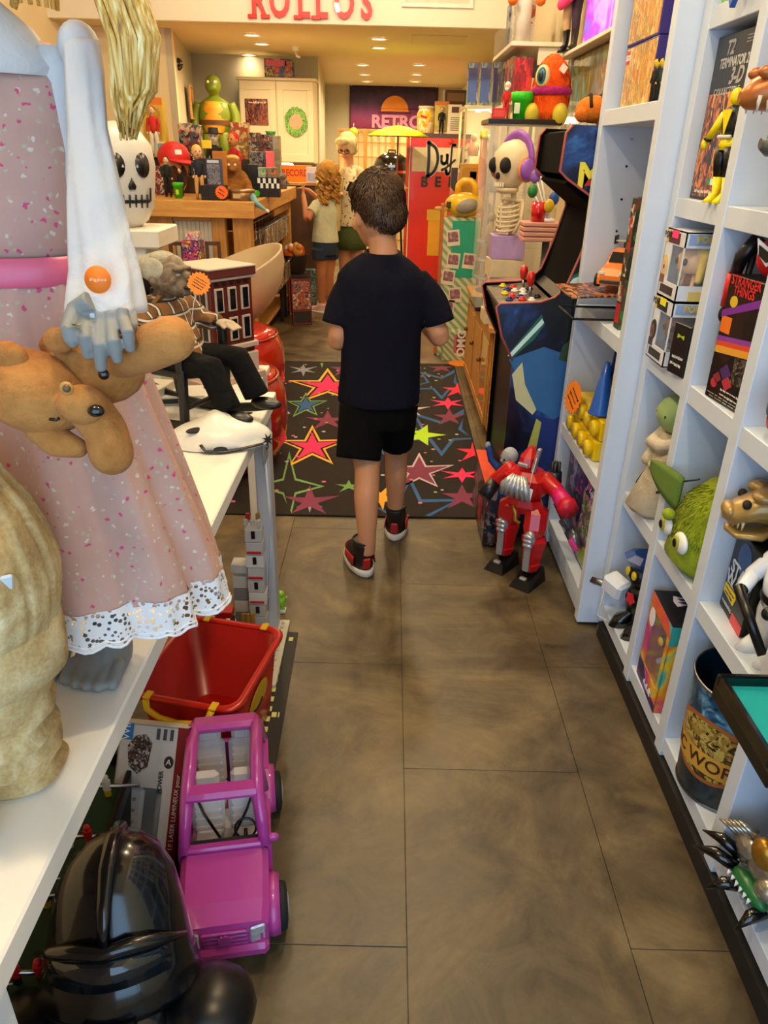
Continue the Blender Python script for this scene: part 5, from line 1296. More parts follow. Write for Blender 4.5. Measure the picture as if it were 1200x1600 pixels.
sh.loft([ring((0,-.02,0),.075,.07,20),ring((0,.0,.05),.078,.065,20),ring((0,.025,.11),.082,.06,20),ring((0,.03,.16),.075,.05,20),ring((0,.03,.185),.03,.03,20)])
for s_ in (-1,1):
    a,b,c2=Vector((s_*.07,.025,.155)),Vector((s_*.10,-.01,.10)),Vector((s_*.088,-.07,.098))
    sh.tube([a,a.lerp(b,.5),b,b.lerp(c2,.5),c2],[.03,.032,.03,.027,.026],12)
sh.build('plaid_shirt',PLAID,om,remesh=.005,smooth_it=4)
MB().at(frame((0,.012,.175),(1,0,0),(0,-.6,1))).prism([(-.05,-.01),(0,-.035),(.05,-.01),(.035,.02),(-.035,.02)],-.004,.006).build('shirt_collar',pm('7a5024',.85),om)
hd=MB().ell((0,.0,.245),(.044,.054,.056)).ell((0,-.035,.215),(.030,.03,.028)).ell((0,-.055,.245),(.010,.016,.013)).ell((0,-.046,.265),(.032,.014,.008)).cap((0,.025,.17),(0,.01,.21),.026).ell((0,-.052,.200),(.018,.014,.010))
for s_ in (-1,1):hd.ell((s_*.045,.006,.24),(.007,.012,.018));hd.ell((s_*.026,-.036,.235),(.012,.012,.012))
hd.build('head',OSK,om,remesh=.0035,smooth_it=2)
MB().ell((0,-.062,.216),(.017,.008,.007)).build('open_mouth',pm('140a08',.5),om)
tth=MB().box((0,-.066,.221),(.022,.003,.004),.001).build('dentures',pm('c9bfa4',.4),om)
for s_ in (-1,1):MB().ell((s_*.018,-.048,.250),(.007,.006,.005)).build('eye',pm('8f8a78',.3),om)
wh=MB().ell((0,.034,.262),(.05,.034,.040)).ell((-.036,.012,.262),(.018,.034,.032)).ell((.036,.012,.262),(.018,.034,.032)).ell((0,.012,.288),(.032,.034,.020));wh.build('grey_hair',fur('grey_hair_tufts','8f8a76','c4bea6',bs=120,bstr=1.0),om)
pn=MB()
for s_ in (-1,1):
    a,b,c2=Vector((s_*.04,-.02,.005)),Vector((s_*.055,-.15,.012)),Vector((s_*.06,-.20,-.10))
    pn.tube([a,a.lerp(b,.5),b,b.lerp(c2,.5),c2],[.04,.04,.036,.032,.034],12)
pn.build('black_trousers',cloth('black_trouser_cloth','0e0d0d',.2,.9,.4,30),om,remesh=.006,smooth_it=4)
for s_ in (-1,1):
    MB().ell((s_*.062,-.225,-.118),(.024,.045,.018)).build('shoe',pm('0a0a0a',.4),om)
    h=MB().ell((s_*.088,-.09,.10),(.020,.024,.011))
    for q in range(4):h.cap((s_*.088-.013+.009*q,-.105,.101),(s_*.088-.014+.010*q,-.128,.086),.0052,.0045,8)
    h.cap((s_*.088-s_*.016,-.09,.10),(s_*.088-s_*.024,-.108,.092),.0055,.005,8)
    h.build('hand',pm('b09c80',.6,var=.25),om,remesh=.0025,smooth_it=2)
Mz=frame(at(311,443,Y=1.74),(1,.15,0),(.0,.25,1))
burst_tag('price_card','orange starburst price card hanging by the old man prop',Mz,.027,4)
pcs=bpy.data.objects['price_card.001'];MB().tube([(0,0,-.001),(-.02,-.04,-.05),(-.03,-.09,-.06)],.001,5).build('string',WHITE,pcs)
# flat books below the chair and the white mask
for i,(px,py,w_,d_,h_,rz_,c_,lb) in enumerate(((285,612,.16,.11,.022,15,'d9d4c6','white boxed set lying under the rocking chair'),(250,600,.14,.10,.045,-10,'cfc8b6','thick white carton behind the rocking chair'),(345,585,.13,.09,.018,20,'e0dccf','thin white case lying under the far rocker'))):
    p=at(px,py,Z=.8)
    pbox('white_case',lb,'box',(p.x,min(p.y,2.02),.8003 if i!=1 else .8003),R(rz_),(w_,d_,h_),pm(c_,.5),[('F',.05,.95,.2,.8,pm('2a2826',.5))])
ms=thing('white_mask','white plastic face mask with a black strap lying on the table','mask',at(345,690,Z=.8),R(12))
def msk(u,v):
    a=(u-.5)*2;b=(v-.5)*2
    edge=1-min(1,(a*a*.95+b*b*.95))
    z=.055*math.sqrt(max(0,edge))+.018*math.exp(-((a+.05)**2)*18)*math.exp(-(b-.25)**2*2.5)
    k=math.sqrt(max(1e-6,1-.5*b*b));k2=math.sqrt(max(1e-6,1-.5*a*a))
    return Vector((a*k*.125,b*k2*.078,.004+z))
MB().grid(msk,26,20).build('shell',pm('e9e4d6',.3,var=.03),ms,solid=.003)
for a,b in ((-.055,-.040),(.06,.018)):
    o=MB().ell((0,0,0),(.024,.009,.004)).build('eye_hole',pm('0c0a09',.7),ms);o.location=(a,b,.046 if b<0 else .062);o.rotation_euler=(.5 if b<0 else -.3,0,.35)
MB().tube([(-.115,.02,.01),(-.125,.03,.012)],.008,8).build('rivet',STEEL,ms)
MB().tube([(-.045,-.07,.02),(-.035,-.082,.008),(.0,-.085,.005),(.05,-.075,.008),(.10,-.06,.012)],.005,8,sq=.4).build('elastic_strap',BLK,ms)
MB().at(frame((.112,-.035,.012),(1,.3,0),(0,.3,1))).prism(starpoly(7,.016,.006),0,.003).build('black_edge_mark',BLK,ms)
# ------------------------------------------------------------------ under the table
# brick castle
cs=thing('toy_castle','grey and white brick-built toy castle towers with red tops under the table','toy castle',(-.43,1.97,.012))
GW=pm('b6b6b0',.4);GD=pm('77797a',.4);RD=pm('b3161a',.35);GO=pm('9a7430',.4);BR=pm('4a3020',.5)
def cbrick(c,d,m,name='brick'): return MB().box(c,d,.0015).build(name,m,cs)
for k in range(9):
    z=.02+k*.045
    cbrick((.035+.002*(k%2),.02,z),(.055-.002*(k%3),.05,.043),GW if k%3 else pm('cfcfc8',.4),'tower_course')
    if k%2==0:cbrick((.035,-.006,z+.004),(.012,.004,.026),BLK,'arrow_slit')
    if k%2==1:cbrick((.035,-.006,z-.012),(.045,.006,.008),RD,'red_band')
for k in range(5):
    cbrick((-.02,.04,.02+k*.045),(.045,.045,.043),GD if k%2 else GW,'tower_course')
cbrick((-.02,.04,.25),(.05,.05,.03),GW,'battlement')
for x in (.015,.035,.055):cbrick((x,-.002,.425),(.012,.012,.02),GW,'merlon')
cbrick((.02,.01,.44),(.012,.012,.02),RD,'red_cap');cbrick((.05,.01,.44),(.012,.012,.02),GO,'gold_cap')
for x in (-.005,.01,.024):cbrick((x,-.035,.06),(.012,.012,.12),GO,'gold_column')
for i,(x,y,z,m) in enumerate(((-.10,-.03,.03,RD),(-.07,-.07,.02,GW),(-.12,.02,.05,GD),(-.06,-.02,.05,BR),(-.10,-.09,.015,RD),(-.14,-.05,.03,BR),(-.03,-.09,.012,GW),(-.08,.03,.08,RD),(-.05,-.12,.02,GO),(-.12,-.12,.014,GW))):
    cbrick((x,y,z),(.055,.045,.022),m,'wall_brick')
bp=thing('baseplate','white studded baseplate under the toy castle','baseplate',(-.43,1.905,.0045))
MB().box((.0,.0,.005),(.24,.34,.010),.001).build('plate',pm('c9c2ae',.5),bp)
sdm=MB()
for i in range(9):
    for j in range(13):sdm.lathe([(.006,.010),(.006,.014)],8,(-.10+i*.025,-.15+j*.025,0))
o=sdm.build('studs',pm('c9c2ae',.5),bp);o['kind']='stuff'
def minifig(loc,rz,label,top='3a4a7a'):
    t_=thing('toy_minifigure',label,'figurine',loc,rz,'tiny yellow-headed castle figures')
    MB().box((0,0,.009),(.016,.010,.018),.001).build('legs',pm('2a2a30',.4),t_)
    MB().at(frame((0,0,0),(1,0,0),(0,1,0))).loft([ring((0,0,.018),.010,.006,8),ring((0,0,.034),.008,.005,8)],True,False).build('torso',pm(top,.4),t_)
    MB().lathe([(.004,.034),(.0085,.036),(.0085,.050),(.004,.053)],12).build('head',pm('e8c020',.4),t_)
    for s_ in (-1,1):MB().cap((s_*.0105,0,.032),(s_*.012,-.004,.022),.003,.003,6).build('arm',pm(top,.4),t_)
    MB().lathe([(.0088,.046),(.007,.055),(0,.057)],12).build('cap',pm('4a3a20',.5),t_)
    return t_
for (px,py),lb in (((350,912),'tiny figure farthest left on the castle wall'),((371,948),'tiny figure between the castle bricks above the tub'),((380,975),'tiny figure just behind the red tub rim'),((409,976),'tiny figure nearest the white table leg'),((413,960),'tiny figure beside the gold columns'),((424,940),'tiny figure on the outer baseplate edge')):
    p=at(px,py,Z=.03)
    minifig((max(-.53,p.x),min(max(p.y,1.78),2.04),.0195),R(random.uniform(-40,40)),lb,random.choice(['b08a20','4a5a80','8a7a40']))
lm=thing('lime_figure','lime green plastic figure standing by the foot of the table leg','figurine',(at(440,955,Z=0).x,at(440,955,Z=0).y,0))
MB().box((0,0,.004),(.03,.03,.008),.001).build('base',pm('c9ccc8',.5),lm)
b=MB().ell((0,0,.04),(.014,.012,.022)).ell((0,-.002,.072),(.012,.012,.013)).cap((-.012,0,.045),(-.02,-.01,.03),.005).cap((.012,0,.045),(.02,-.006,.062),.005).cap((-.006,0,.02),(-.007,0,.01),.006).cap((.006,0,.02),(.007,0,.01),.006);b.build('body',pm('86c81e',.45),lm,remesh=.002,smooth_it=2)
# black mat with yellow squares
mt=thing('black_road_mat','black mat strip with rows of yellow squares on the floor beside the tub','mat',(0,0,0))
MB().prism([(-.42,1.18),(-.262,1.18),(-.276,2.02),(-.42,2.02)],.0008,.004).build('mat',pm('0f0e0d',.6),mt)
for k in range(20):
    y=1.98-k*.042
    MB().box((-.318+.0004*k,y,.0043),(.014,.020,.0012)).build('yellow_square',pm('d8cf7a',.6),mt)
for x,y in ((-.295,1.98),(-.298,1.62),(-.285,1.62)):MB().box((x,y,.0043),(.014 if x<-.29 else .004,.020,.0012)).build('yellow_square',pm('d8cf7a',.6),mt)
# red tub with yellow handles
TUBR=pm('b3120a',.3,var=.06,coat=.25)
tu=thing('storage_tub','red plastic storage tub with yellow handles under the table','storage tub',(-.442,1.545,.0045),R(-12));tu.scale=(1,1,.70)
def rr(w_,d_,z,r_=.04,n=6):
    pts=[]
    for cx,cy,a0 in ((w_/2-r_,d_/2-r_,0),(-w_/2+r_,d_/2-r_,90),(-w_/2+r_,-d_/2+r_,180),(w_/2-r_,-d_/2+r_,270)):
        for k in range(n):a=R(a0+90*k/(n-1));pts.append(Vector((cx+r_*math.cos(a),cy+r_*math.sin(a),z)))
    return pts
MB().loft([rr(.22,.27,0),rr(.225,.275,.01),rr(.265,.325,.345),rr(.262,.322,.347),rr(.256,.316,.345),rr(.216,.266,.014)],cap=True).build('tub_wall',TUBR,tu)
MB().loft([rr(.268,.328,.335),rr(.292,.352,.338),rr(.294,.354,.352),rr(.288,.348,.358),rr(.266,.326,.358),rr(.258,.318,.350)],cap=False).build('rim',pm('c41a0a',.28,coat=.3),tu)
for s_ in (-1,1):
    hd=MB().tube([(-.085,s_*.182,.352),(-.078,s_*.192,.325),(-.045,s_*.198,.305),(.0,s_*.20,.298),(.045,s_*.198,.305),(.078,s_*.192,.325),(.085,s_*.182,.352)],.0085,10).build('handle',pm('e8b81a',.4),tu)
    for x in (-.085,.085):MB().box((x,s_*.168,.357),(.018,.028,.008),.002).build('handle_clip',pm('e8b81a',.4),hd)
Mf=frame((.1245,.0,.20),(0,1,0),(.12,0,1))
fc=MB().at(Mf).prism([(.062*math.cos(a*PI/12)*(1 if abs(math.sin(a*PI/12))<.8 else .95),.085*math.sin(a*PI/12)) for a in range(24)],0,.002).build('yellow_emblem',pm('e0b41e',.5),tu)
MB().at(Mf).tube([(-.03,-.02,.003),(-.012,-.036,.003),(.012,-.036,.003),(.03,-.02,.003)],.003,6).build('curved_mark',BLK,fc)
# carton leaning on the tub
wz=(.155,.055,.30)
wi=wbox('controller_carton','white and maroon game controller carton leaning against the red tub','game box',(-.515,1.12,.02),0,wz,pm('c9c6c4',.4),(.08,.72,.03,.55),pm('6b6866',.5),rot=(R(-33),0,R(-6)))
print_panel(wi,wz,'F',.86,1.0,0,1,pm('7a1418',.4),'maroon_strip');print_panel(wi,wz,'R',0,1,0,1,pm('6a1216',.4),'maroon_side')
print_panel(wi,wz,'F',.0,.20,.88,1,pm('1e78b8',.4),'blue_corner');print_panel(wi,wz,'F',.14,.50,.64,.93,art('player_photo_print',['1a1618','3a2a28','8a5a48','1e1a1c','b8b4b8'],45,1),'photo_patch',.0012,[(.1,.2),(.5,0),(.9,.2),(1,.8),(.7,1),(.3,.95),(0,.7)])
for q in range(3):print_panel(wi,wz,'F',.55+.10*q,.60+.10*q,.90,.98,pm('4a4648',.4),'small_print',.0012)
print_panel(wi,wz,'F',.70,.84,.70,.79,pm('2a2628',.4),'round_logo',.0012,[(.5+.5*math.cos(a*PI/8),.5+.5*math.sin(a*PI/8)) for a in range(16)])
text('Wii',.026,wi,face_M(wz,'F',.10,.94,.0014)@Matrix.Rotation(R(90),4,'Z'),pm('eef2f4'),.0002)
text('A',.018,wi,face_M(wz,'F',.77,.745,.0022),pm('eef2f4'),.0002)
text('POWER',.014,wi,face_M(wz,'F',.68,.60,.0014)@Matrix.Rotation(R(90),4,'Z'),pm('2a2628'),.0002,bold=.0004)
text('LE LASER LUMINEUX pour',.014,wi,face_M(wz,'F',.93,.40,.0016)@Matrix.Rotation(R(90),4,'Z'),pm('e8dcd8'),.0002)
rmt=MB().box((-.03,-.01,.09),(.036,.018,.14),.006).build('remote',pm('cfcfcc',.4),wi)
for q in range(5):MB().lathe([(.004,0),(.004,.003)],10).build('remote_button',pm('8a8a88',.4),rmt).matrix_local=frame((-.03,-.019,.04+.024*q),(1,0,0),(0,0,1))
MB().cyl((.025,-.005,.02),(.025,-.005,.16),.012,.011,12).build('light_stick',pm('7a7a7c',.4),wi)
# pink toy jeep
PK=pm('b8409a',.26,var=.06,coat=.5)
jp=thing('toy_jeep','pink toy jeep with cream seats and open top beside the table','toy car',(-.325,1.135,.0045),R(10))
def prof(y,w_,z0,z1,c_=.012): return [Vector(p) for p in ((-w_,y,z0),(w_,y,z0),(w_,y,z1-c_),(w_-c_,y,z1),(-w_+c_,y,z1),(-w_,y,z1-c_))]
bd=MB().loft([prof(-.245,.070,.045,.105),prof(-.238,.082,.040,.125),prof(-.20,.086,.040,.140),prof(-.12,.087,.040,.152),prof(-.095,.087,.040,.155)],True,False)
bd.build('bonnet',PK,jp)
MB().loft([prof(-.095,.088,.035,.060,.004),prof(.225,.088,.035,.060,.004)],True,False).build('floor_pan',PK,jp)
for s_ in (-1,1):
    M=frame((s_*.088-.006,0,0),(0,1,0),(0,0,1))
    MB().at(M).prism([(-.10,.05),(-.085,.155),(-.06,.150),(.02,.120),(.06,.120),(.12,.150),(.215,.155),(.23,.06)],0,.012).build('body_side',PK,jp)
    MB().tube([(s_*.082,-.092,.155),(s_*.076,-.060,.205),(s_*.070,-.035,.248),(s_*.070,.05,.254),(s_*.070,.16,.252),(s_*.074,.195,.215),(s_*.082,.215,.150)],[.012,.013,.015,.015,.015,.014,.012],8,sq=1.2).build('roll_bar',PK,jp)
    MB().tube([(s_*.072,.055,.252),(s_*.08,.06,.20),(s_*.085,.06,.15)],.008,8).build('door_pillar',PK,jp)
    for y in (-.155,.15):
        wl=MB().at(frame((s_*.094-.0275+(.0 if s_>0 else .0),y,.046),(0,1,0),(0,0,1))).lathe([(.026,0),(.044,.003),(.047,.010),(.047,.045),(.044,.052),(.026,.055)],26).build('wheel',pm('151416',.75,bump=.4),jp)
        MB().at(frame((s_*.094-.0275,y,.046),(0,1,0),(0,0,1))).lathe([(.025,-.001),(.025,.056),(.008,.058)],18).build('hub_cap',pm('b8b6bc',.3,.5),wl)
        MB().tube([(s_*.092,y+.058*math.cos(a),.046+.056*math.sin(a)) for a in [PI*q/8 for q in range(9)]],.010,6,sq=1.6).build('wheel_arch',PK,jp)
    hl_=MB().box((s_*.062,-.243,.098),(.030,.006,.042),.003,(0,0,s_*.22)).build('headlamp',pm('c9c9cf',.3,.3,var=.5,scale=120),jp)
MB().box((0,-.030,.252),(.155,.042,.022),.008).build('windscreen_header',PK,jp)
MB().box((0,.172,.252),(.155,.055,.024),.010,(-.25,0,0)).build('rear_header',PK,jp)
MB().box((0,.222,.11),(.17,.014,.10),.005).build('tailgate',PK,jp)
MB().box((0,-.088,.160),(.165,.02,.012),.004).build('cowl',PK,jp)
MB().box((0,-.246,.062),(.165,.024,.030),.008).build('front_bumper',PK,jp)
for q in range(4):MB().box((0,-.246,.080+q*.011),(.085,.006,.0045),.0015).build('grille_bar',PK,jp)
MB().at(frame((0,-.247,.098),(1,0,0),(0,0,1))).prism(starpoly(12,.014,.012),0,.006).build('grille_badge',PK,jp)
SEAT=pm('d9d2cc',.45,var=.04)
for x in (-.040,.040):
    for y,zo in ((.0,0),(.125,.012)):
        se=MB().box((x,y-.01,.082+zo),(.070,.085,.034),.010).build('seat',SEAT,jp)
        MB().box((x,y+.035,.142+zo),(.072,.030,.115),.011,(-.25,0,0)).build('seat_back',SEAT,se)
        MB().box((x,y+.052,.208+zo),(.056,.024,.036),.009,(-.25,0,0)).build('headrest',SEAT,se)
        for q in range(5):MB().box((x,y+.0125+.0048*q,.106+zo+.018*q),(.058,.006,.011),.002,(-.25,0,0)).build('rib',SEAT,se)
MB().box((0,.0,.088),(.016,.12,.035),.003).build('console',pm('c0b8b0',.5),jp)
MB().box((0,-.078,.135),(.16,.035,.05),.008).build('dashboard',pm('151215',.5),jp)
sw_=MB().tube([(.042+.022*math.cos(a),-.048+.008*math.sin(a),.158+.020*math.sin(a)) for a in [2*PI*q/16 for q in range(16)]],.0028,6,close=True).build('steering_wheel',BLK,jp)
MB().tube([(.042,-.065,.145),(.042,-.048,.158)],.004,6).build('column',BLK,sw_)
for s_ in (-1,1):MB().tube([(s_*.072,.035,.215),(s_*.045,-.005,.165),(s_*.012,-.03,.112)],.0032,6,sq=.4).build('seat_belt',BLK,jp)
MB().ell((.098,-.085,.165),(.014,.008,.010)).build('mirror',PK,jp)
# table football under the table
ff=thing('table_football','miniature green table football game under the table','table football',(-.70,.95,0.0),R(4))
MB().box((0,0,.085),(.34,.62,.17),.004).build('cabinet',pm('14110f',.6),ff)
MB().box((0,0,.172),(.30,.58,.006)).build('pitch',pm('12321a',.8),ff)
for s_ in (-1,1):
    MB().box((s_*.165,0,.185),(.012,.62,.032),.002).build('side_board',BLK,ff)
    MB().box((0,s_*.305,.185),(.34,.012,.032),.002).build('end_board',BLK,ff)
    MB().box((0,s_*.20,.1756),(.16,.003,.0008)).build('white_line',pm('c8ccc4',.7),ff)
    MB().box((s_*.08,.245,.1756),(.003,.09,.0008)).build('white_line',pm('c8ccc4',.7),ff)
MB().tube([(.07*math.cos(a),.07*math.sin(a),.1756) for a in [2*PI*q/28 for q in range(28)]],.0015,4,close=True).build('centre_circle',pm('c8ccc4',.7),ff)
MB().box((0,0,.1756),(.30,.003,.0008)).build('halfway_line',pm('c8ccc4',.7),ff)
for k,(y,c1,c2) in enumerate(((.20,'d8d8d0','d8b81e'),(.07,'c8201e','e0e0dc'),(-.06,'1e3aa0','d8c41e'),(-.20,'c01a1e','1a1a1a'))):
    rd=MB().cyl((-.2,y,.205),(.2,y,.205),.004,.004,10).build('rod',CHROME,ff)
    for x in (-.09,.0,.09,.13):
        f_=MB();f_.loft([ring((x,y,.178),.007,.005,8),ring((x,y,.196),.008,.006,8)],True,False).build('player_legs',pm(c2,.5),rd)
        MB().loft([ring((x,y,.196),.009,.006,8),ring((x,y,.222),.010,.006,8)],True,False).ell((x,y,.230),.007,None,8,6).build('player_body',pm(c1,.5),rd)
# black helmet shaped case (plain generic shape)
hc=thing('helmet_case','glossy black helmet shaped plastic case on the floor under the table','carry case',(-.41,.675,.055),0,rot=(R(-30),0,R(10)));hc.scale=(.9,.9,.84)
PB=pm('0b0d11',.2,var=.15,coat=.5)
MB().loft([ring((0,.02,z),rx,ry,36) for z,rx,ry in ((.0,.12,.10),(.02,.13,.11),(.12,.125,.105),(.18,.095,.085))]).build('collar_base',PB,hc)
dome=MB().loft([ring((0,.02,z),rx,ry,40) for z,rx,ry in ((.17,.145,.125),(.185,.150,.132),(.24,.135,.125),(.32,.122,.118),(.39,.105,.105),(.435,.080,.085),(.465,.045,.05),(.475,.008,.01))]);dome.build('dome',PB,hc)
MB().tube([(0,-.115,.30),(0,-.10,.375),(0,-.065,.435),(0,-.01,.472),(0,.06,.472),(0,.12,.40)],[.006,.009,.011,.011,.011,.006],8,sq=1.4).build('centre_ridge',PB,hc)
MB().tube([(-.128,-.04,.285),(-.09,-.088,.305),(-.04,-.112,.312),(0,-.118,.306),(.04,-.112,.312),(.09,-.088,.305),(.128,-.04,.285)],[.006,.012,.014,.012,.014,.012,.006],10).build('brow_rim',PB,hc)
MB().loft([[Vector((x,-.03-.085*math.cos(x/.11*1.25),z)) for x in [-.105+.0175*q for q in range(13)]]+[Vector((x,.0-.07*math.cos(x/.11*1.25),z)) for x in [.105-.0175*q for q in range(13)]] for z in (.235,.295)],True,True).build('dark_visor',pm('101820',.08,coat=.8),hc)
MB().box((0,-.112,.168),(.10,.03,.014),.005).build('chin_rim',PB,hc)
for s_ in (-1,1):MB().ell((s_*.165,-.01,.12),(.085,.10,.075)).build('shoulder_lobe',pm('0c0d10',.35,var=.15),hc)
MB().box((0,-.10,.085),(.09,.03,.05),.008).build('latch_panel',PB,hc)
# ------------------------------------------------------------------ people
def hand_parts(mb,w,d,side,palm=.030,length=.075,curl=.5,up=Vector((0,0,1))):
    """palm and five fingers added to a body mesh; w wrist, d direction of the hand"""
    d=Vector(d).normalized();n=Vector(up)-d*Vector(up).dot(d);n.normalize();s_=d.cross(n)*side
    w=Vector(w)
    mb.loft([ring_dir(w,d,s_,n,.018,.014),ring_dir(w+d*.02,d,s_,n,palm*.9,.014),ring_dir(w+d*.05,d,s_,n,palm,.013),ring_dir(w+d*.062,d,s_,n,palm*.9,.011)])
    for k,(off,L) in enumerate(((-.75,.8),(-.25,.98),(.25,1.0),(.72,.86))):
        a=w+d*.058+s_*(off*palm);b=a+d*(length*.42*L)-n*(length*.18*curl);c=b+d*(length*.25*L)-n*(length*.38*curl)
        mb.tube([a-d*.01,a,a.lerp(b,.5),b,b.lerp(c,.5),c,c-n*.003],[.0075,.0078,.0076,.0074,.007,.0062,.003],8)
    a=w+d*.022+s_*(-palm*.8);b=a+d*.025-s_*.016-n*.01;c=b+d*.024-n*.012+s_*.004
    mb.tube([a,a.lerp(b,.5),b,c],[.010,.0095,.0088,.006],8)
def ring_dir(c,d,s_,n,a,b,k=14):
    return [Vector(c)+s_*(a*math.cos(2*PI*q/k))+n*(b*math.sin(2*PI*q/k)) for q in range(k)]
def limb(mb,pts,rs,n=16,dens=4):
    """smooth tapering limb through the joints"""
    P_=[Vector(p) for p in pts];out=[];rr=[]
    for i in range(len(P_)-1):
        p0=P_[max(i-1,0)];p1=P_[i];p2=P_[i+1];p3=P_[min(i+2,len(P_)-1)]
        for k in range(dens):
            t_=k/dens
            q=.5*((2*p1)+(p2-p0)*t_+(2*p0-5*p1+4*p2-p3)*t_**2+(-p0+3*p1-3*p2+p3)*t_**3)
            out.append(q);rr.append(rs[i]*(1-t_)+rs[i+1]*t_)
    out.append(P_[-1]);rr.append(rs[-1])
    mb.tube(out,rr,n)
# --- boy walking away
boy,W=wthing('person','boy in a navy T-shirt and black shorts walking away down the aisle','person',(-.02,2.58,0))
b=MB().at(W)
HC=Vector((-.045,2.615,1.275))
fwd=Vector((-.55,.80,-.22)).normalized();rgt=Vector((.82,.57,0)).normalized();upv=rgt.cross(fwd)
hm= lambda f_,r_,u_:HC+fwd*f_+rgt*r_+upv*u_
b.ell(HC,(.076,.088,.108),None,24,16);b.ell(hm(.035,0,-.055),(.055,.06,.055));b.ell(hm(.055,0,-.085),(.032,.035,.028))
b.ell(hm(.098,0,-.02),(.012,.014,.018));b.ell(hm(.085,0,-.062),(.022,.016,.012))
for s_ in (-1,1):
    b.ell(hm(-.002,s_*.079,-.025),(.012,.017,.030),(0,0,.6*1));b.ell(hm(.068,s_*.035,-.035),(.026,.026,.024))
limb(b,[(-.02,2.59,1.10),(-.025,2.595,1.16),(-.035,2.60,1.21)],[.056,.047,.050])
b.loft([ring((-.02,2.59,z),rx,ry,20) for z,rx,ry in ((.62,.11,.08),(.75,.11,.075),(.95,.13,.08),(1.07,.13,.07),(1.12,.06,.05))])
# arms: bent, forearms going forward out of sight
for s_,sh,el,wr_ in ((-1,(-.138,2.60,1.02),(-.178,2.565,.850),(-.130,2.74,.865)),(1,(.098,2.60,1.03),(.180,2.57,.872),(.125,2.74,.885))):
    limb(b,[sh,Vector(sh).lerp(Vector(el),.5),el,Vector(el).lerp(Vector(wr_),.5)+Vector((0,0,.004)),wr_],[.034,.038,.035,.034,.024])
    hand_parts(b,wr_,(-.25*s_,1,.05),s_,palm=.026,length=.062,curl=.7)
# legs
limb(b,[(-.075,2.58,.66),(-.075,2.56,.50),(-.066,2.50,.39),(-.066,2.455,.30),(-.062,2.425,.18),(-.060,2.42,.085)],[.078,.064,.047,.047,.036,.030])
limb(b,[(.045,2.60,.66),(.045,2.66,.50),(.044,2.70,.38),(.044,2.70,.29),(.046,2.715,.17),(.046,2.725,.08)],[.078,.062,.045,.044,.034,.029])
b.build('body',pm('c98e66',.5,var=.07,scale=25),boy,remesh=.0055,smooth_it=5)
for s_ in (-1,1):
    MB().at(W).ell(hm(.083,s_*.032,.0),(.010,.010,.007)).build('eye',pm('e6e0d8',.3),boy)
HB=fur('brown_short_hair','24150b','4a3019',bs=150,bstr=1.0,rough=.75,sheen=0)
h=MB().at(W)
h.ell(HC+Vector((.002,-.008,.024)),(.085,.095,.102),None,28,18);h.ell(hm(-.045,0,-.022),(.066,.054,.060));h.ell(hm(.040,0,.060),(.062,.055,.042));h.ell(hm(-.03,0,.06),(.078,.075,.06))
h.build('short_hair',HB,boy,remesh=.006,smooth_it=3)
HS=NT('brown_hair_strands');co=HS.coord('Object');HS.out(HS.ramp(HS.noise(co,160,2),[(.3,'27160b'),(.5,'4c311b'),(.72,'7d5734')]),.5);HS=HS.m
crown=HC+Vector((.0,-.03,.125))
def hair_pt(rn):
    k=rn.random()
    p,nr,v=(on_ell(HC+Vector((.002,-.008,.024)),(.085,.095,.102)) if k<.6 else on_ell(hm(-.045,0,-.022),(.066,.054,.060)) if k<.8 else on_ell(hm(.040,0,.060),(.062,.055,.042)))(rn)
    if (p-HC).dot(fwd)>.03 and p.z<HC.z+.04: return None
    if p.z<HC.z-.068: return None
    if abs((p-HC).dot(rgt))>.06 and (p-HC).dot(fwd)>-.03 and p.z<HC.z+.01: return None
    return p,nr,(p-crown)
blades(boy,W,'hair_strands',HS,9000,hair_pt,.020,.0011)
TS=cloth('navy_jersey','10111e',.2,.95,.35,12)
s_m=MB().at(W)
s_m.loft([ring((-.028,2.585,z),rx,ry,36,fn=lambda a,z=z:1+.02*math.sin(5*a+z*9)+.012*math.sin(9*a-z*14)) for z,rx,ry in ((.628,.148,.112),(.66,.149,.113),(.75,.142,.106),(.87,.140,.10),(.97,.148,.10),(1.04,.152,.094),(1.075,.146,.086),(1.105,.120,.074),(1.130,.085,.064),(1.142,.064,.056))])
for p0,p1,p2 in (((-.125,2.595,1.052),(-.160,2.585,.98),(-.178,2.572,.905)),((.085,2.595,1.060),(.146,2.588,.99),(.176,2.577,.915))):
    limb(s_m,[p0,p1,p2],[.047,.052,.055])
s_m.build('t_shirt',TS,boy,remesh=.006,smooth_it=4)
MB().at(W).tube([Vector((-.026+.056*math.cos(a),2.594+.052*math.sin(a),1.140+.008*math.sin(a))) for a in [2*PI*q/24 for q in range(24)]],.008,8,close=True).build('collar_rib',pm('14141f',.95),boy)
SHT=cloth('black_shorts_cloth','060607',.2,.92,.25,14)
s_m=MB().at(W)
s_m.loft([ring((-.025,2.59,z),rx,ry,28) for z,rx,ry in ((.54,.125,.10),(.60,.132,.105),(.70,.128,.10))])
limb(s_m,[(-.085,2.575,.62),(-.092,2.55,.52),(-.100,2.515,.428)],[.088,.086,.083],20)
limb(s_m,[(.038,2.60,.62),(.040,2.63,.52),(.043,2.66,.432)],[.080,.072,.062],20)
s_m.build('shorts',SHT,boy,remesh=.006,smooth_it=3)
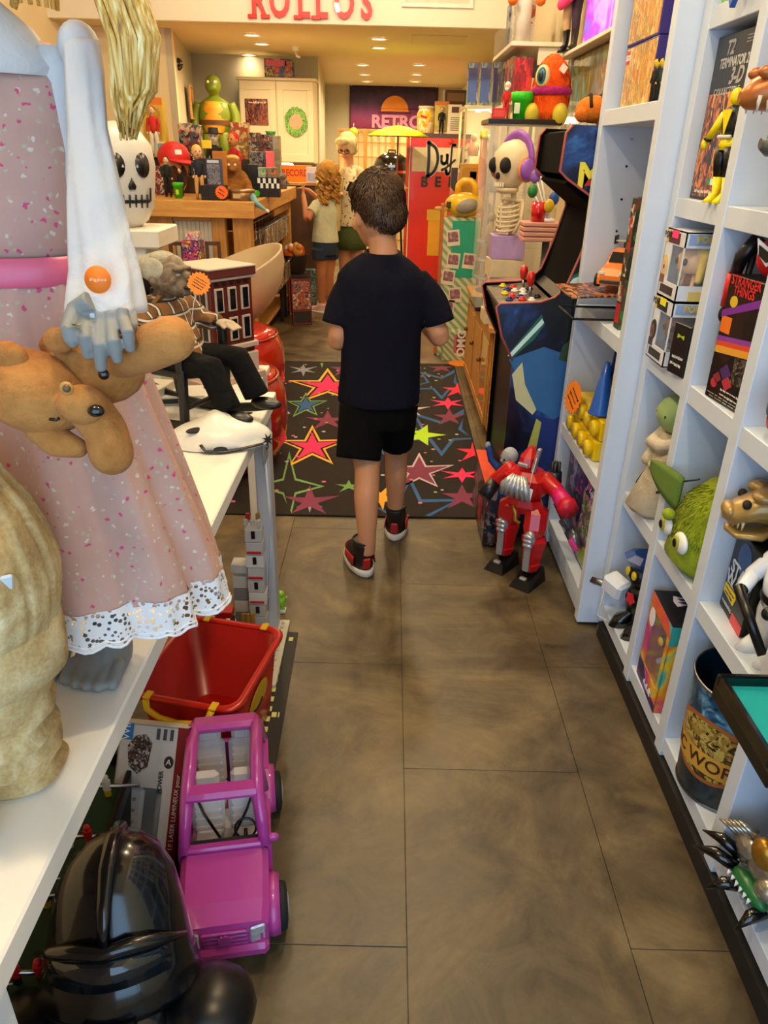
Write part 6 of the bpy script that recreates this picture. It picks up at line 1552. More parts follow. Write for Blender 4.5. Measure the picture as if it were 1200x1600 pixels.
# high-top trainers
def trainer(heel,yaw,lift,parent,W,label):
    M=W@Matrix.Translation(heel)@Matrix.Rotation(yaw,4,'Z')@Matrix.Rotation(lift,4,'X')
    o=MB().at(M);
    o.loft([ring((0,y,z),rx,ry,20,tilt=Matrix.Rotation(R(t_),3,'X')) for y,z,rx,ry,t_ in ((.045,.135,.040,.048,0),(.045,.12,.041,.049,0),(.052,.09,.039,.052,10),(.075,.066,.041,.066,20),(.095,.05,.045,.09,12),(.10,.03,.047,.108,3),(.10,.022,.047,.112,0))])
    up=o.build('shoe',pm('17110f',.5,bump=.2),parent)
    MB().at(M).loft([ring((0,.10,z),rx,ry,24) for z,rx,ry in ((0,.046,.112),(.004,.050,.116),(.024,.050,.116),(.027,.047,.113))]).build('sole',pm('d8d2c6',.6),up)
    RDp=pm('a81c18',.45)
    for s_ in (-1,1):
        MB().at(M).grid(lambda u,v:Vector((s_*(.0415+.004*(1-v)+.002*math.sin(PI*u)),.035+.10*u,.033+.038*v*(1-.35*u))),6,3).build('red_side_panel',RDp,up,solid=.004)
    MB().at(M).ell((0,.165,.045),(.034,.045,.018)).build('toe_cap',RDp,up)
    MB().at(M).box((0,-.002,.055),(.030,.012,.045),.005).build('heel_tab',RDp,up)
    MB().at(M).tube([Vector((.038*math.cos(a),.045+.046*math.sin(a),.135)) for a in [2*PI*q/20 for q in range(20)]],.005,8,close=True).build('ankle_collar',pm('0e0c0c',.7),up)
    return up
trainer((-.060,2.395,.001),R(20),0,boy,W,'left')
trainer((.044,2.69,.001),R(-6),0,boy,W,'right')
# --- girl at the counter
girl,W=wthing('person','curly-haired girl in a pale T-shirt and denim shorts at the wooden counter','person',(-.62,7.40,0))
b=MB().at(W)
HC=Vector((-.60,7.42,1.235));fwd=Vector((-.8,.55,-.2)).normalized();rgt=Vector((.57,.82,0)).normalized();upv=rgt.cross(fwd)
hm= lambda f_,r_,u_:HC+fwd*f_+rgt*r_+upv*u_
b.ell(HC,(.078,.082,.105));b.ell(hm(.04,0,-.06),(.05,.05,.045));b.ell(hm(.095,0,-.02),.014)
limb(b,[(-.60,7.40,1.02),(-.60,7.40,1.08),(-.60,7.41,1.15)],[.05,.042,.045])
b.loft([ring((-.62,7.40,z),rx,ry,20) for z,rx,ry in ((.55,.10,.09),(.70,.095,.075),(.9,.11,.08),(1.0,.11,.07),(1.05,.05,.05))])
limb(b,[(-.69,7.36,.985),(-.74,7.30,.92),(-.775,7.26,.862),(-.80,7.36,.96),(-.825,7.46,1.06)],[.038,.036,.032,.028,.022])
hand_parts(b,(-.825,7.46,1.06),(-.1,.6,.7),1,palm=.026,length=.06,curl=.6,up=(-1,0,.3))
limb(b,[(-.55,7.45,.985),(-.62,7.54,.93),(-.70,7.56,1.02),(-.80,7.58,1.10)],[.038,.034,.03,.022])
hand_parts(b,(-.80,7.58,1.10),(-1,.1,.2),-1,palm=.026,length=.06,curl=.5)
for x0,x1,x2,y0 in ((-.66,-.655,-.66,7.37),(-.575,-.585,-.59,7.43)):
    limb(b,[(x0,y0,.60),(x1,y0+.01,.45),(x2,y0,.33),(x2,y0+.02,.22),(x2,y0+.02,.07)],[.07,.058,.044,.046,.032])
b.build('body',SKIN_TAN,girl,remesh=.007,smooth_it=5)
CUR=fur('blond_curls','7a4a1a','d8a24e',bs=70,bstr=.8)
c_=MB().at(W);rnd=random.Random(11)
c_.ell(HC+Vector((.012,-.02,.015)),(.10,.10,.115))
for q in range(150):
    a=rnd.uniform(0,2*PI);v=rnd.uniform(-.25,1);z=HC.z+.11-rnd.random()**.8*.30;rr_=.10 if z>HC.z-.02 else .095
    if z>HC.z:rr_=.105*math.sqrt(max(.1,1-((z-HC.z)/.135)**2))
    p=Vector((HC.x+.015+rr_*math.cos(a),HC.y-.02+rr_*math.sin(a),z))
    if (p-HC).dot(fwd)>.055:continue
    ph=rnd.uniform(0,6);pts=[p+Vector((.014*math.cos(ph+k*1.3),.014*math.sin(ph+k*1.3),-.011*k)) for k in range(7)]
    c_.tube(pts,[.006,.009,.010,.010,.010,.009,.004],6)
c_.build('curly_hair',CUR,girl)
s_m=MB().at(W)
s_m.loft([ring((-.62,7.40,z),rx,ry,28,fn=lambda a,z=z:1+.03*math.sin(4*a+z*12)) for z,rx,ry in ((.655,.125,.105),(.70,.122,.10),(.80,.112,.09),(.92,.122,.092),(1.0,.118,.08),(1.035,.07,.06))])
limb(s_m,[(-.68,7.365,.99),(-.715,7.33,.945),(-.74,7.30,.915)],[.055,.054,.052]);limb(s_m,[(-.56,7.44,.99),(-.60,7.51,.94)],[.055,.052])
s_m.build('t_shirt',cloth('pale_mint_jersey','c4c3a0',.1,.9,.4,16),girl,remesh=.007,smooth_it=4)
s_m=MB().at(W);s_m.loft([ring((-.62,7.40,z),rx,ry,24) for z,rx,ry in ((.54,.115,.10),(.60,.12,.105),(.68,.112,.095))])
limb(s_m,[(-.665,7.37,.60),(-.665,7.37,.50)],[.082,.080]);limb(s_m,[(-.575,7.43,.60),(-.578,7.43,.50)],[.082,.080])
s_m.build('denim_shorts',cloth('dark_denim','2a3442',.25,.85,.3,24),girl,remesh=.007,smooth_it=3)
for x2,y0 in ((-.66,7.37),(-.59,7.43)):
    sh_=MB().at(W@Matrix.Translation((x2,y0+.01,0))@Matrix.Rotation(R(55),4,'Z'))
    sh_.loft([ring((0,y,z),rx,ry,16) for y,z,rx,ry in ((.0,.09,.034,.04),(.01,.065,.036,.05),(.05,.045,.04,.085),(.06,.02,.042,.105),(.06,.0,.042,.105))]);so=sh_.build('shoe',pm('d8a898',.6),girl)
    MB().at(sh_.M).loft([ring((0,.06,z),.044,.107,16) for z in (0,.018)]).build('sole',pm('e8e0d4',.6),so)
tk=thing('paper_slip','small white paper slip in the hand of the curly-haired girl','paper',(-.835,7.47,1.13),0,rot=(R(60),R(20),R(-30)))
MB().box((0,0,.02),(.03,.001,.06)).build('slip',pm('efece0',.8),tk)
# --- woman behind
wom,W=wthing('person','grey-blond woman with glasses in a cream cardigan and green skirt facing the girl','person',(-.42,8.25,0))
b=MB().at(W)
HC=Vector((-.455,8.22,1.475));fwd=Vector((-.35,-.85,-.40)).normalized();rgt=Vector((-.92,.38,0)).normalized();upv=rgt.cross(fwd)
hm= lambda f_,r_,u_:HC+fwd*f_+rgt*r_+upv*u_
b.ell(HC,(.078,.088,.108));b.ell(hm(.045,0,-.06),(.05,.05,.045));b.ell(hm(.102,0,-.02),(.015,.015,.02));b.ell(hm(.09,0,-.058),(.024,.012,.012))
limb(b,[(-.43,8.26,1.27),(-.44,8.25,1.32),(-.445,8.24,1.38)],[.06,.05,.05])
b.loft([ring((-.42,8.26,z),rx,ry,20) for z,rx,ry in ((.62,.15,.12),(.85,.14,.12),(1.1,.15,.12),(1.25,.15,.09),(1.30,.07,.06))])
for s_,pts in ((-1,[(-.57,8.24,1.22),(-.61,8.18,1.02),(-.50,8.06,1.04)]),(1,[(-.26,8.24,1.22),(-.22,8.17,1.02),(-.38,8.05,1.05)])):
    limb(b,[pts[0],Vector(pts[0]).lerp(Vector(pts[1]),.5),pts[1],Vector(pts[1]).lerp(Vector(pts[2]),.5),pts[2]],[.05,.047,.042,.036,.028])
    hand_parts(b,pts[2],(-.5*s_*-1,-.7,.05),s_,palm=.032,length=.075,curl=.7)
for x in (-.49,-.36):limb(b,[(x,8.27,.62),(x,8.27,.48),(x,8.28,.28),(x,8.29,.08)],[.085,.068,.056,.036]);b.ell((x,8.22,.035),(.042,.11,.034))
b.build('body',pm('c08a64',.55,var=.08),wom,remesh=.008,smooth_it=5)
e=MB().at(W)
for s_ in (-1,1):
    MB().at(W).tube([hm(.098,s_*.036,-.006)+rgt*(.026*math.cos(a))+upv*(.020*math.sin(a)) for a in [2*PI*q/16 for q in range(16)]],.0035,6,close=True).build('glasses_rim',pm('3a1c1c',.4),wom)
    MB().at(W).ell(hm(.083,s_*.034,-.006),(.012,.012,.008)).build('eye',pm('2a1c16',.3),wom)
MB().at(W).tube([hm(.10,-.012,-.002),hm(.103,0,0),hm(.10,.012,-.002)],.003,6).build('glasses_bridge',pm('3a1c1c',.4),wom)
MB().at(W).ell(hm(.092,0,-.062),(.024,.010,.006)).build('lips',pm('a84a3c',.5),wom)
h=MB().at(W);h.ell(HC+Vector((.0,.022,.035)),(.098,.10,.105));h.ell(hm(.03,-.06,.02),(.045,.05,.075));h.ell(hm(.03,.06,.02),(.045,.05,.075));h.ell(hm(.06,.015,.075),(.075,.04,.04));h.ell(hm(-.04,0,-.05),(.08,.06,.06))
h.build('short_hair',fur('grey_blond_hair','9a8652','d8c898',bs=80,bstr=.9),wom,remesh=.007,smooth_it=3)
BLS=NT('dotted_blouse');co=BLS.coord('Object');BLS.out(BLS.mix(spots(BLS,co,30,.28,2.0),'d8c9a0','5a4a30'),.9);BLS=BLS.m
s_m=MB().at(W);s_m.loft([ring((-.42,8.25,z),rx,ry,28) for z,rx,ry in ((.73,.168,.145),(.90,.158,.138),(1.10,.158,.135),(1.22,.145,.10),(1.29,.07,.06))]);s_m.build('blouse',BLS,wom,remesh=.009,smooth_it=4)
s_m=MB().at(W)
for s_,sh,el,wr_ in ((-1,(-.56,8.25,1.23),(-.605,8.19,1.05),(-.545,8.10,1.04)),(1,(-.27,8.25,1.23),(-.225,8.18,1.05),(-.32,8.09,1.05))):limb(s_m,[sh,Vector(sh).lerp(Vector(el),.5),el,wr_],[.066,.062,.056,.05])
s_m.loft([ring((-.42,8.30,z),rx,ry,28) for z,rx,ry in ((.66,.175,.10),(.9,.168,.10),(1.15,.172,.10),(1.25,.16,.08),(1.30,.08,.06))])
for s_ in (-1,1):limb(s_m,[(-.42+s_*.09,8.18,1.27),(-.42+s_*.13,8.11,1.05),(-.42+s_*.145,8.10,.85),(-.42+s_*.145,8.12,.69)],[.035,.045,.05,.045])
s_m.build('cardigan',cloth('cream_knit','cdb98a',.1,.95,.3,24),wom,remesh=.009,smooth_it=4)
MB().at(W).loft([ring((-.42,8.26,z),rx,ry,28,fn=lambda a:1+.025*math.sin(7*a)) for z,rx,ry in ((.50,.165,.14),(.60,.165,.14),(.76,.15,.13))]).build('green_skirt',cloth('olive_cotton','47522a',.15,.9,.3,20),wom)
ph=thing('phone','black phone in the hand of the grey-blond woman','phone',(-.43,8.00,1.08),0,rot=(R(40),R(15),R(20)))
MB().box((0,0,.05),(.06,.009,.12),.004).build('body',BLACK_GLOSS,ph);MB().box((0,-.005,.05),(.054,.001,.11)).build('screen',pm('20242c',.1),ph)
# ------------------------------------------------------------------ sign on the bulkhead
sg=thing('shop_sign','red raised letters ROLLOS on the cream bulkhead','sign',(-.70,7.44,2.528))
x0=at(403,15,Y=7.42).x
RL=pm('e0161a',.35,coat=.3)
for i,ch_ in enumerate('ROLLOS'):
    px=(404,437,474,502,538,573)[i]
    x=at(px,15,Y=7.42).x-sg.location.x
    text(ch_,.31,sg,frame((x,-.016,.012),(1,0,0),(0,0,1)),RL,.016,bold=.009,sx=.68,name='letter')
    if ch_ in 'RL':  # slab feet
        ft=MB()
        for dx in ((-.055,.055) if ch_=='R' else (-.045,)):ft.box((x+dx,-.018,-.085),(.075,.034,.028),.003)
        ft.build('letter_serif',RL,sg)
vf=thing('wall_vent_frame','white rectangular frame high on the bulkhead right of the letters','vent',(.345,7.436,2.665))
for z in (-.115,.115):MB().box((0,-.012,z),(.60,.022,.03),.003).build('frame_rail',pm('f0ecdf',.5),vf)
for x in (-.285,.285):MB().box((x,-.012,0),(.03,.022,.20),.003).build('frame_stile',pm('f0ecdf',.5),vf)
MB().box((0,-.003,0),(.55,.006,.21)).build('panel',pm('d8d2c0',.6),vf)
# ------------------------------------------------------------------ counter
ct_=thing('shop_counter','pine shop counter with thick top and white panelled front on the left','counter',(-1.55,6.4,0))
cx,cy=-1.55,6.4
def cbx(name,x0,x1,y0,y1,z0,z1,m,bev=.004): return MB().box(((x0+x1)/2-cx,(y0+y1)/2-cy,(z0+z1)/2),(x1-x0,y1-y0,z1-z0),bev).build(name,m,ct_)
cbx('counter_top',-2.45,-.95,5.34,7.70,1.030,1.120,PINE_H)
cbx('edge_board',-.9495,-.92,5.34,7.70,1.015,1.1205,PINE_Y)
cbx('edge_board',-2.45,-.92,5.31,5.3395,1.015,1.1205,PINE_H)
for x0_,x1_ in ((-1.60,-1.50),(-1.235,-1.14),(-1.09,-.97)):cbx('post',x0_,x1_,5.40,5.47,0,1.029,PINE)
cbx('post',-1.06,-.97,5.475,5.55,0,1.029,PINE);cbx('post',-1.06,-.97,7.55,7.64,0,1.029,PINE)
cbx('top_rail',-1.499,-1.236,5.405,5.46,.985,1.029,PINE_H)
for k in range(9):
    xa=-1.498+k*.029;cbx('beadboard_slat',xa,xa+.0275,5.425,5.44,.02,.984,pm('d9d6c6',.55,var=.03),.003)
cbx('side_panel',-2.40,-1.601,5.43,5.45,0,1.029,PINE);cbx('back_board',-2.40,-2.38,5.46,7.6,0,1.029,PINE)
cbx('under_shelf',-2.37,-1.0,5.56,7.54,.70,.725,PINE_Y);cbx('bottom_shelf',-2.37,-1.0,5.56,7.54,.12,.145,PINE_Y);cbx('shelf_lip',-.999,-.975,6.6,7.54,.93,.985,PINE_Y)
# hook panel with hanging packets on the aisle side
hp=thing('hook_rack','metal rack of hooks with rows of hanging packets under the counter edge','display rack',(-.99,6.2,0))
gr=MB()
for k in range(9):gr.tube([(0,-.62+.155*k,.30),(0,-.62+.155*k,.97)],.004,6)
for z in (.32,.45,.58,.71,.84,.96):gr.tube([(0,-.64,z),(0,.64,z)],.004,6)
gr.build('wire_grid',STEEL,hp)
PKT=[art('packet_print_%d'%k,c_,30,1.2) for k,c_ in enumerate((['2a2420','8a7a5a','c8b890','4a3a2c'],['1c1a1c','5a3a3a','b8a48a','3a3a4a'],['3a2c20','a8905c','6a1f1c','d8ccb0']))]
pk_me=None;n=0
for row,z in enumerate((.93,.56)):
    for k in range(16):
        y=5.62+k*.085-6.2
        hk=MB().tube([(0,y,z),(.10,y,z),(.11,y,z+.012)],.0025,5).build('hook',CHROME,hp)
        for j in range(2):
            o=MB().box((.055+.035*j,y,z-.085),(.004,.06,.15),.001).build('packet',PKT[(k+j+row)%3],hp)
# things on the floor and low shelf by the counter
pbox('game_box','tall red and green game box standing on the floor by the counter','game box',(at(462,487,Z=0).x+.0,7.36,0),R(12),(.125,.20,.47),pm('d8c49a',.5),
     [('F',.08,.92,.02,.24,pm('c8481e',.5)),('F',.22,.80,.26,.90,pm('7aa03a',.5)),('F',.04,.16,.02,.98,pm('b8241c',.5)),('L',.06,.94,.03,.97,pm('b8301e',.5)),('T',.1,.9,.1,.9,pm('c86a2a',.5))],
     [])
scribble(bpy.data.objects['game_box'],face_M((.125,.20,.47),'F',.50,.58,.0012)@Matrix.Rotation(R(90),4,'Z'),.27,.045,1,pm('d8d49a',.5),3,'title_marks')
pbox('teal_case','teal and grey boxed toy behind the tall game box','toy box',(-.80,7.72,0),R(10),(.10,.14,.36),art('teal_toy_print',['2a4a50','5a8a88','8a9a98','1c2a30'],18))
ck=thing('plush_pile_basket','basket heaped with orange and white plush toys by the counter','basket',(-.875,7.02,.42))
MB().lathe([(.09,0),(.13,.16),(.135,.165),(.125,.16),(.088,.008)],20).build('basket',pm('2a1c14',.8),ck)
for k,(x,y,z,c_) in enumerate(((-.04,-.03,.17,'d8641e'),(.05,.0,.18,'c8481a'),(0,.05,.2,'e0a85a'),(-.05,.05,.19,'e8e0d0'),(.04,-.06,.2,'d88a3a'))):
    MB().ell((x,y,z),(.05,.045,.05)).ell((x+.02,y-.03,z+.04),(.028,.026,.028)).build('plush',fur('basket_plush_%d'%k,c_,c_),ck)
bs_=thing('low_stool','dark low stool under the plush basket beside the counter','stool',(-.875,7.02,0))
MB().box((0,0,.405),(.26,.26,.03),.004).build('seat',pm('2a1712',.5),bs_)
for x in (-.11,.11):
    for y in (-.11,.11):MB().box((x,y,.195),(.03,.03,.39),.003).build('leg',pm('1a1210',.5),bs_)
pbox('flat_book','open picture book leaning on the basket near the girl','book',(-.79,6.80,.0),R(20),(.18,.05,.40),pm('6a1c1a',.5),[('F',.05,.95,.35,.95,art('book_cover_print',['c8b48a','8a6a4a','a83a2a','3a2a4a'],20)),('F',.05,.95,.05,.3,pm('14100e',.5))],rot=(R(-6),0,R(20)))
# ------------------------------------------------------------------ goods piled on the counter
rs=thing('tiered_riser','dark stepped display riser on the counter under the toys','display riser',(-1.68,6.55,1.1205))
MB().box((0,-.22,.06),(1.3,.40,.12),.003).build('step',pm('3a2618',.6),rs);MB().box((0,.20,.12),(1.3,.44,.24),.003).build('step',pm('3a2618',.6),rs)
Z0,Z1,Z2=1.1208,1.241,1.361
def bg(name,label,cat,px0,px1,ytop,Y,z,cols,depth=.10,rz=0.0,prints=(),words=(),group=None):
    a=at(px0,ytop,Y=Y);b_=at(px1,ytop,Y=Y)
    size=(b_.x-a.x,depth,(a.z+b_.z)/2-z)
    m=cols if not isinstance(cols,(list,str)) else (pm(cols,.5) if isinstance(cols,str) else art(name+'_print_%d'%random.randint(0,99999),cols,16/max(.15,size[2])*.25,1.2))
    return pbox(name,label,cat,((a.x+b_.x)/2,Y+depth/2,z),R(rz),size,m,prints,words,group)
def bd(label,px,ytop,Y,z,rz=0,**k):
    p=at(px,ytop,Y=Y)
    return doll('toy_doll',label,'doll',(p.x,Y,z),rz,(p.z-z)/1.02,**k)
dbx=bg('doll_box','yellow doll box with a red and white striped doll leaning by the wall stub','toy box',217,252,152,6.45,Z2,'d8b43a',.10,0,[('F',.0,1,.88,1,pm('e07a1e',.5)),('F',.12,.88,.30,.86,art('striped_doll_backing',['c89a2a','d8b040','b88a2a'],10)),('F',.08,.92,.03,.27,pm('e8dcc0',.5))])
bd('striped shirt doll strapped in the yellow doll box',236,165,6.40,1.50-.13,0,hair='8a4a1e',top='c8281e',pants='e8e0d0',skin='e0b48a')
cp=thing('capped_head','bearded head figure in a red baseball cap on the counter','figure',(at(272,285,Y=5.9).x,5.95,Z0))
hx=.0
hb_=MB().ell((0,0,.19),(.10,.115,.13)).cap((0,.02,.08),(0,.01,.12),.075).ell((.06,-.10,.19),(.02,.025,.025));hb_.build('head',pm('b8845a',.6),cp,remesh=.012,smooth_it=3)
MB().ell((.02,-.06,.13),(.085,.07,.10)).build('beard',fur('brown_beard','3a1f10','5a3420'),cp)
cpp=MB().ell((0,.01,.25),(.118,.125,.105)).build('red_cap',pm('c8181a',.55),cp)
MB().ell((.09,-.09,.225),(.10,.10,.012),(.1,.10,.4)).build('cap_peak',pm('c8181a',.55),cpp)
MB().box((.060,-.085,.285),(.05,.006,.035),.003,(-.4,0,.55)).build('cap_badge',pm('eae4d8',.6),cpp)
bd('dark suited doll with slicked hair standing by the green cup',258,244,5.62,Z0,R(10),hair='111111',top='101012',pants='0e0e10',skin='e0c4a0')
bd('dark suited doll with a pale face leaning beside the capped head',280,262,5.75,Z0,R(-15),hair='1a1210',top='0e0e12',pants='0c0c0e',skin='d8c098')
gc=thing('green_cup','small lime green cup at the front edge of the counter','cup',(at(275,311,Z=1.12).x,5.52,Z0))
MB().lathe([(.024,0),(.030,.075),(.036,.077),(.038,.10),(.034,.10),(.026,.006)],20).build('cup',pm('3ac01e',.4),gc);MB().box((0,-.029,.04),(.02,.004,.03),.001).build('yellow_mark',pm('c8d81e',.5),gc)
bd('blond doll in a dark jumper and tan trousers sitting on the counter',307,233,5.46,Z0+.0,R(25),hair='e8b83a',top='141c30',pants='c8985a',skin='e8b48a',shoe='8a5a34',sit=False,headk=1.5)
bg('black_display_box','low black box on the counter edge beside the blond doll','box',313,348,290,5.40,Z0,'0d0c0c',.16)
bg('video_box','blue video box with a group photo standing on the black box','video box',321,344,248,5.48,at(330,290,Y=5.48).z+.001,'3a4a6a',.05,-4,[('F',.06,.94,.05,.80,art('group_photo_print',['3a4a6a','6a7a9a','2a2a34','b89a84','8a90a8'],40)),('F',.1,.9,.84,.95,pm('c8d0dc',.5))])
p=at(349,288,Y=5.33);burst_tag('price_card','orange starburst price card on the counter front by the tin',frame((p.x-.03,5.3985,Z0+.05),(1,0,0),(0,0,1)),.045,2,col='ff6a1c')
tn=thing('round_tin','round bronze tin on the front edge of the counter','tin',(at(370,316,Z=1.12).x,5.47,Z0))
MB().lathe([(.085,0),(.088,.004),(.088,.055),(.085,.057)],28).build('tin',pm('8a6a44',.3,.7),tn);MB().lathe([(.09,.052),(.09,.068),(.086,.07),(0,.07)],28).build('lid',pm('a08258',.3,.7),tn)
MB().box((-.02,-.088,.03),(.05,.004,.03),.001).build('label',pm('b8a478',.5),tn)
pl=thing('brown_plush','shaggy brown long-nosed plush sitting on the counter','plush toy',(at(372,300,Y=5.7).x,5.72,Z0),R(15))
BP_=fur('shaggy_brown','5a3414','a06a2c',bs=60);MB().ell((0,0,.09),(.085,.08,.10)).ell((-.03,-.02,.20),(.06,.055,.065)).cap((-.06,-.05,.10),(-.02,-.11,.03),.03).cap((.06,-.05,.10),(.07,-.10,.03),.03).cap((-.05,-.06,.05),(-.08,-.13,.03),.035).ell((-.045,-.075,.185),(.022,.03,.018)).build('body',BP_,pl,remesh=.009,smooth_it=2)
MB().ell((-.03,.01,.255),(.05,.045,.025)).build('tuft',fur('straw_tuft','b8924a','e0c078'),pl)
for s_ in (-1,1):MB().ell((-.04+s_*.022,-.07,.215),.009).build('eye',pm('f0e8d8',.3),pl)
rdp=bd('red-capped long-nosed wooden doll behind the shaggy plush',364,212,5.95,Z0,R(-30),hair='d01a1a',top='b81a1c',pants='8a1a1a',skin='c8844a',headk=1.35)
bd('doll with a black bowler hat and white face behind the blond doll',333,206,6.05,Z0,R(5),hair=None,top='15120f',pants='15120f',skin='d8d0bc',hat='0c0b0b',headk=1.2)
bg('sponge_box','small yellow box on the head of the blond doll','box',313,328,219,5.62,at(320,233,Y=5.62).z+.004,'e8c81e',.05,20)
bg('wooden_figure_board','tan wooden backing board behind the shaggy plush','board',331,352,236,5.60,Z0,'b8742c',.03,-3)
for k,(a,b2,yt,Y,z,cols,lb) in enumerate(((277,296,192,6.7,Z2,['2a2224','b8442a','8a8a84','1a1a1c','d8c0a0'],'stack of dark comic figures below the framed picture'),(296,310,195,6.6,Z2,['1c1a1c','7a2a1e','3a4a6a','c8b090'],'dark comic pack right of the comic figures'),
        (240,253,260,5.85,Z0,['7a1a1e','4a1014','c8c0b0'],'maroon carton behind the skull'),(246,256,224,6.2,Z1,['6aa8c0','3a7a98'],'light blue pack behind the red cap'),(292,303,233,6.15,Z1,['101010','2a2a2a','d8d0a0'],'black pack with a white cartoon shape'),
        (360,386,191,6.55,Z2,['c8a04a','8a6a2a','e0c890','b83a2a'],'tall tan and red boxed toy under the green figure'),(388,424,237,6.3,Z1,['2a2624','6a6258','8a8478','1a1816'],'row of dark video cassettes on the riser'),
        (414,426,236,6.24,Z1,['ff6a70','ff5a60'],'salmon pink card at the end of the cassettes'),(425,436,212,6.5,Z1,['8a7e68','b8ac90'],'grey column-like box right of the cassettes'),(385,402,257,5.95,Z0,['14120f','2a2620'],'black low box in front of the cassettes'),
        (402,414,262,5.90,Z0,['8a9a84','4aa02a','b8b8a8'],'grey box with a green top in front of the cassettes'),(414,432,262,5.92,Z0,['7a7060','4a4438','d8702a'],'taupe box with an orange mark on the counter'),
        (388,404,207,6.5,Z2,['3a3430','8a4a34','b0a48c','2a3a3a'],'pile of small dark toys on the upper riser'),(404,426,210,6.55,Z2,['2a2420','6a5a4a','8a2a24','b8b0a0'],'pile of small brown toys on the upper riser'))):
    bg('toy_pack',lb,'toy box',a,b2,yt,Y,z,cols,.10,random.uniform(-6,6))
rk=thing('dark_shelf_board','dark wooden shelf board with small toys at the back of the counter','shelf',(at(408,215,Y=6.62).x,6.72,Z2))
MB().box((0,0,at(408,214,Y=6.62).z-Z2),(.24,.16,.016),.002).build('board',pm('3a1f14',.5),rk)
for x in (-.11,.11):MB().box((x,.05,(at(408,214,Y=6.62).z-Z2)/2),(.016,.05,at(408,214,Y=6.62).z-Z2-.016),.002).build('bracket',pm('3a1f14',.5),rk)
grn=thing('green_dish','small green dish on the dark shelf board','dish',(at(420,208,Y=6.6).x,6.70,Z2+at(408,214,Y=6.62).z-Z2+.0085));MB().lathe([(.03,0),(.045,.035),(.042,.035),(.027,.006)],18).build('dish',pm('2a9a3a',.4),grn)
ckb=bg('checkered_box','black and white checkered box on the counter','box',402,436,277,5.88,Z0,'0e0d0d',.08)
for i in range(8):
    for j in range(2):print_panel(ckb,(at(436,277,Y=5.88).x-at(402,277,Y=5.88).x,.08,at(420,277,Y=5.88).z-Z0),'F',i/8,(i+1)/8,.45+.25*j,.70+.25*j,WHITE if (i+j)%2 else BLK,'checker_square')
gcar=thing('green_toy_vehicle','lime green toy vehicle on the counter edge','toy car',(at(405,302,Z=1.12).x,5.80,Z0),R(70))
MB().loft([ring((0,y,.03),rx,.02,12,tilt=Matrix.Rotation(R(90),3,'X')) for y,rx in ((-.10,.03),(-.06,.055),(.05,.06),(.10,.035))]).build('body',pm('2fb01e',.3,coat=.3),gcar)
MB().ell((0,.01,.055),(.035,.05,.022)).build('canopy',pm('14301a',.15),gcar)
for x in (-.05,.05):
    for y in (-.06,.06):MB().at(frame((x-.008,y,.016),(0,1,0),(0,0,1))).lathe([(.016,0),(.016,.016)],14).build('wheel',BLK,gcar)
for k,(px,py,c1,lb) in enumerate(((437,296,'d86a2a','orange horned figurine near the checkered box'),(447,288,'b82a24','small red figurine between the orange one and the sign'),(456,286,'a8a49a','small grey figurine under the orange sign'),(428,300,'c8782a','squat tan figurine by the green vehicle'),(394,288,'c88a5a','small tan figurine left of the checkered box'))):
    p=at(px,py+6,Z=1.12)
    f_=thing('figurine',lb,'figurine',(min(p.x,-.97),min(7.2,p.y),Z0));MB().loft([ring((0,0,0),.03,.025,12),ring((0,0,.05),.034,.028,12),ring((0,0,.08),.018,.016,12)]).build('body',pm(c1,.5),f_)
    MB().ell((0,-.004,.10),(.03,.028,.03)).build('head',pm(c1,.5),f_)
    for s_ in (-1,1):MB().cap((s_*.03,0,.065),(s_*.045,-.02,.045),.011).build('arm',pm(c1,.5),f_)
sc=thing('blue_scarf','pale blue folded umbrella hanging over the counter corner','umbrella',(at(390,305,Y=5.5).x,5.55,Z0))
a,b2,c2=at(389,303,Y=5.52),at(400,318,Y=5.36),at(417,329,Y=5.26)
W=Matrix.Translation(-Vector(sc.location));MB().at(W).tube([a,a.lerp(b2,.5)+Vector((0,0,.01)),b2,b2.lerp(c2,.6),c2],[.022,.026,.020,.012,.006],12).build('folded_cloth',pm('6a98a8',.6),sc);MB().at(W).cap(c2,c2+(c2-b2)*.12,.010).build('handle',pm('d8d4c8',.5),sc)
rc_=thing('records_sign','orange sign with dark red RECORDS lettering beyond the counter','sign',(at(464,282,Y=8.0).x,8.0,1.15))
MB().box((0,0,.075),(.30,.012,.15),.003).build('board',pm('f08a14',.5),rc_);text('RECORDS',.085,rc_,frame((.0,-.008,.078),(1,0,0),(0,0,1)),pm('b8341a'),.001,bold=.002,sx=.78)
tbk=thing('back_counter','dark wooden back counter beyond the till under the orange sign','counter',(-1.38,8.15,0));MB().box((0,0,.56),(1.24,.5,1.12),.004).build('cabinet',pm('5a3c22',.6),tbk);MB().box((0,0,1.135),(1.28,.54,.03),.004).build('top',PINE_H,tbk)
tl=thing('counter_lamp','small glowing counter lamp behind the orange records sign','lamp',(at(448,262,Y=8.2).x,8.22,1.15))
MB().lathe([(.05,0),(.05,.012),(.012,.016),(.012,.10)],18).build('base',pm('a8925a',.4,.6),tl);MB().lathe([(.10,.09),(.06,.16),(.05,.165)],22,cap=False).build('shade',emis('lamp_shade_glow','ffdf96',9),tl)
l=bpy.data.lights.new('lamp_bulb','POINT');l.energy=8;l.color=(1,.78,.42);l.shadow_soft_size=.04;o=bpy.data.objects.new('lamp_bulb',l);COL.objects.link(o);o.parent=tl;o.location=(0,-.02,.07)
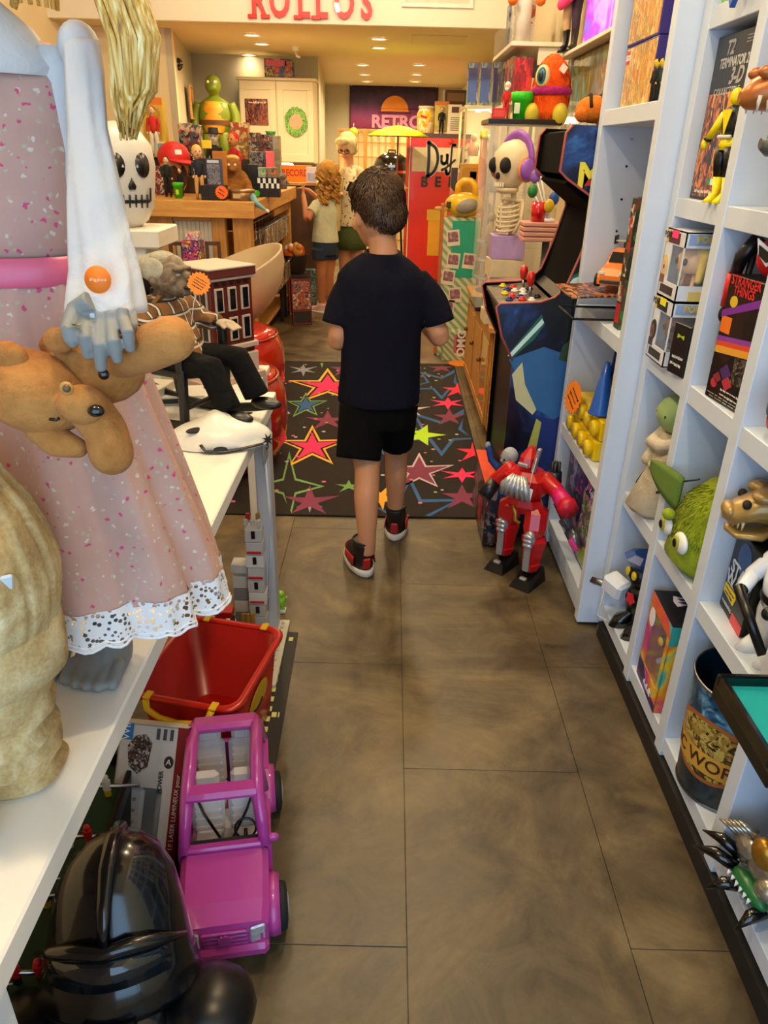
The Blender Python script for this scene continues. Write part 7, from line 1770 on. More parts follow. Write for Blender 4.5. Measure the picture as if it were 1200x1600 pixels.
pbox('small_screen','small bright card with a figure print right of the orange sign','card',(at(487,292,Y=7.85).x,7.86,1.15),0,(.10,.02,.14),pm('e8e4ec',.5),[('F',.1,.9,.1,.6,art('blue_card_print',['8a90c8','c8c8e0','3a3a48'],12,1,mode='LINEAR'))])
# ------------------------------------------------------------------ back left corner
gf_=thing('green_giant_figure','large green jointed toy figure with a yellow torso standing behind the counter','toy figure',(at(338,200,Y=9.0).x,9.0,1.30))
GRN=pm('6f7f1a',.4,var=.1);YT=pm('d89a2a',.45);BT=pm('5a3414',.6)
MB().loft([ring((0,0,z),rx,ry,24) for z,rx,ry in ((.22,.06,.06),(.27,.13,.09),(.36,.17,.11),(.46,.18,.12),(.56,.165,.10),(.60,.10,.07),(.63,.05,.05))]).build('torso',GRN,gf_)
MB().loft([[Vector((x*w_,-.055-.07*math.cos(x*1.3),z)) for x in (-1,-.6,-.2,.2,.6,1)]+[Vector((x*w_,-.03,z)) for x in (1,.6,.2,-.2,-.6,-1)] for z,w_ in ((.24,.05),(.30,.10),(.40,.135),(.50,.13),(.575,.09))]).build('yellow_front',YT,gf_)
MB().loft([ring((0,-.01,z),.172,.122,24) for z in (.355,.36,.395,.40)],cap=False).build('belt',BT,gf_)
MB().ell((0,-.02,.73),(.085,.09,.10)).cap((0,0,.60),(0,0,.68),.05).ell((0,-.09,.70),(.05,.03,.03)).build('head',GRN,gf_,remesh=.01,smooth_it=4)
for s_ in (-1,1):
    MB().ell((s_*.035,-.10,.755),.014).build('eye',WHITE,gf_)
    ar=MB();limb(ar,[(s_*.17,0,.56),(s_*.215,0,.44),(s_*.22,-.03,.32),(s_*.21,-.06,.22)],[.05,.055,.05,.04]);ar.ell((s_*.205,-.08,.175),(.05,.06,.05));ar.build('arm',GRN,gf_)
    MB().cyl((s_*.219,-.03,.32),(s_*.213,-.05,.255),.054,.05,16).build('wrist_band',BT,gf_)
    lgm=MB();limb(lgm,[(s_*.075,0,.27),(s_*.09,-.02,.15),(s_*.095,0,.03)],[.075,.065,.05]);lgm.ell((s_*.10,-.05,.025),(.06,.10,.03));lgm.build('leg',GRN,gf_)
pdst=thing('dark_plinth','dark plinth carrying the large green figure','plinth',(gf_.location.x,9.02,0));MB().box((.03,0,.63),(.40,.40,1.25),.004).build('block',pm('2a2018',.7),pdst);MB().box((.03,0,1.275),(.44,.44,.045),.004).build('top_board',pm('3a2a1c',.6),pdst)
wc=thing('wall_cabinet','pair of cream panelled wall cabinets with posters on the doors','cabinet',(at(438,200,Y=9.75).x,9.70,1.29))
MB().box((0,.0,.42),(.86,.33,.84),.003).build('carcass',CAB_WHITE,wc)
for s_ in (-1,1):
    d_=MB().box((s_*.212,-.176,.42),(.408,.018,.82),.003).build('door',CAB_WHITE,wc)
    for z in (.055,.785):MB().box((s_*.212,-.188,z),(.408,.010,.085),.003).build('door_rail',CAB_WHITE,d_)
    for x in (-.17,.17):MB().box((s_*.212+x,-.188,.42),(.068,.010,.65),.003).build('door_stile',CAB_WHITE,d_)
    MB().ell((s_*.025,-.20,.06),.013).build('knob',pm('2a2420',.3,.6),d_)
MB().box((0,0,.85),(.90,.37,.03),.006).build('cornice',CAB_WHITE,wc)
po=thing('door_poster','dark red concert poster on the left cabinet door','poster',(wc.location.x-.23,9.505,1.29+.52));MB().box((0,0,0),(.26,.004,.26)).build('sheet',art('concert_poster_print',['2a1614','6a1f18','8a4a34','1a0e0c','a8604a'],18,1.5,stretch=(2,1,.7)),po)
scribble(po,frame((0,-.003,.095),(1,0,0),(0,0,1)),.22,.05,1,pm('d8c0a8',.5),2,'title_marks')
bdg=thing('round_badge','round green splattered badge with a pale centre on the right cabinet door','badge',(wc.location.x+.215,9.503,1.29+.43))
MB().at(frame((0,0,0),(1,0,0),(0,0,1))).prism([(.13*(1+.05*math.sin(q*5.3))*math.cos(2*PI*q/40),.15*(1+.05*math.sin(q*3.7))*math.sin(2*PI*q/40)) for q in range(40)],0,.004).build('green_ring',art('green_splatter_print',['3a7a2a','6aa83a','1c4a1c','9ac05a'],30),bdg)
MB().at(frame((0,0,0),(1,0,0),(0,0,1))).prism([(.075*math.cos(2*PI*q/24),.075*math.sin(2*PI*q/24)) for q in range(24)],.004,.006).build('pale_disc',pm('e0987a',.6),bdg)
pbox('board_game_box','colourful game box standing on top of the wall cabinets','game box',(at(436,112,Y=9.62).x,9.66,1.29+.866),0,(.33,.07,.19),art('game_lid_print',['8a2a5a','3a4a8a','c8b048','b83a2a','4a8a4a','201c28'],12),[('F',.05,.75,.62,.92,pm('d86a9a',.5)),('F',.70,.95,.1,.9,art('player_print',['c88a5a','b83a2a','6a3a2a'],22))])
dc_=thing('dome_camera','black dome security camera high on the wall stub corner','camera',(at(275,100,Y=8.2).x-.02,8.25,2.15));MB().ell((.03,-.02,0),(.05,.05,.055)).build('dome',BLACK_GLOSS,dc_);MB().box((-.01,0,0),(.04,.09,.09),.01).build('mount',BLK,dc_)
pf=thing('picture_frame','wood framed portrait on the grey side wall','picture',((cb.x+cb2.x)/2+.05,8.85,1.86),math.atan2(2.0,cb2.x-cb.x)+0)
for z in (-.15,.15):MB().box((0,-.012,z),(.30,.022,.022),.003).build('frame_rail',PINE,pf)
for x in (-.14,.14):MB().box((x,-.012,0),(.022,.022,.28),.003).build('frame_stile',PINE,pf)
MB().box((0,-.006,0),(.26,.006,.28)).build('print',art('portrait_print',['8a6a4a','5a4432','b8966a','3a2c22'],8),pf)
cbk=thing('ceiling_bracket','small white bracket hanging from the low ceiling','bracket',(at(475,90,Z=2.38).x,9.0,2.40));MB().box((0,0,-.02),(.06,.06,.04),.004).build('plate',WHITE,cbk);MB().tube([(0,0,-.04),(.02,-.03,-.09),(.05,-.05,-.10)],.012,8).build('arm',WHITE,cbk)
# ------------------------------------------------------------------ skull, brick building, red seats, shell chair
ped=thing('white_pedestal','white pedestal behind the table carrying the skull','pedestal',(-.89,2.60,0))
MB().box((0,0,.575),(.20,.20,1.15),.004).build('column',pm('dcd4c2',.5),ped);MB().box((0,0,1.178),(.30,.24,.056),.005).build('top_slab',pm('e2dac8',.45),ped)
sl=thing('skull_lantern','white plastic skull lantern with black painted eyes on the pedestal','skull',(-.875,2.59,1.2065),R(38))
MB().loft([ring((0,0,z),rx,ry,32) for z,rx,ry in ((0,.05,.05),(.02,.075,.07),(.06,.098,.088),(.12,.108,.096),(.18,.115,.105),(.24,.108,.10),(.285,.075,.07),(.305,.03,.03),(.308,.004,.004))]).build('skull',pm('cfc9bd',.35,var=.03),sl)
SKB=pm('0d0c0b',.35)
def onskull(x,z,d=.0): return Vector((x,-(.101*math.sqrt(max(.02,1-(x/.114)**2))*(1-.25*((z-.17)/.13)**2)+d),z))
def skpatch(name,pts):
    c0=sum((Vector((p[0],0,p[1])) for p in pts),Vector())/len(pts)
    vs=[onskull(c0.x,c0.z,.004)]+[onskull(p[0],p[1],.003) for p in pts]
    MB().put(vs,[(0,i+1,(i+1)%len(pts)+1) for i in range(len(pts))],True).build(name,SKB,sl,solid=.002)
for s_ in (-1,1):skpatch('eye_patch',[(s_*.042+.026*math.cos(a*PI/8),.185+.036*math.sin(a*PI/8)) for a in range(16)])
skpatch('nose_patch',[(0,.150),(.013,.125),(.010,.115),(-.010,.115),(-.013,.125)])
for k in range(8):
    xa=-.06+k*.015;skpatch('mouth_patch',[(xa,.075),(xa+.015,.075),(xa+.015,.085),(xa,.085)])
for k in range(6):xa=-.05+k*.02;skpatch('tooth_gap',[(xa-.003,.060),(xa+.003,.060),(xa+.003,.100),(xa-.003,.100)])
for s_ in (-1,1):skpatch('jaw_line',[(s_*.062,.12),(s_*.068,.118),(s_*.066,.08),(s_*.060,.078)])
bt=thing('side_table','low white side table behind the rocking chair','table',(-.645,2.86,0))
MB().box((0,0,.615),(.30,.36,.03),.004).build('table_top',TABLE_WHITE,bt)
for x in (-.12,.12):
    for y in (-.15,.15):MB().box((x,y,.30),(.04,.04,.60),.003).build('leg',TABLE_WHITE,bt)
bl_=thing('brick_building_model','red brick corner building model with rows of windows on the side table','toy building',(-.665,2.87,.6305),R(-38))
BRK=art('red_brick_print',['5a1f1c','6f2a24','4a1815'],60);LST=pm('c9b6a6',.6)
MB().box((0,0,.05),(.22,.22,.10),.003).build('stone_base',LST,bl_);MB().box((0,-.03,.012),(.27,.30,.024),.002).build('plinth',pm('b8a090',.6),bl_)
MB().box((0,0,.24),(.20,.20,.28),.002).build('brick_core',BRK,bl_);MB().box((0,0,.13),(.225,.225,.02),.003).build('string_course',LST,bl_)
MB().box((0,0,.385),(.215,.215,.012),.002).build('cornice',LST,bl_);MB().box((0,0,.405),(.228,.228,.03),.003).build('parapet',pm('5f2420',.6),bl_);MB().box((0,0,.4225),(.232,.232,.006),.001).build('coping',LST,bl_)
for ax in (0,1):
    for k in range(3):
        u=-.062+.062*k
        for z in (.20,.31):
            def pos(d): return ((u,-.10-d,z) if ax==0 else (.10+d,u,z))
            sz=(lambda a,b,c:(a,b,c) if ax==0 else (b,a,c))
            wf=MB().box(pos(.001),sz(.040,.008,.088),.001).build('window_frame',LST,bl_);MB().box(pos(.004),sz(.026,.006,.074),.0005).build('pane',pm('14161a',.12),wf)
    for k in range(5):
        u=-.07+.035*k;MB().box((u,-.1005,.368) if ax==0 else (.1005,u,.368),(.014,.006,.012) if ax==0 else (.006,.014,.012)).build('attic_opening',pm('17120f',.5),bl_)
MB().box((.0,-.112,.045),(.05,.01,.08),.001).build('door',pm('8a1c1c',.5),bl_)
for k,(px0,px1,yt,Y,z,cols,lb,nm) in enumerate(((283,312,377,5.15,.0,['16246a','1e2f80','c83a6a','e8c03a'],'dark blue toy carton before the panelled counter front','toy_pack'),)):
    bg(nm,lb,'toy box',px0,px1,yt,Y,.70,cols,.12)
st2=thing('low_bench','low bench against the panelled counter front','bench',(-1.36,5.215,0));MB().box((0,.0,.685),(.42,.16,.028),.004).build('seat',pm('4a3020',.6),st2)
for x in (-.2,.2):MB().box((x,0,.335),(.04,.14,.67),.004).build('leg',pm('4a3020',.6),st2)
bg('flower_box','pale pink and white flower printed carton on the dark blue carton','toy box',289,309,363,5.16,at(300,377,Y=5.15).z+.003,['d8a0b8','e8e0e0','c83a6a','e8c83a','4a6ab0'],.10)
for px,lb in ((274,'brown wooden photo frame left of the blue carton'),(331,'brown wooden photo frame right of the blue carton')):
    a=at(px,378,Y=5.2);f_=thing('photo_frame',lb,'photo frame',(a.x,5.22,.70),R(8));hh=a.z-.70
    for x in (-.04,.04):MB().box((x,0,hh/2),(.022,.03,hh),.002).build('stile',pm('4a2a18',.5),f_)
    for z in (.012,hh-.012):MB().box((0,0,z),(.058,.03,.022),.002).build('rail',pm('4a2a18',.5),f_)
for k,(c_,cc,lb) in enumerate((((-.85,3.52),'a8140c','nearer glossy red vinyl pouf beside the rug'),((-.98,4.42),'a8140c','farther glossy red vinyl pouf behind the other'))):
    t_=thing('vinyl_pouf',lb,'pouf',(c_[0],c_[1],.0078),0,'red vinyl poufs')
    MB().lathe([(.26,0),(.30,.02),(.345,.12),(.355,.24),(.345,.36),(.315,.43),(.30,.44)],48,wob=lambda a,i:1+.006*math.sin(14*a+i)).build('side_cushion',pm(cc,.14,var=.15,scale=6,coat=.6),t_)
    MB().lathe([(.305,.435),(.30,.455),(.24,.475),(.12,.485),(0,.482)],48,wob=lambda a,i:1+.01*math.sin(16*a+2*i)).build('top_cushion',pm('b8180e',.14,var=.15,scale=6,coat=.6),t_)
    MB().tube([(.312*math.cos(a),.312*math.sin(a),.438) for a in [2*PI*q/40 for q in range(40)]],.009,8,close=True).build('piping',pm('98100a',.18,coat=.5),t_)
se_=thing('shell_chair','cream half-egg shell chair tipped against the counter','chair',(-1.06,4.90,0))
SHM=pm('cdb894',.45,var=.04)
Mx=Matrix.Translation((0,0,.72))@Matrix.Rotation(R(-22),4,'Y')@Matrix.Rotation(R(8),4,'X')
MB().at(Mx).lathe([(.02,-.33),(.12,-.315),(.22,-.265),(.32,-.18),(.385,-.08),(.405,.0),(.41,.012),(.395,.012),(.37,-.08),(.305,-.17),(.21,-.25),(.11,-.30),(0,-.312)],48,cap=False).build('shell',SHM,se_)
MB().cyl((0,0,.02),(.06,0,.42),.03,.03,16).build('stem',pm('1c1a18',.4),se_);MB().lathe([(.24,0),(.24,.012),(.05,.028),(.03,.03)],32).build('foot_disc',pm('1c1a18',.4),se_)
# ------------------------------------------------------------------ back wall
bn=thing('wall_banner','purple retro sunset banner on the back wall with RETRO lettering','banner',(at(615,168,Y=13.98).x,13.97,at(615,168,Y=13.98).z))
BW,BH=1.46,.64
BNM=NT('banner_gradient');tcz=BNM.n('ShaderNodeSeparateXYZ');co=BNM.coord('Object');BNM.l(co,tcz.inputs[0]);mr=BNM.n('ShaderNodeMapRange');mr.inputs[1].default_value=-.32;mr.inputs[2].default_value=.32;BNM.l(tcz.outputs[2],mr.inputs[0])
BNM.out(BNM.mix(.25,BNM.ramp(mr.outputs[0],[(0,'b84a80'),(.35,'8a3a7a'),(.6,'3a2c5a'),(1,'1c1a34')]),BNM.ramp(BNM.noise(co,7,4),[(.35,'1c1a34'),(.7,'7a4a8a')])),.7);BNM=BNM.m
MB().grid(lambda u,v:Vector(((u-.5)*BW,-.01-.008*math.sin(u*25)*(1-v),(v-.5)*BH)),40,4).build('cloth',BNM,bn,solid=.003)
Mb=frame((0,-.024,0),(1,0,0),(0,0,1))
MB().at(Mb).prism([(.02+.23*math.cos(a),-.06+.23*math.sin(a)) for a in [PI*q/24 for q in range(25)]],0,.002).build('sun',pm('e08a2a',.6),bn)
for s_,k in ((1,0),(.72,1)):MB().at(Mb).tube([(-.38*s_+.02,-.02-.06*k,.003),(.38*s_+.02,-.02-.06*k,.003),(.02,-.42+.1*k-.0,.003)],.006,6,close=True).build('pink_triangle',pm('f07ab0',.5),bn)
text('RETRO',.26,bn,frame((.06,-.03,-.22),(1,0,0),(0,0,1)),pm('d890b8'),.002,bold=.01,sx=1.05)
for x in (-.7,0,.7):MB().ell((x,-.02,.30),.012).build('pin',CHROME,bn)
sj=thing('folding_screen','pine and paper folding screen in front of the back wall','screen',(-.25,12.0,0))
PAP=emis('paper_backlit','e8d49a',.0) if False else pm('e6d6a4',.9,var=.04)
for k in range(3):
    x0_=-.55+k*.40
    for x in (x0_+.012,x0_+.388):MB().box((x,0,.86),(.024,.03,1.72),.002).build('stile',PINE,sj)
    for z in (.03,1.70):MB().box((x0_+.20,0,z),(.36,.03,.035),.002).build('rail',PINE,sj)
    MB().box((x0_+.20,.008,.86),(.35,.003,1.64)).build('paper',PAP,sj)
    for q in range(3):MB().box((x0_+.10+.10*q,-.002,.86),(.008,.012,1.63)).build('lattice_bar',PINE,sj)
    for q in range(8):MB().box((x0_+.20,-.002,.22+.19*q),(.35,.010,.008)).build('lattice_bar',PINE,sj)
yt=thing('yellow_tag','round yellow tag hanging on the folding screen','tag',(at(552,206,Y=11.9).x,11.983,at(552,206,Y=11.9).z));MB().at(frame((0,0,0),(1,0,0),(0,0,1))).lathe([(.06,0),(.06,.006)],20).build('disc',pm('f0d01e',.6),yt);MB().tube([(0,.0,.05),(0,.012,.11)],.004,5).build('string',WHITE,yt)
um=thing('paper_umbrella','open lime yellow paper parasol behind the boy','umbrella',(at(622,210,Y=9.15).x,9.15,0))
uz=at(622,196,Y=9.15).z
MB().lathe([(.34,uz-.105),(.24,uz-.06),(.12,uz-.018),(0,uz)],32,cap=False,wob=lambda a,i:1+.015*math.cos(16*a)).build('canopy',pm('c8e01e',.6),um,solid=.004)
rib=MB()
for q in range(16):a=2*PI*q/16;MB().tube([(.02*math.cos(a),.02*math.sin(a),uz-.012),(.33*math.cos(a),.33*math.sin(a),uz-.112)],.004,5).build('rib',pm('b8a04a',.6),um)
MB().cyl((0,0,.03),(0,0,uz+.03),.010,.010,10).build('pole',pm('6a4a24',.5),um);MB().lathe([(.16,0),(.16,.03),(.03,.05)],24).build('foot',pm('3a3a3a',.6),um)
bq=thing('black_barbecue','black rounded kettle grill behind the boy','grill',(at(612,258,Y=10.4).x,10.5,0))
MB().lathe([(.02,.98),(.16,1.02),(.23,1.12),(.235,1.17),(.235,1.28),(.20,1.36),(.10,1.42),(0,1.43)],32).build('kettle',BLACK_GLOSS,bq);MB().lathe([(.242,1.19),(.245,1.205),(.242,1.22)],32,cap=False).build('rim',CHROME,bq)
for a in (0.5,2.6,4.7):MB().cyl((.20*math.cos(a),.20*math.sin(a),0),(.12*math.cos(a),.12*math.sin(a),1.05),.014,.014,8).build('leg',DARK,bq)
MB().tube([(-.05,-.06,1.40),(-.04,-.07,1.455),(.04,-.07,1.455),(.05,-.06,1.40)],.010,8).build('handle',BLK,bq);MB().box((0,-.235,1.27),(.09,.012,.035),.005).build('badge',CHROME,bq)
# ------------------------------------------------------------------ red fridge
fg_=thing('beer_fridge','red fridge wrapped in beer artwork with big black script letters','fridge',(.55,9.85,0))
RF=pm('d22a14',.3,var=.05,coat=.2)
MB().box((0,.0,.82),(.70,.60,1.63),.012).build('body',RF,fg_)
MB().box((-.368,0,.52),(.034,.58,1.02),.010).build('lower_door',pm('c8381a',.3),fg_);MB().box((-.368,0,1.34),(.034,.58,.56),.010).build('upper_door',pm('d0481e',.3),fg_)
MB().box((-.3495,-.301,.82),(.012,.008,1.62),.002).build('door_seal',pm('e8d0b0',.5),fg_)
fs=(.70,.60,1.63)
def fpan(u0,u1,z0,z1,m,name='printed_panel',k=1): return MB().box(((u0+u1)/2,-.3005-.0005*k,(z0+z1)/2),(u1-u0,.001,z1-z0)).build(name,m,fg_)
fzt= lambda y:at(700,y,Y=9.55).z
fpan(-.32,.35,fzt(269),fzt(231),pm('d8cfae',.5),'cream_band');fpan(-.33,.35,fzt(216),fzt(209),pm('4a3a34',.4),'dark_top_band')
def ink(pts,r_,name='letter_stroke'):
    P_=[(at(x,y,Y=9.55).x-.55,at(x,y,Y=9.55).z) for x,y in pts];M=frame((0,-.302,0),(1,0,0),(0,0,1))
    stroke(P_,r_+.009,M,0,.002,'letter_outline',pm('e0d8c8',.5),fg_);stroke(P_,r_,M,.002,.004,name,pm('120e0d',.4),fg_)
ink([(670,223),(670,250),(668,275)],.018);ink([(670,223),(681,232),(684,250),(678,268),(668,275)],.016)
ink([(690,243),(690,253),(694,256),(698,252),(699,242),(699,256)],.010);ink([(712,227),(707,228),(705,245),(703,268),(698,272),(697,266)],.011);ink([(690,266),(700,260),(711,250)],.010);ink([(724,230),(721,245),(720,262)],.015);ink([(716,262),(722,256),(728,250)],.012)
for ch_,px in zip('BEER',(663,684,705,726)):text(ch_,.15,fg_,frame((at(px,285,Y=9.55).x-.55,-.304,at(px,285,Y=9.55).z),(1,0,0),(0,0,1)),pm('1c1210'),.002,bold=.006,name='letter')
fpan(-.10,.14,fzt(400),fzt(345),pm('d89a1e',.5),'yellow_patch');fpan(-.12,.12,fzt(345)+.002,fzt(328),pm('d8ac2a',.5),'yellow_patch');MB().at(frame((.12,-.303,1.555),(1,0,0),(0,0,1))).lathe([(.03,0),(.03,.003)],16).build('red_dot',pm('d8301e',.5),fg_)
cn_=thing('yellow_canister','yellow and white novelty canister on top of the fridge','canister',(at(665,205,Y=9.6).x,9.66,1.636));MB().lathe([(.09,0),(.10,.01),(.105,.20),(.08,.25),(.085,.27),(0,.275)],24).build('canister',art('yellow_white_print',['e8c02a','e8e0c8','d89a1e','e0d8c0'],12),cn_);MB().lathe([(.088,.255),(.088,.28),(0,.285)],24).build('lid',pm('d8d0b8',.5),cn_);MB().box((-.03,-.10,.17),(.08,.02,.02),.004,(0,.3,0)).build('red_mark',pm('b8241c',.5),cn_)
pbox('suit_doll_box','yellow window box with a black suited doll on top of the fridge','toy box',(at(689,206,Y=9.6).x,9.66,1.636),0,(.16,.10,.33),art('yellow_doll_box',['a8923a','c8b04a','8a7a2a'],8),[('F',0,1,.88,1,pm('c86a1e',.5)),('F',.0,1,0,.06,pm('d8d0b8',.5))])
bdn=doll('toy_doll','black suited doll in front of the yellow window box on the fridge','doll',(at(689,206,Y=9.6).x,9.58,1.636),0,.27,hair='3a2418',top='101012',pants='101012',skin='e0b48a')
pbox('notice_box','white box with printed text and a dark picture on top of the fridge','box',(at(709,206,Y=9.6).x,9.64,1.636),0,(.155,.12,.30),pm('e4dcc6',.5),[('F',.25,.8,.72,.92,pm('5a2a2a',.5))]+[('F',.2,.85,.12+.07*q,.15+.07*q,pm('6a5f50',.6)) for q in range(7)])
for q in range(3):pbox('brown_carton',('lowest','middle','top')[q]+' brown carton in the stack behind the white notice box','box',(at(708,206,Y=9.9).x,9.95,1.636+.155*q),R(3*q),(.26,.18,.152),pm('4a3424',.6),[('F',.1,.9,.25,.8,pm('7a5f40',.6))],group='brown cartons on the fridge')
# ------------------------------------------------------------------ right side, beyond the arcade machine
pc=thing('pine_cabinet','low pine cabinet with doors and a glazed amber panel beside the rug','cabinet',(.80,4.55,0))
def pcb(name,x0,x1,y0,y1,z0,z1,m,par=None,bev=.003): return MB().box(((x0+x1)/2-.80,(y0+y1)/2-4.55,(z0+z1)/2),(x1-x0,y1-y0,z1-z0),bev).build(name,m,par or pc)
pcb('carcass',.565,1.05,3.92,5.20,.05,.60,PINE_Y);pcb('top',.53,1.07,3.88,5.24,.601,.630,PINE_Y);pcb('plinth',.58,1.05,3.94,5.18,.0,.049,PINE_Y)
for k,(y0,y1) in enumerate(((3.95,4.34),(4.36,4.76),(4.78,5.17))):
    d_=pcb('door',.548,.564,y0,y1,.07,.585,PINE)
    if k==0:pcb('amber_pane',.5455,.5478,y0+.06,y1-.06,.13,.525,pm('e0a22a',.15,coat=.5),d_)
    else:pcb('panel',.5445,.5478,y0+.07,y1-.07,.14,.51,PINE,d_)
    for z in (.08,.545):pcb('door_rail',.541,.5478,y0,y1,z-.01,z+.04,PINE,d_)
    for yy in (y0,y1-.05):pcb('door_stile',.541,.5478,yy,yy+.05,.125,.53,PINE,d_)
    MB().ell((.532-.80,y1-.06-4.55,.36),.014).build('knob',pm('6a4a2a',.3,.4),d_)
bkp=pbox('black_player','flat black device with a green light on the near end of the pine cabinet','device',(.60,4.02,.6303),R(-90),(.20,.10,.055),pm('121210',.4),[('F',.4,.6,.2,.5,pm('5ad01e',.4))])
fs_=thing('floor_star_card','orange starburst card lying on the floor by the pine cabinet','price tag',(at(716,560,Z=0).x,5.55,.0025));MB().prism(starpoly(14,.10,.08),0,.002).build('card',pm('e8881e',.6),fs_)
# glass display case with black lid
gc=thing('glass_display_case','tall glass display case with a black lid on the pine cabinet','display case',(.68,4.48,.6303))
MB().box((0,0,.012),(.37,.34,.024),.003).build('base',BLK,gc);MB().box((0,0,.968),(.38,.36,.024),.003).build('lid',BLK,gc)
for s_ in (-1,1):
    MB().box((s_*.181,0,.49),(.004,.33,.93)).build('glass_pane',GLASS,gc);MB().box((0,s_*.166,.49),(.358,.004,.93)).build('glass_pane',GLASS,gc)
for z in (.35,.62):MB().box((0,0,z),(.355,.325,.005)).build('glass_shelf',GLASS,gc)
for k,(x,y,z,c_,lb) in enumerate(((-.06,0,.353,'c8b48a','tan figurine on the lower glass shelf'),(.06,-.05,.353,'d8d8d0','white figurine on the lower glass shelf'),(.0,.05,.623,'a86a3a','brown figurine on the upper glass shelf'))):
    f_=thing('figurine',lb,'figurine',(.63+x,4.48+y,.6303+z));MB().loft([ring((0,0,0),.03,.03,12),ring((0,0,.08),.025,.02,12),ring((0,0,.12),.012,.012,12)]).build('body',pm(c_,.5),f_);MB().ell((0,0,.14),(.022,.022,.025)).build('head',pm(c_,.5),f_)
# cartons with the skeleton on top
stk=0.6303
for k,(w_,h_,c_,lb) in enumerate(((.19,.07,'d8c8a4','lowest cream carton under the skeleton'),(.185,.055,'e0d4b4','second cream carton under the skeleton'),(.18,.06,'d0c09a','third cream carton under the skeleton'),(.17,.055,'ddb0a8','pinkish carton under the skeleton'),(.175,.09,'d8c8a4','cream carton below the lilac box'),(.165,.115,'b294c8','lilac carton directly under the skeleton'))):
    cb_=pbox('small_carton',lb,'box',(.60,4.04,stk),R((3,-4,2,-3,4,0)[k]),(w_,.15,h_-.001),pm(c_,.55),[('F',.05,.95,.08,.92,pm(c_,.6,var=.2))],group='cartons under the skeleton')
    stk+=h_
sk_=thing('skeleton_figure','cream skeleton bust with purple headphones on a stack of cartons','skeleton',(.60,4.02,stk),R(-58))
BN=pm('d8c6a0',.45,var=.08)
s0=MB();zb=0
s0.tube([(0,.02,0),(0,.03,.08),(0,.02,.16),(0,.01,.20)],.014,10);s0.build('spine',BN,sk_)
for q in range(6):
    z=.03+q*.022;w_=.052+.012*math.sin(q/5*PI)
    MB().tube([(w_*math.cos(a),-.01+.045*math.sin(a),z-.012*math.sin(-a)) for a in [PI*.5+2*PI*k/22 for k in range(23)]],.0065,8).build('rib',BN,sk_)
MB().cap((-.075,.01,.165),(.075,.01,.165),.009).build('collar_bone',BN,sk_);MB().box((0,-.058,.09),(.016,.010,.12),.004).build('breast_bone',BN,sk_)
for s_ in (-1,1):MB().tube([(s_*.08,.01,.16),(s_*.09,.0,.08),(s_*.075,-.03,.01)],[.010,.008,.009],8).build('arm_bone',BN,sk_)
MB().loft([ring((0,y,z),rx,ry,24) for y,z,rx,ry in ((-.02,.225,.045,.05),(-.022,.245,.062,.068),(-.005,.275,.085,.088),(.005,.33,.105,.112),(.01,.38,.10,.108),(.012,.42,.068,.075),(.012,.437,.02,.025))]).build('skull',BN,sk_)
MB().loft([ring((0,-.03,z),rx,ry,18) for z,rx,ry in ((.195,.035,.04),(.205,.05,.058),(.222,.052,.06))]).build('jaw',BN,sk_)
for s_ in (-1,1):MB().ell((s_*.042,-.090,.322),(.030,.028,.036)).build('eye_socket',pm('080707',.8),sk_)
MB().ell((0,-.098,.275),(.012,.012,.016)).build('nose_hole',pm('0c0a09',.8),sk_)
for q in range(6):MB().box((-.03+.012*q,-.083-.004*(3-abs(q-2.5)),.235),(.009,.008,.02),.002).build('tooth',pm('e8dcc0',.4),sk_)
hpn=MB().tube([(.112*math.cos(a),.01,.335+.125*math.sin(a)) for a in [PI*q/16 for q in range(17)]],.013,8,sq=1.6).build('headphone_band',pm('8a4ab0',.4),sk_)
for s_ in (-1,1):
    e_=MB().at(frame((s_*.098,.0,.305),(0,s_,0),(0,0,1))).lathe([(.05,0),(.052,.012),(.045,.03),(.02,.036),(0,.036)],24).build('ear_cup',pm('8a50b8',.4),sk_);MB().at(frame((s_*.096,.0,.305),(0,s_,0),(0,0,1))).lathe([(.056,-.002),(.058,.006),(.052,.012)],24,cap=False).build('cushion',pm('e08a3a',.5),e_)
# things on the case lid
LZ=.6303+.981
gp=thing('green_pot','bright green plastic pot with a lid on the glass case','pot',(at(814,178,Y=4.42).x,4.42,LZ));MB().lathe([(.042,0),(.052,.085),(.058,.087),(.060,.125),(.054,.127),(.0,.127)],24).build('pot',pm('2ac41e',.4),gp);MB().box((-.03,-.048,.05),(.03,.006,.05),.004).build('white_outline',pm('d8e8c8',.5),gp)
snt=doll('toy_doll','red and white toy figure beside the green pot on the glass case','doll',(at(790,176,Y=4.55).x,4.55,LZ),R(-30),.17,hair='e8e0d0',top='c8201c',pants='c8201c',skin='e8c8a8',headk=1.3,beard='efe8dc')
pbox('red_block','small red lettered block on the corner of the glass case','block',(at(776,178,Y=4.40).x+.01,4.40,LZ),0,(.07,.05,.05),pm('c8181c',.4),[('F',.1,.9,.2,.8,pm('e04a3a',.5))])
op=thing('orange_plush','fluffy orange plush monster with one big eye and a purple mouth','plush toy',(at(856,190,Y=4.42).x,4.42,LZ),R(-22));op.scale=(1.12,1.12,1.2)
OF=fur('orange_fluff','d83a08','ff6a1c',bs=60,bstr=1.0)
MB().loft([ring((0,0,z),rx,ry,24) for z,rx,ry in ((.0,.06,.055),(.03,.085,.075),(.10,.088,.078),(.17,.078,.07),(.22,.055,.05),(.25,.02,.02))]).build('body',OF,op)
blades(op,None,'fluff',OF,2600, lambda rn:(lambda q:(q[0],q[1],Vector((0,-.1,-1))) if q[0].z>.004 else None)(on_ell((0,0,.10),(.086,.076,.145))(rn)),.018,.0016)
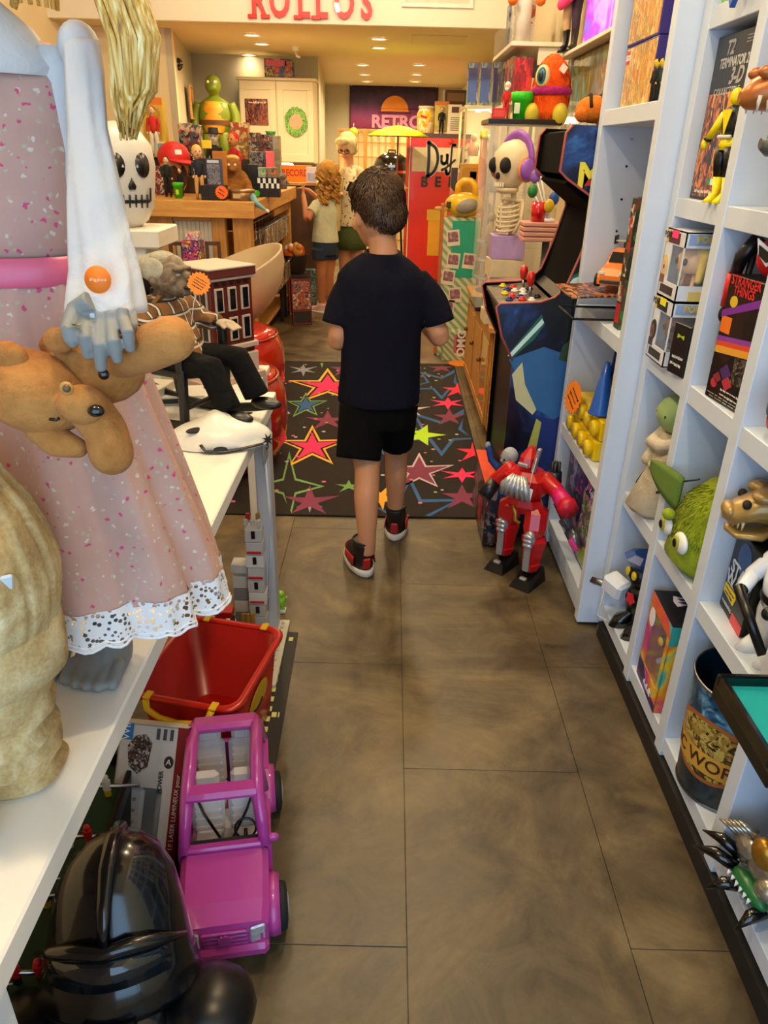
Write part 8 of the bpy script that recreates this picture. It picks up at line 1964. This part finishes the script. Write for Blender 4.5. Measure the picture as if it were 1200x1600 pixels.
MB().lathe([(.087,0),(.096,.008),(.096,.022),(.087,.03)],28,(0,0,.095),cap=False).build('purple_mouth',fur('purple_fluff','8a1a5a','b82a7a',bs=60),op)
ey=MB().ell((-.03,-.070,.165),(.034,.016,.042)).build('eye',pm('d8c88a',.4),op);MB().ell((-.034,-.080,.165),(.022,.010,.032)).build('iris',pm('2a6a78',.2),ey);MB().ell((-.036,-.087,.162),(.012,.006,.02)).build('pupil',BLK,ey)
for s_ in (-1,1):MB().ell((s_*.065,-.06,.02),(.035,.045,.045)).build('foot',pm('c8b83a',.9,bump=.5),op)
MB().box((.06,-.07,.19),(.03,.003,.03),.001,(0,.6,.5)).build('hang_tag',pm('efe6d4',.7),op)
# pole stand with pink wooden box and paddles
ps=thing('pole_stand','grey pole stand with a pink slatted box behind the arcade machine','stand',(.74,3.72,0))
MB().cyl((0,0,.01),(0,0,1.08),.018,.018,12).build('pole',pm('6a6a6c',.4,.5),ps);MB().lathe([(.13,0),(.13,.012),(.02,.02)],24).build('foot',pm('3a3a3c',.5),ps)
for q in range(4):MB().box((-.04,0,1.09+.022*q),(.17,.12,.019),.004).build('pink_slat',pm('d89a84',.55),ps)
rcp=thing('red_tumbler','glossy red tumbler on the pink slatted box','tumbler',(.685,3.70,1.1665));MB().lathe([(.032,0),(.036,.085),(.032,.085),(.028,.006)],20).build('cup',pm('d0141a',.2,coat=.4),rcp)
pd=thing('toy_lollies','bunch of round coloured lollipop toys on white sticks beside the red tumbler','toy',(.735,3.70,1.1665));MB().lathe([(.03,0),(.03,.015)],16).build('base',WHITE,pd)
for k,(x,y,z,c_) in enumerate(((-.01,-.03,.07,'d8b41e'),(.02,.02,.10,'1e4a9a'),(-.085,.01,.13,'2a7a34'),(-.075,.03,.19,'8a5ab0'),(-.06,.02,.22,'8a5ab0'))):
    lo_=MB().ell((x,y,z),(.024,.014,.03)).build('disc',pm(c_,.35),pd);MB().tube([(0,0,.01),(x*.6,y*.6,z*.6),(x,y,z)],.004,6).build('stick',WHITE,lo_)
# striped display stand with photos, boom box on top
SX=at(716,440,Y=5.8).x
TEAL=stripes('green_white_stripes','cfc79a','7f9f74',7,(0,R(45),0))
sd2=thing('striped_display','striped green cardboard display stand with polaroid style photos','display stand',(SX,5.85,0))
MB().box((0,0,.51),(.27,.14,1.02),.004).build('board',TEAL,sd2);MB().box((.03,-.0715,.80),(.20,.002,.40)).build('teal_panel',pm('1f9a78',.5),sd2);MB().box((-.145,-.01,.56),(.022,.10,1.10),.003).build('wooden_post',pm('b8663a',.6),sd2)
for k,(x,z,rz_) in enumerate(((-.06,.88,-.12),(-.05,.72,.08),(-.08,.60,.12),(-.02,.47,-.1),(-.07,.38,.1),(.07,.72,.1))):
    ph_=MB().box((0,0,0),(.095,.002,.11)).build('photo_card',pm('d8ccb0',.6),sd2);ph_.matrix_local=Matrix.Translation((x,-.0745,z))@Matrix.Rotation(rz_,4,'Y');MB().box((0,-.0014,.008),(.075,.001,.07)).build('photo',art('photo_print_%d'%k,['2a2024','b89a90','8a4a5a','6a6a74','d8c8b8'],14,1.5,mode='LINEAR'),ph_)
bb=thing('yellow_boombox','yellow portable radio with a carry handle and grey speaker on the striped stand','radio',(SX+.01,5.82,1.0205),R(-12))
MB().ell((0,0,.085),(.145,.085,.085)).build('body',pm('e0b41a',.3,coat=.3),bb,remesh=0)
MB().tube([(-.055,0,.15),(-.05,0,.215),(-.015,0,.245),(.035,0,.245),(.07,0,.215),(.08,0,.145)],.020,10,sq=1.2).build('handle',pm('e8b020',.3,coat=.3),bb)
MB().ell((.025,-.062,.08),(.085,.035,.05),(0,-.25,0)).build('speaker',pm('8a8474',.5,bump=.4),bb);MB().box((-.105,-.055,.085),(.04,.02,.045),.005,(0,0,-.5)).build('dial_panel',pm('4a3c20',.4),bb)
MB().box((-.16,0,.055),(.10,.12,.02),.004).build('tray_lip',pm('b8903a',.5),bb)
om_=pbox('omg_box','small striped box with OMG lettering on the floor by the pine cabinet','box',(at(708,555,Z=0).x,5.70,0),R(3),(.20,.12,.22),stripes('omg_box_stripes','c9c296','7a9a70',9,(0,R(45),0)),[('F',.45,.92,.28,.92,pm('7a2a34',.5)),('F',.40,.50,.30,.90,pm('b86a70',.5),'pink_edge',.0012)])
text('OMG',.085,om_,face_M((.20,.12,.22),'F',.70,.60,.0018)@Matrix.Rotation(R(90),4,'Z'),pm('f0ead8'),.0005,bold=.003)
# wire spinner rack on the far end of the pine cabinet
wk=thing('wire_spinner_rack','black wire spinner rack with clear trays on the pine cabinet','rack',(.66,5.02,.6303))
MB().lathe([(.09,0),(.09,.010)],20).build('base',BLK,wk)
for x in (-.03,.02):MB().cyl((x,0,.01),(x,0,.42),.006,.006,8).build('rod',BLK,wk);MB().ell((x,0,.425),.012).build('finial',BLK,wk)
for z in (.08,.19,.30):MB().lathe([(.10,z),(.105,z+.02),(.10,z+.02)],24,cap=False).build('clear_tray',clear('tray_plastic','c8c4b0',.35),wk)
for z in (.08,.19,.30):MB().tube([(.10*math.cos(a),.10*math.sin(a),z) for a in [2*PI*q/20 for q in range(20)]],.003,5,close=True).build('tray_ring',STEEL,wk)
# glass vitrine with toys, boxes on top
vt=thing('glass_vitrine','tall glass vitrine with lit glass shelves beyond the striped stand','display case',(.74,6.85,0))
MB().box((0,0,.45),(.36,.50,.90),.004).build('base_cabinet',pm('c8b07a',.5),vt)
for x in (-.17,.17):
    for y in (-.24,.24):MB().box((x,y,1.335),(.018,.018,.87),.002).build('corner_post',pm('d8c48a',.4),vt)
MB().box((0,0,1.77),(.37,.51,.025),.003).build('top_frame',pm('e0d2a8',.4),vt)
for z in (1.16,1.42):MB().box((0,0,z),(.33,.46,.006)).build('glass_shelf',GLASS,vt)
MB().box((0,-.243,1.33),(.32,.004,.84)).build('glass_pane',GLASS,vt);MB().box((-.172,0,1.33),(.004,.46,.84)).build('glass_pane',GLASS,vt)
for x in (-.06,.05):
    l_=MB().at(frame((x,-.1,1.757),(1,0,0),(0,-1,0))).lathe([(.022,0),(.022,.012),(0,.014)],14).build('spot_lamp',LENS,vt)
l=bpy.data.lights.new('vitrine_lamp','POINT');l.energy=6;l.color=(1,.8,.5);l.shadow_soft_size=.03;o=bpy.data.objects.new('vitrine_lamp',l);COL.objects.link(o);o.parent=vt;o.location=(0,-.1,1.70)
for k,(x,y,z,c_,lb) in enumerate(((-.10,-.12,1.163,'d86a2a','orange toy in the vitrine'),(0,-.15,1.163,'b8b02a','olive toy in the vitrine'),(.10,-.1,1.163,'e8e8d8','white toy car like model in the vitrine'),(-.08,-.1,1.423,'c88a5a','tan toy on the upper vitrine shelf'),(.05,-.12,1.423,'a8a090','grey toy on the upper vitrine shelf'),(.09,-.1,.9005,'d8c01e','yellow toy low in the vitrine'))):
    f_=thing('vitrine_toy',lb,'toy',(.74+x,6.85+y,z));MB().loft([ring((0,0,0),.04,.035,12),ring((0,0,.06),.045,.035,12),ring((0,0,.11),.02,.02,12)]).build('body',pm(c_,.4),f_);MB().ell((0,-.005,.135),(.028,.026,.03)).build('head',pm(c_,.4),f_)
    for s_ in (-1,1):MB().cap((s_*.04,0,.08),(s_*.06,-.02,.05),.014).build('arm',pm(c_,.4),f_)
yx=pbox('yellow_acrylic_box','amber yellow box with a clear handle in front of the vitrine','box',(at(739,300,Y=6.3).x,6.40,.0),R(0),(.20,.16,at(739,256,Y=6.3).z),pm('c8962a',.3),[('F',.05,.95,.55,.98,pm('b8862a',.25)),('F',.35,.6,.92,.96,pm('e8dcc0',.3))])
otb=thing('orange_tube','tall clear orange tube standing beside the yellow box','tube',(at(750,300,Y=6.25).x,6.25,0));zt_=at(750,205,Y=6.25).z
MB().cyl((0,0,.0),(0,0,zt_-.05),.028,.028,18).build('tube',pm('d8885a',.2),otb);MB().cyl((0,0,zt_-.05),(0,0,zt_),.030,.030,18).build('cap',pm('d8d02a',.3),otb)
pk_=bg('sticker_tower','narrow tower of red and white stickers beside the radio','box',706,716,262,6.1,0.0,['b8342a','d8ccb0','3a2a24','c86a4a'],.08)
# wall shelf with dolls in boxes, canisters
ws=thing('wall_shelf','white wall shelf high on the right with boxes above and below','shelf',(.92,5.95,2.06))
MB().box((0,0,.0125),(.38,.95,.025),.003).build('board',pm('e6dcc4',.5),ws)
for y in (-.44,.44):MB().box((.09,y,-.05),(.20,.02,.10),.003).build('bracket',pm('e6dcc4',.5),ws)
MB().box((-.185,.0,.10),(.006,.93,.15)).build('glass_front',GLASS,ws);MB().box((.17,-.45,.30),(.03,.03,.56),.003).build('upright',pm('e6dcc4',.5),ws)
SHZ=2.0855
for k,(y,px_,c_,lb) in enumerate(((5.70,.80,['d8ccb0','e8e0d0','b84a2a'],'cream carton on the wall shelf'),(5.98,.80,['b8b0a0','8a8478','d8d0c0'],'grey carton on the wall shelf'),(6.22,.80,['2a2a3a','4a4a5a','8a8a9a'],'dark carton at the far end of the wall shelf'))):
    pbox('shelf_carton',lb,'box',(px_+.04,y,SHZ),R(-90),(.13,.10,.30),art('shelf_carton_print_%d'%k,c_,12),group='cartons on the wall shelf')
cn2=thing('white_canister','tall white canister at the near end of the wall shelf','canister',(.80,5.535,SHZ));MB().lathe([(.05,0),(.05,.32),(.046,.325)],22).build('tube',pm('e8e0d0',.45),cn2);MB().lathe([(.051,.32),(.051,.36),(0,.362)],22).build('lid',pm('8a8a88',.4),cn2);MB().box((-.02,-.049,.25),(.03,.004,.03),.001).build('red_label',pm('c8281e',.5),cn2)
of=thing('orange_footed_figure','grey toy figure with orange feet sitting on the white canister','toy figure',(.80,5.535,SHZ+.3625));MB().ell((0,0,.10),(.06,.055,.10)).ell((0,0,.24),.055).build('body',pm('5a5558',.7),of,remesh=.008,smooth_it=3)
for s_ in (-1,1):lg_=MB().tube([(s_*.04,-.04,.04),(s_*.075,-.07,-.02),(s_*.085,-.075,-.12)],[.03,.026,.022],10).build('leg',pm('3a3638',.7),of);MB().ell((s_*.085,-.09,-.15),(.032,.045,.032)).build('foot',pm('f0781e',.6),lg_)
# lower row of boxed toys standing on a glass-topped rack
rk2=thing('toy_rack','white rack under the wall shelf holding boxed dolls','rack',(.93,5.98,0));MB().box((0,0,1.745),(.34,1.20,.025),.003).build('shelf',pm('e0d6be',.5),rk2)
for x in (-.15,.15):
    for y in (-.57,.57):MB().box((x,y,.865),(.03,.03,1.73),.003).build('leg',pm('e0d6be',.5),rk2)
for k in range(7):
    y=5.50+k*.165;cc=(['b8141a','d83a2a','7a1014'],['8a7a5a','b8a47a','4a4034'],['c8481e','6a5a44','a8906a'],['2a1f1c','8a7a60','b8a88a'],['6a5a4a','a8967a','3a342c'],['4a3a6a','3a2a5a','7a9a6a'],['3a2c56','5a4a7a','2a3a2a'])[k]
    pbox('boxed_toy',('red glossy','tan','orange topped','dark','taupe','violet','dark violet')[k]+' boxed toy in the row under the wall shelf','toy box',(.82,y,1.758),R(-90),(.13,.11,.26 if k else .235),art('boxed_toy_print_%d'%k,cc,14,1.4,stretch=(2,2,.8)),[('F',.1,.9,.08,.85,pm(cc[0],.12,coat=.5),'glossy_window',.001)],group='boxed toys under the wall shelf')
for k in range(3):pbox('purple_doll_box',('left','middle','right')[k]+' tall purple doll box on top of the glass vitrine','toy box',(.625+.095*k,6.80-.03*k,1.783),R(-6),(.088,.12,.30),art('purple_doll_print_%d'%k,['2f2450','4a3a70','7a9a70','3a2a5c','a898b0'],10,1.5,stretch=(2,2,.7)),[('F',.1,.9,.1,.88,pm('3a2e58',.1,coat=.6),'glossy_window',.001)],group='purple doll boxes')
# picture, ledge, screen and tall doll on the right wall
fa=thing('framed_picture','glossy framed green and brown landscape picture on the right wall','picture',(1.105,4.55,1.775),R(-90))
MB().box((0,-.010,0),(1.70,.02,.40),.003).build('frame',pm('3a2c20',.4),fa);MB().box((0,-.022,0),(1.66,.006,.37)).build('print',art('landscape_print',['7f9a5a','a8a860','6f9a98','8a6a3a','9ab06a','5a7a9a'],5,1.6,.08,(1,1,.6),'LINEAR'),fa)
le=thing('wall_ledge','narrow cream ledge above the framed picture','shelf',(1.06,4.35,1.985));MB().box((0,0,.0),(.10,1.95,.02),.003).build('ledge',pm('e6dcc4',.5),le)
for y in (-.9,.9):MB().box((.03,y,-.03),(.04,.03,.04),.003).build('bracket',pm('e6dcc4',.5),le)
tv=thing('wall_screen','bright magenta and blue lit screen on the right wall','screen',(1.10,4.36,2.30),R(-90))
SCM=NT('neon_screen');co=SCM.coord('Object');f=SCM.noise(co,3.5,3,.5,.8);cc=SCM.ramp(f,[(.30,'2a6ae0'),(.45,'c030d8'),(.55,'ff9af0'),(.66,'e83ac0')]);SCM.out('101014',.2);SCM.l(cc,SCM.b.inputs['Emission Color']);SCM.b.inputs['Emission Strength'].default_value=1.6
MB().box((0,-.02,0),(1.15,.04,.60),.004).build('bezel',BLK,tv);MB().box((0,-.041,0),(1.11,.004,.56)).build('panel',SCM.m,tv)
td=thing('tall_doll','tall doll with black boots purple trousers and a pink bag on the ledge','doll',(1.035,at(888,85,X=1.035).y,1.9955),R(-50));td.scale=(.7,.7,.85)
for s_ in (-1,1):
    bt_=MB().loft([ring((s_*.045,-.03,0),.03,.065,14),ring((s_*.045,-.02,.03),.028,.05,14),ring((s_*.045,0,.05),.026,.028,14),ring((s_*.045,0,.14),.034,.034,14)]).build('boot',pm('0e0c10',.3,coat=.3),td)
    lgx=MB();limb(lgx,[(s_*.045,0,.13),(s_*.048,-.01,.22),(s_*.04,0,.34)],[.032,.038,.05]);lgx.build('leg',pm('2a1636' if s_>0 else 'b8966a',.7),td)
    arx=MB();limb(arx,[(s_*.09,0,.52),(s_*.13,-.03,.44),(s_*.10,-.08,.38)],[.03,.026,.022]);arx.build('arm',pm('b03a5a',.7),td)
MB().loft([ring((0,0,.33),.085,.06,18),ring((0,0,.42),.07,.05,18),ring((0,0,.53),.085,.055,18),ring((0,0,.56),.03,.03,18)]).build('torso',pm('a8305a',.7),td)
MB().ell((0,0,.63),(.055,.06,.07)).build('head',pm('d8a88a',.5),td);MB().ell((0,.02,.65),(.07,.065,.08)).build('hair',pm('6a3a2a',.8,bump=.4),td)
MB().cap((-.05,-.10,.28),(.07,-.10,.34),.035,.04).build('pink_bag',pm('f0407a',.45),td)
for o in bpy.data.objects:
    if o.name.split('.')[0] in ('teeth','fangs','horns','knotted_folds','lace_scallops'):o['kind']='stuff'
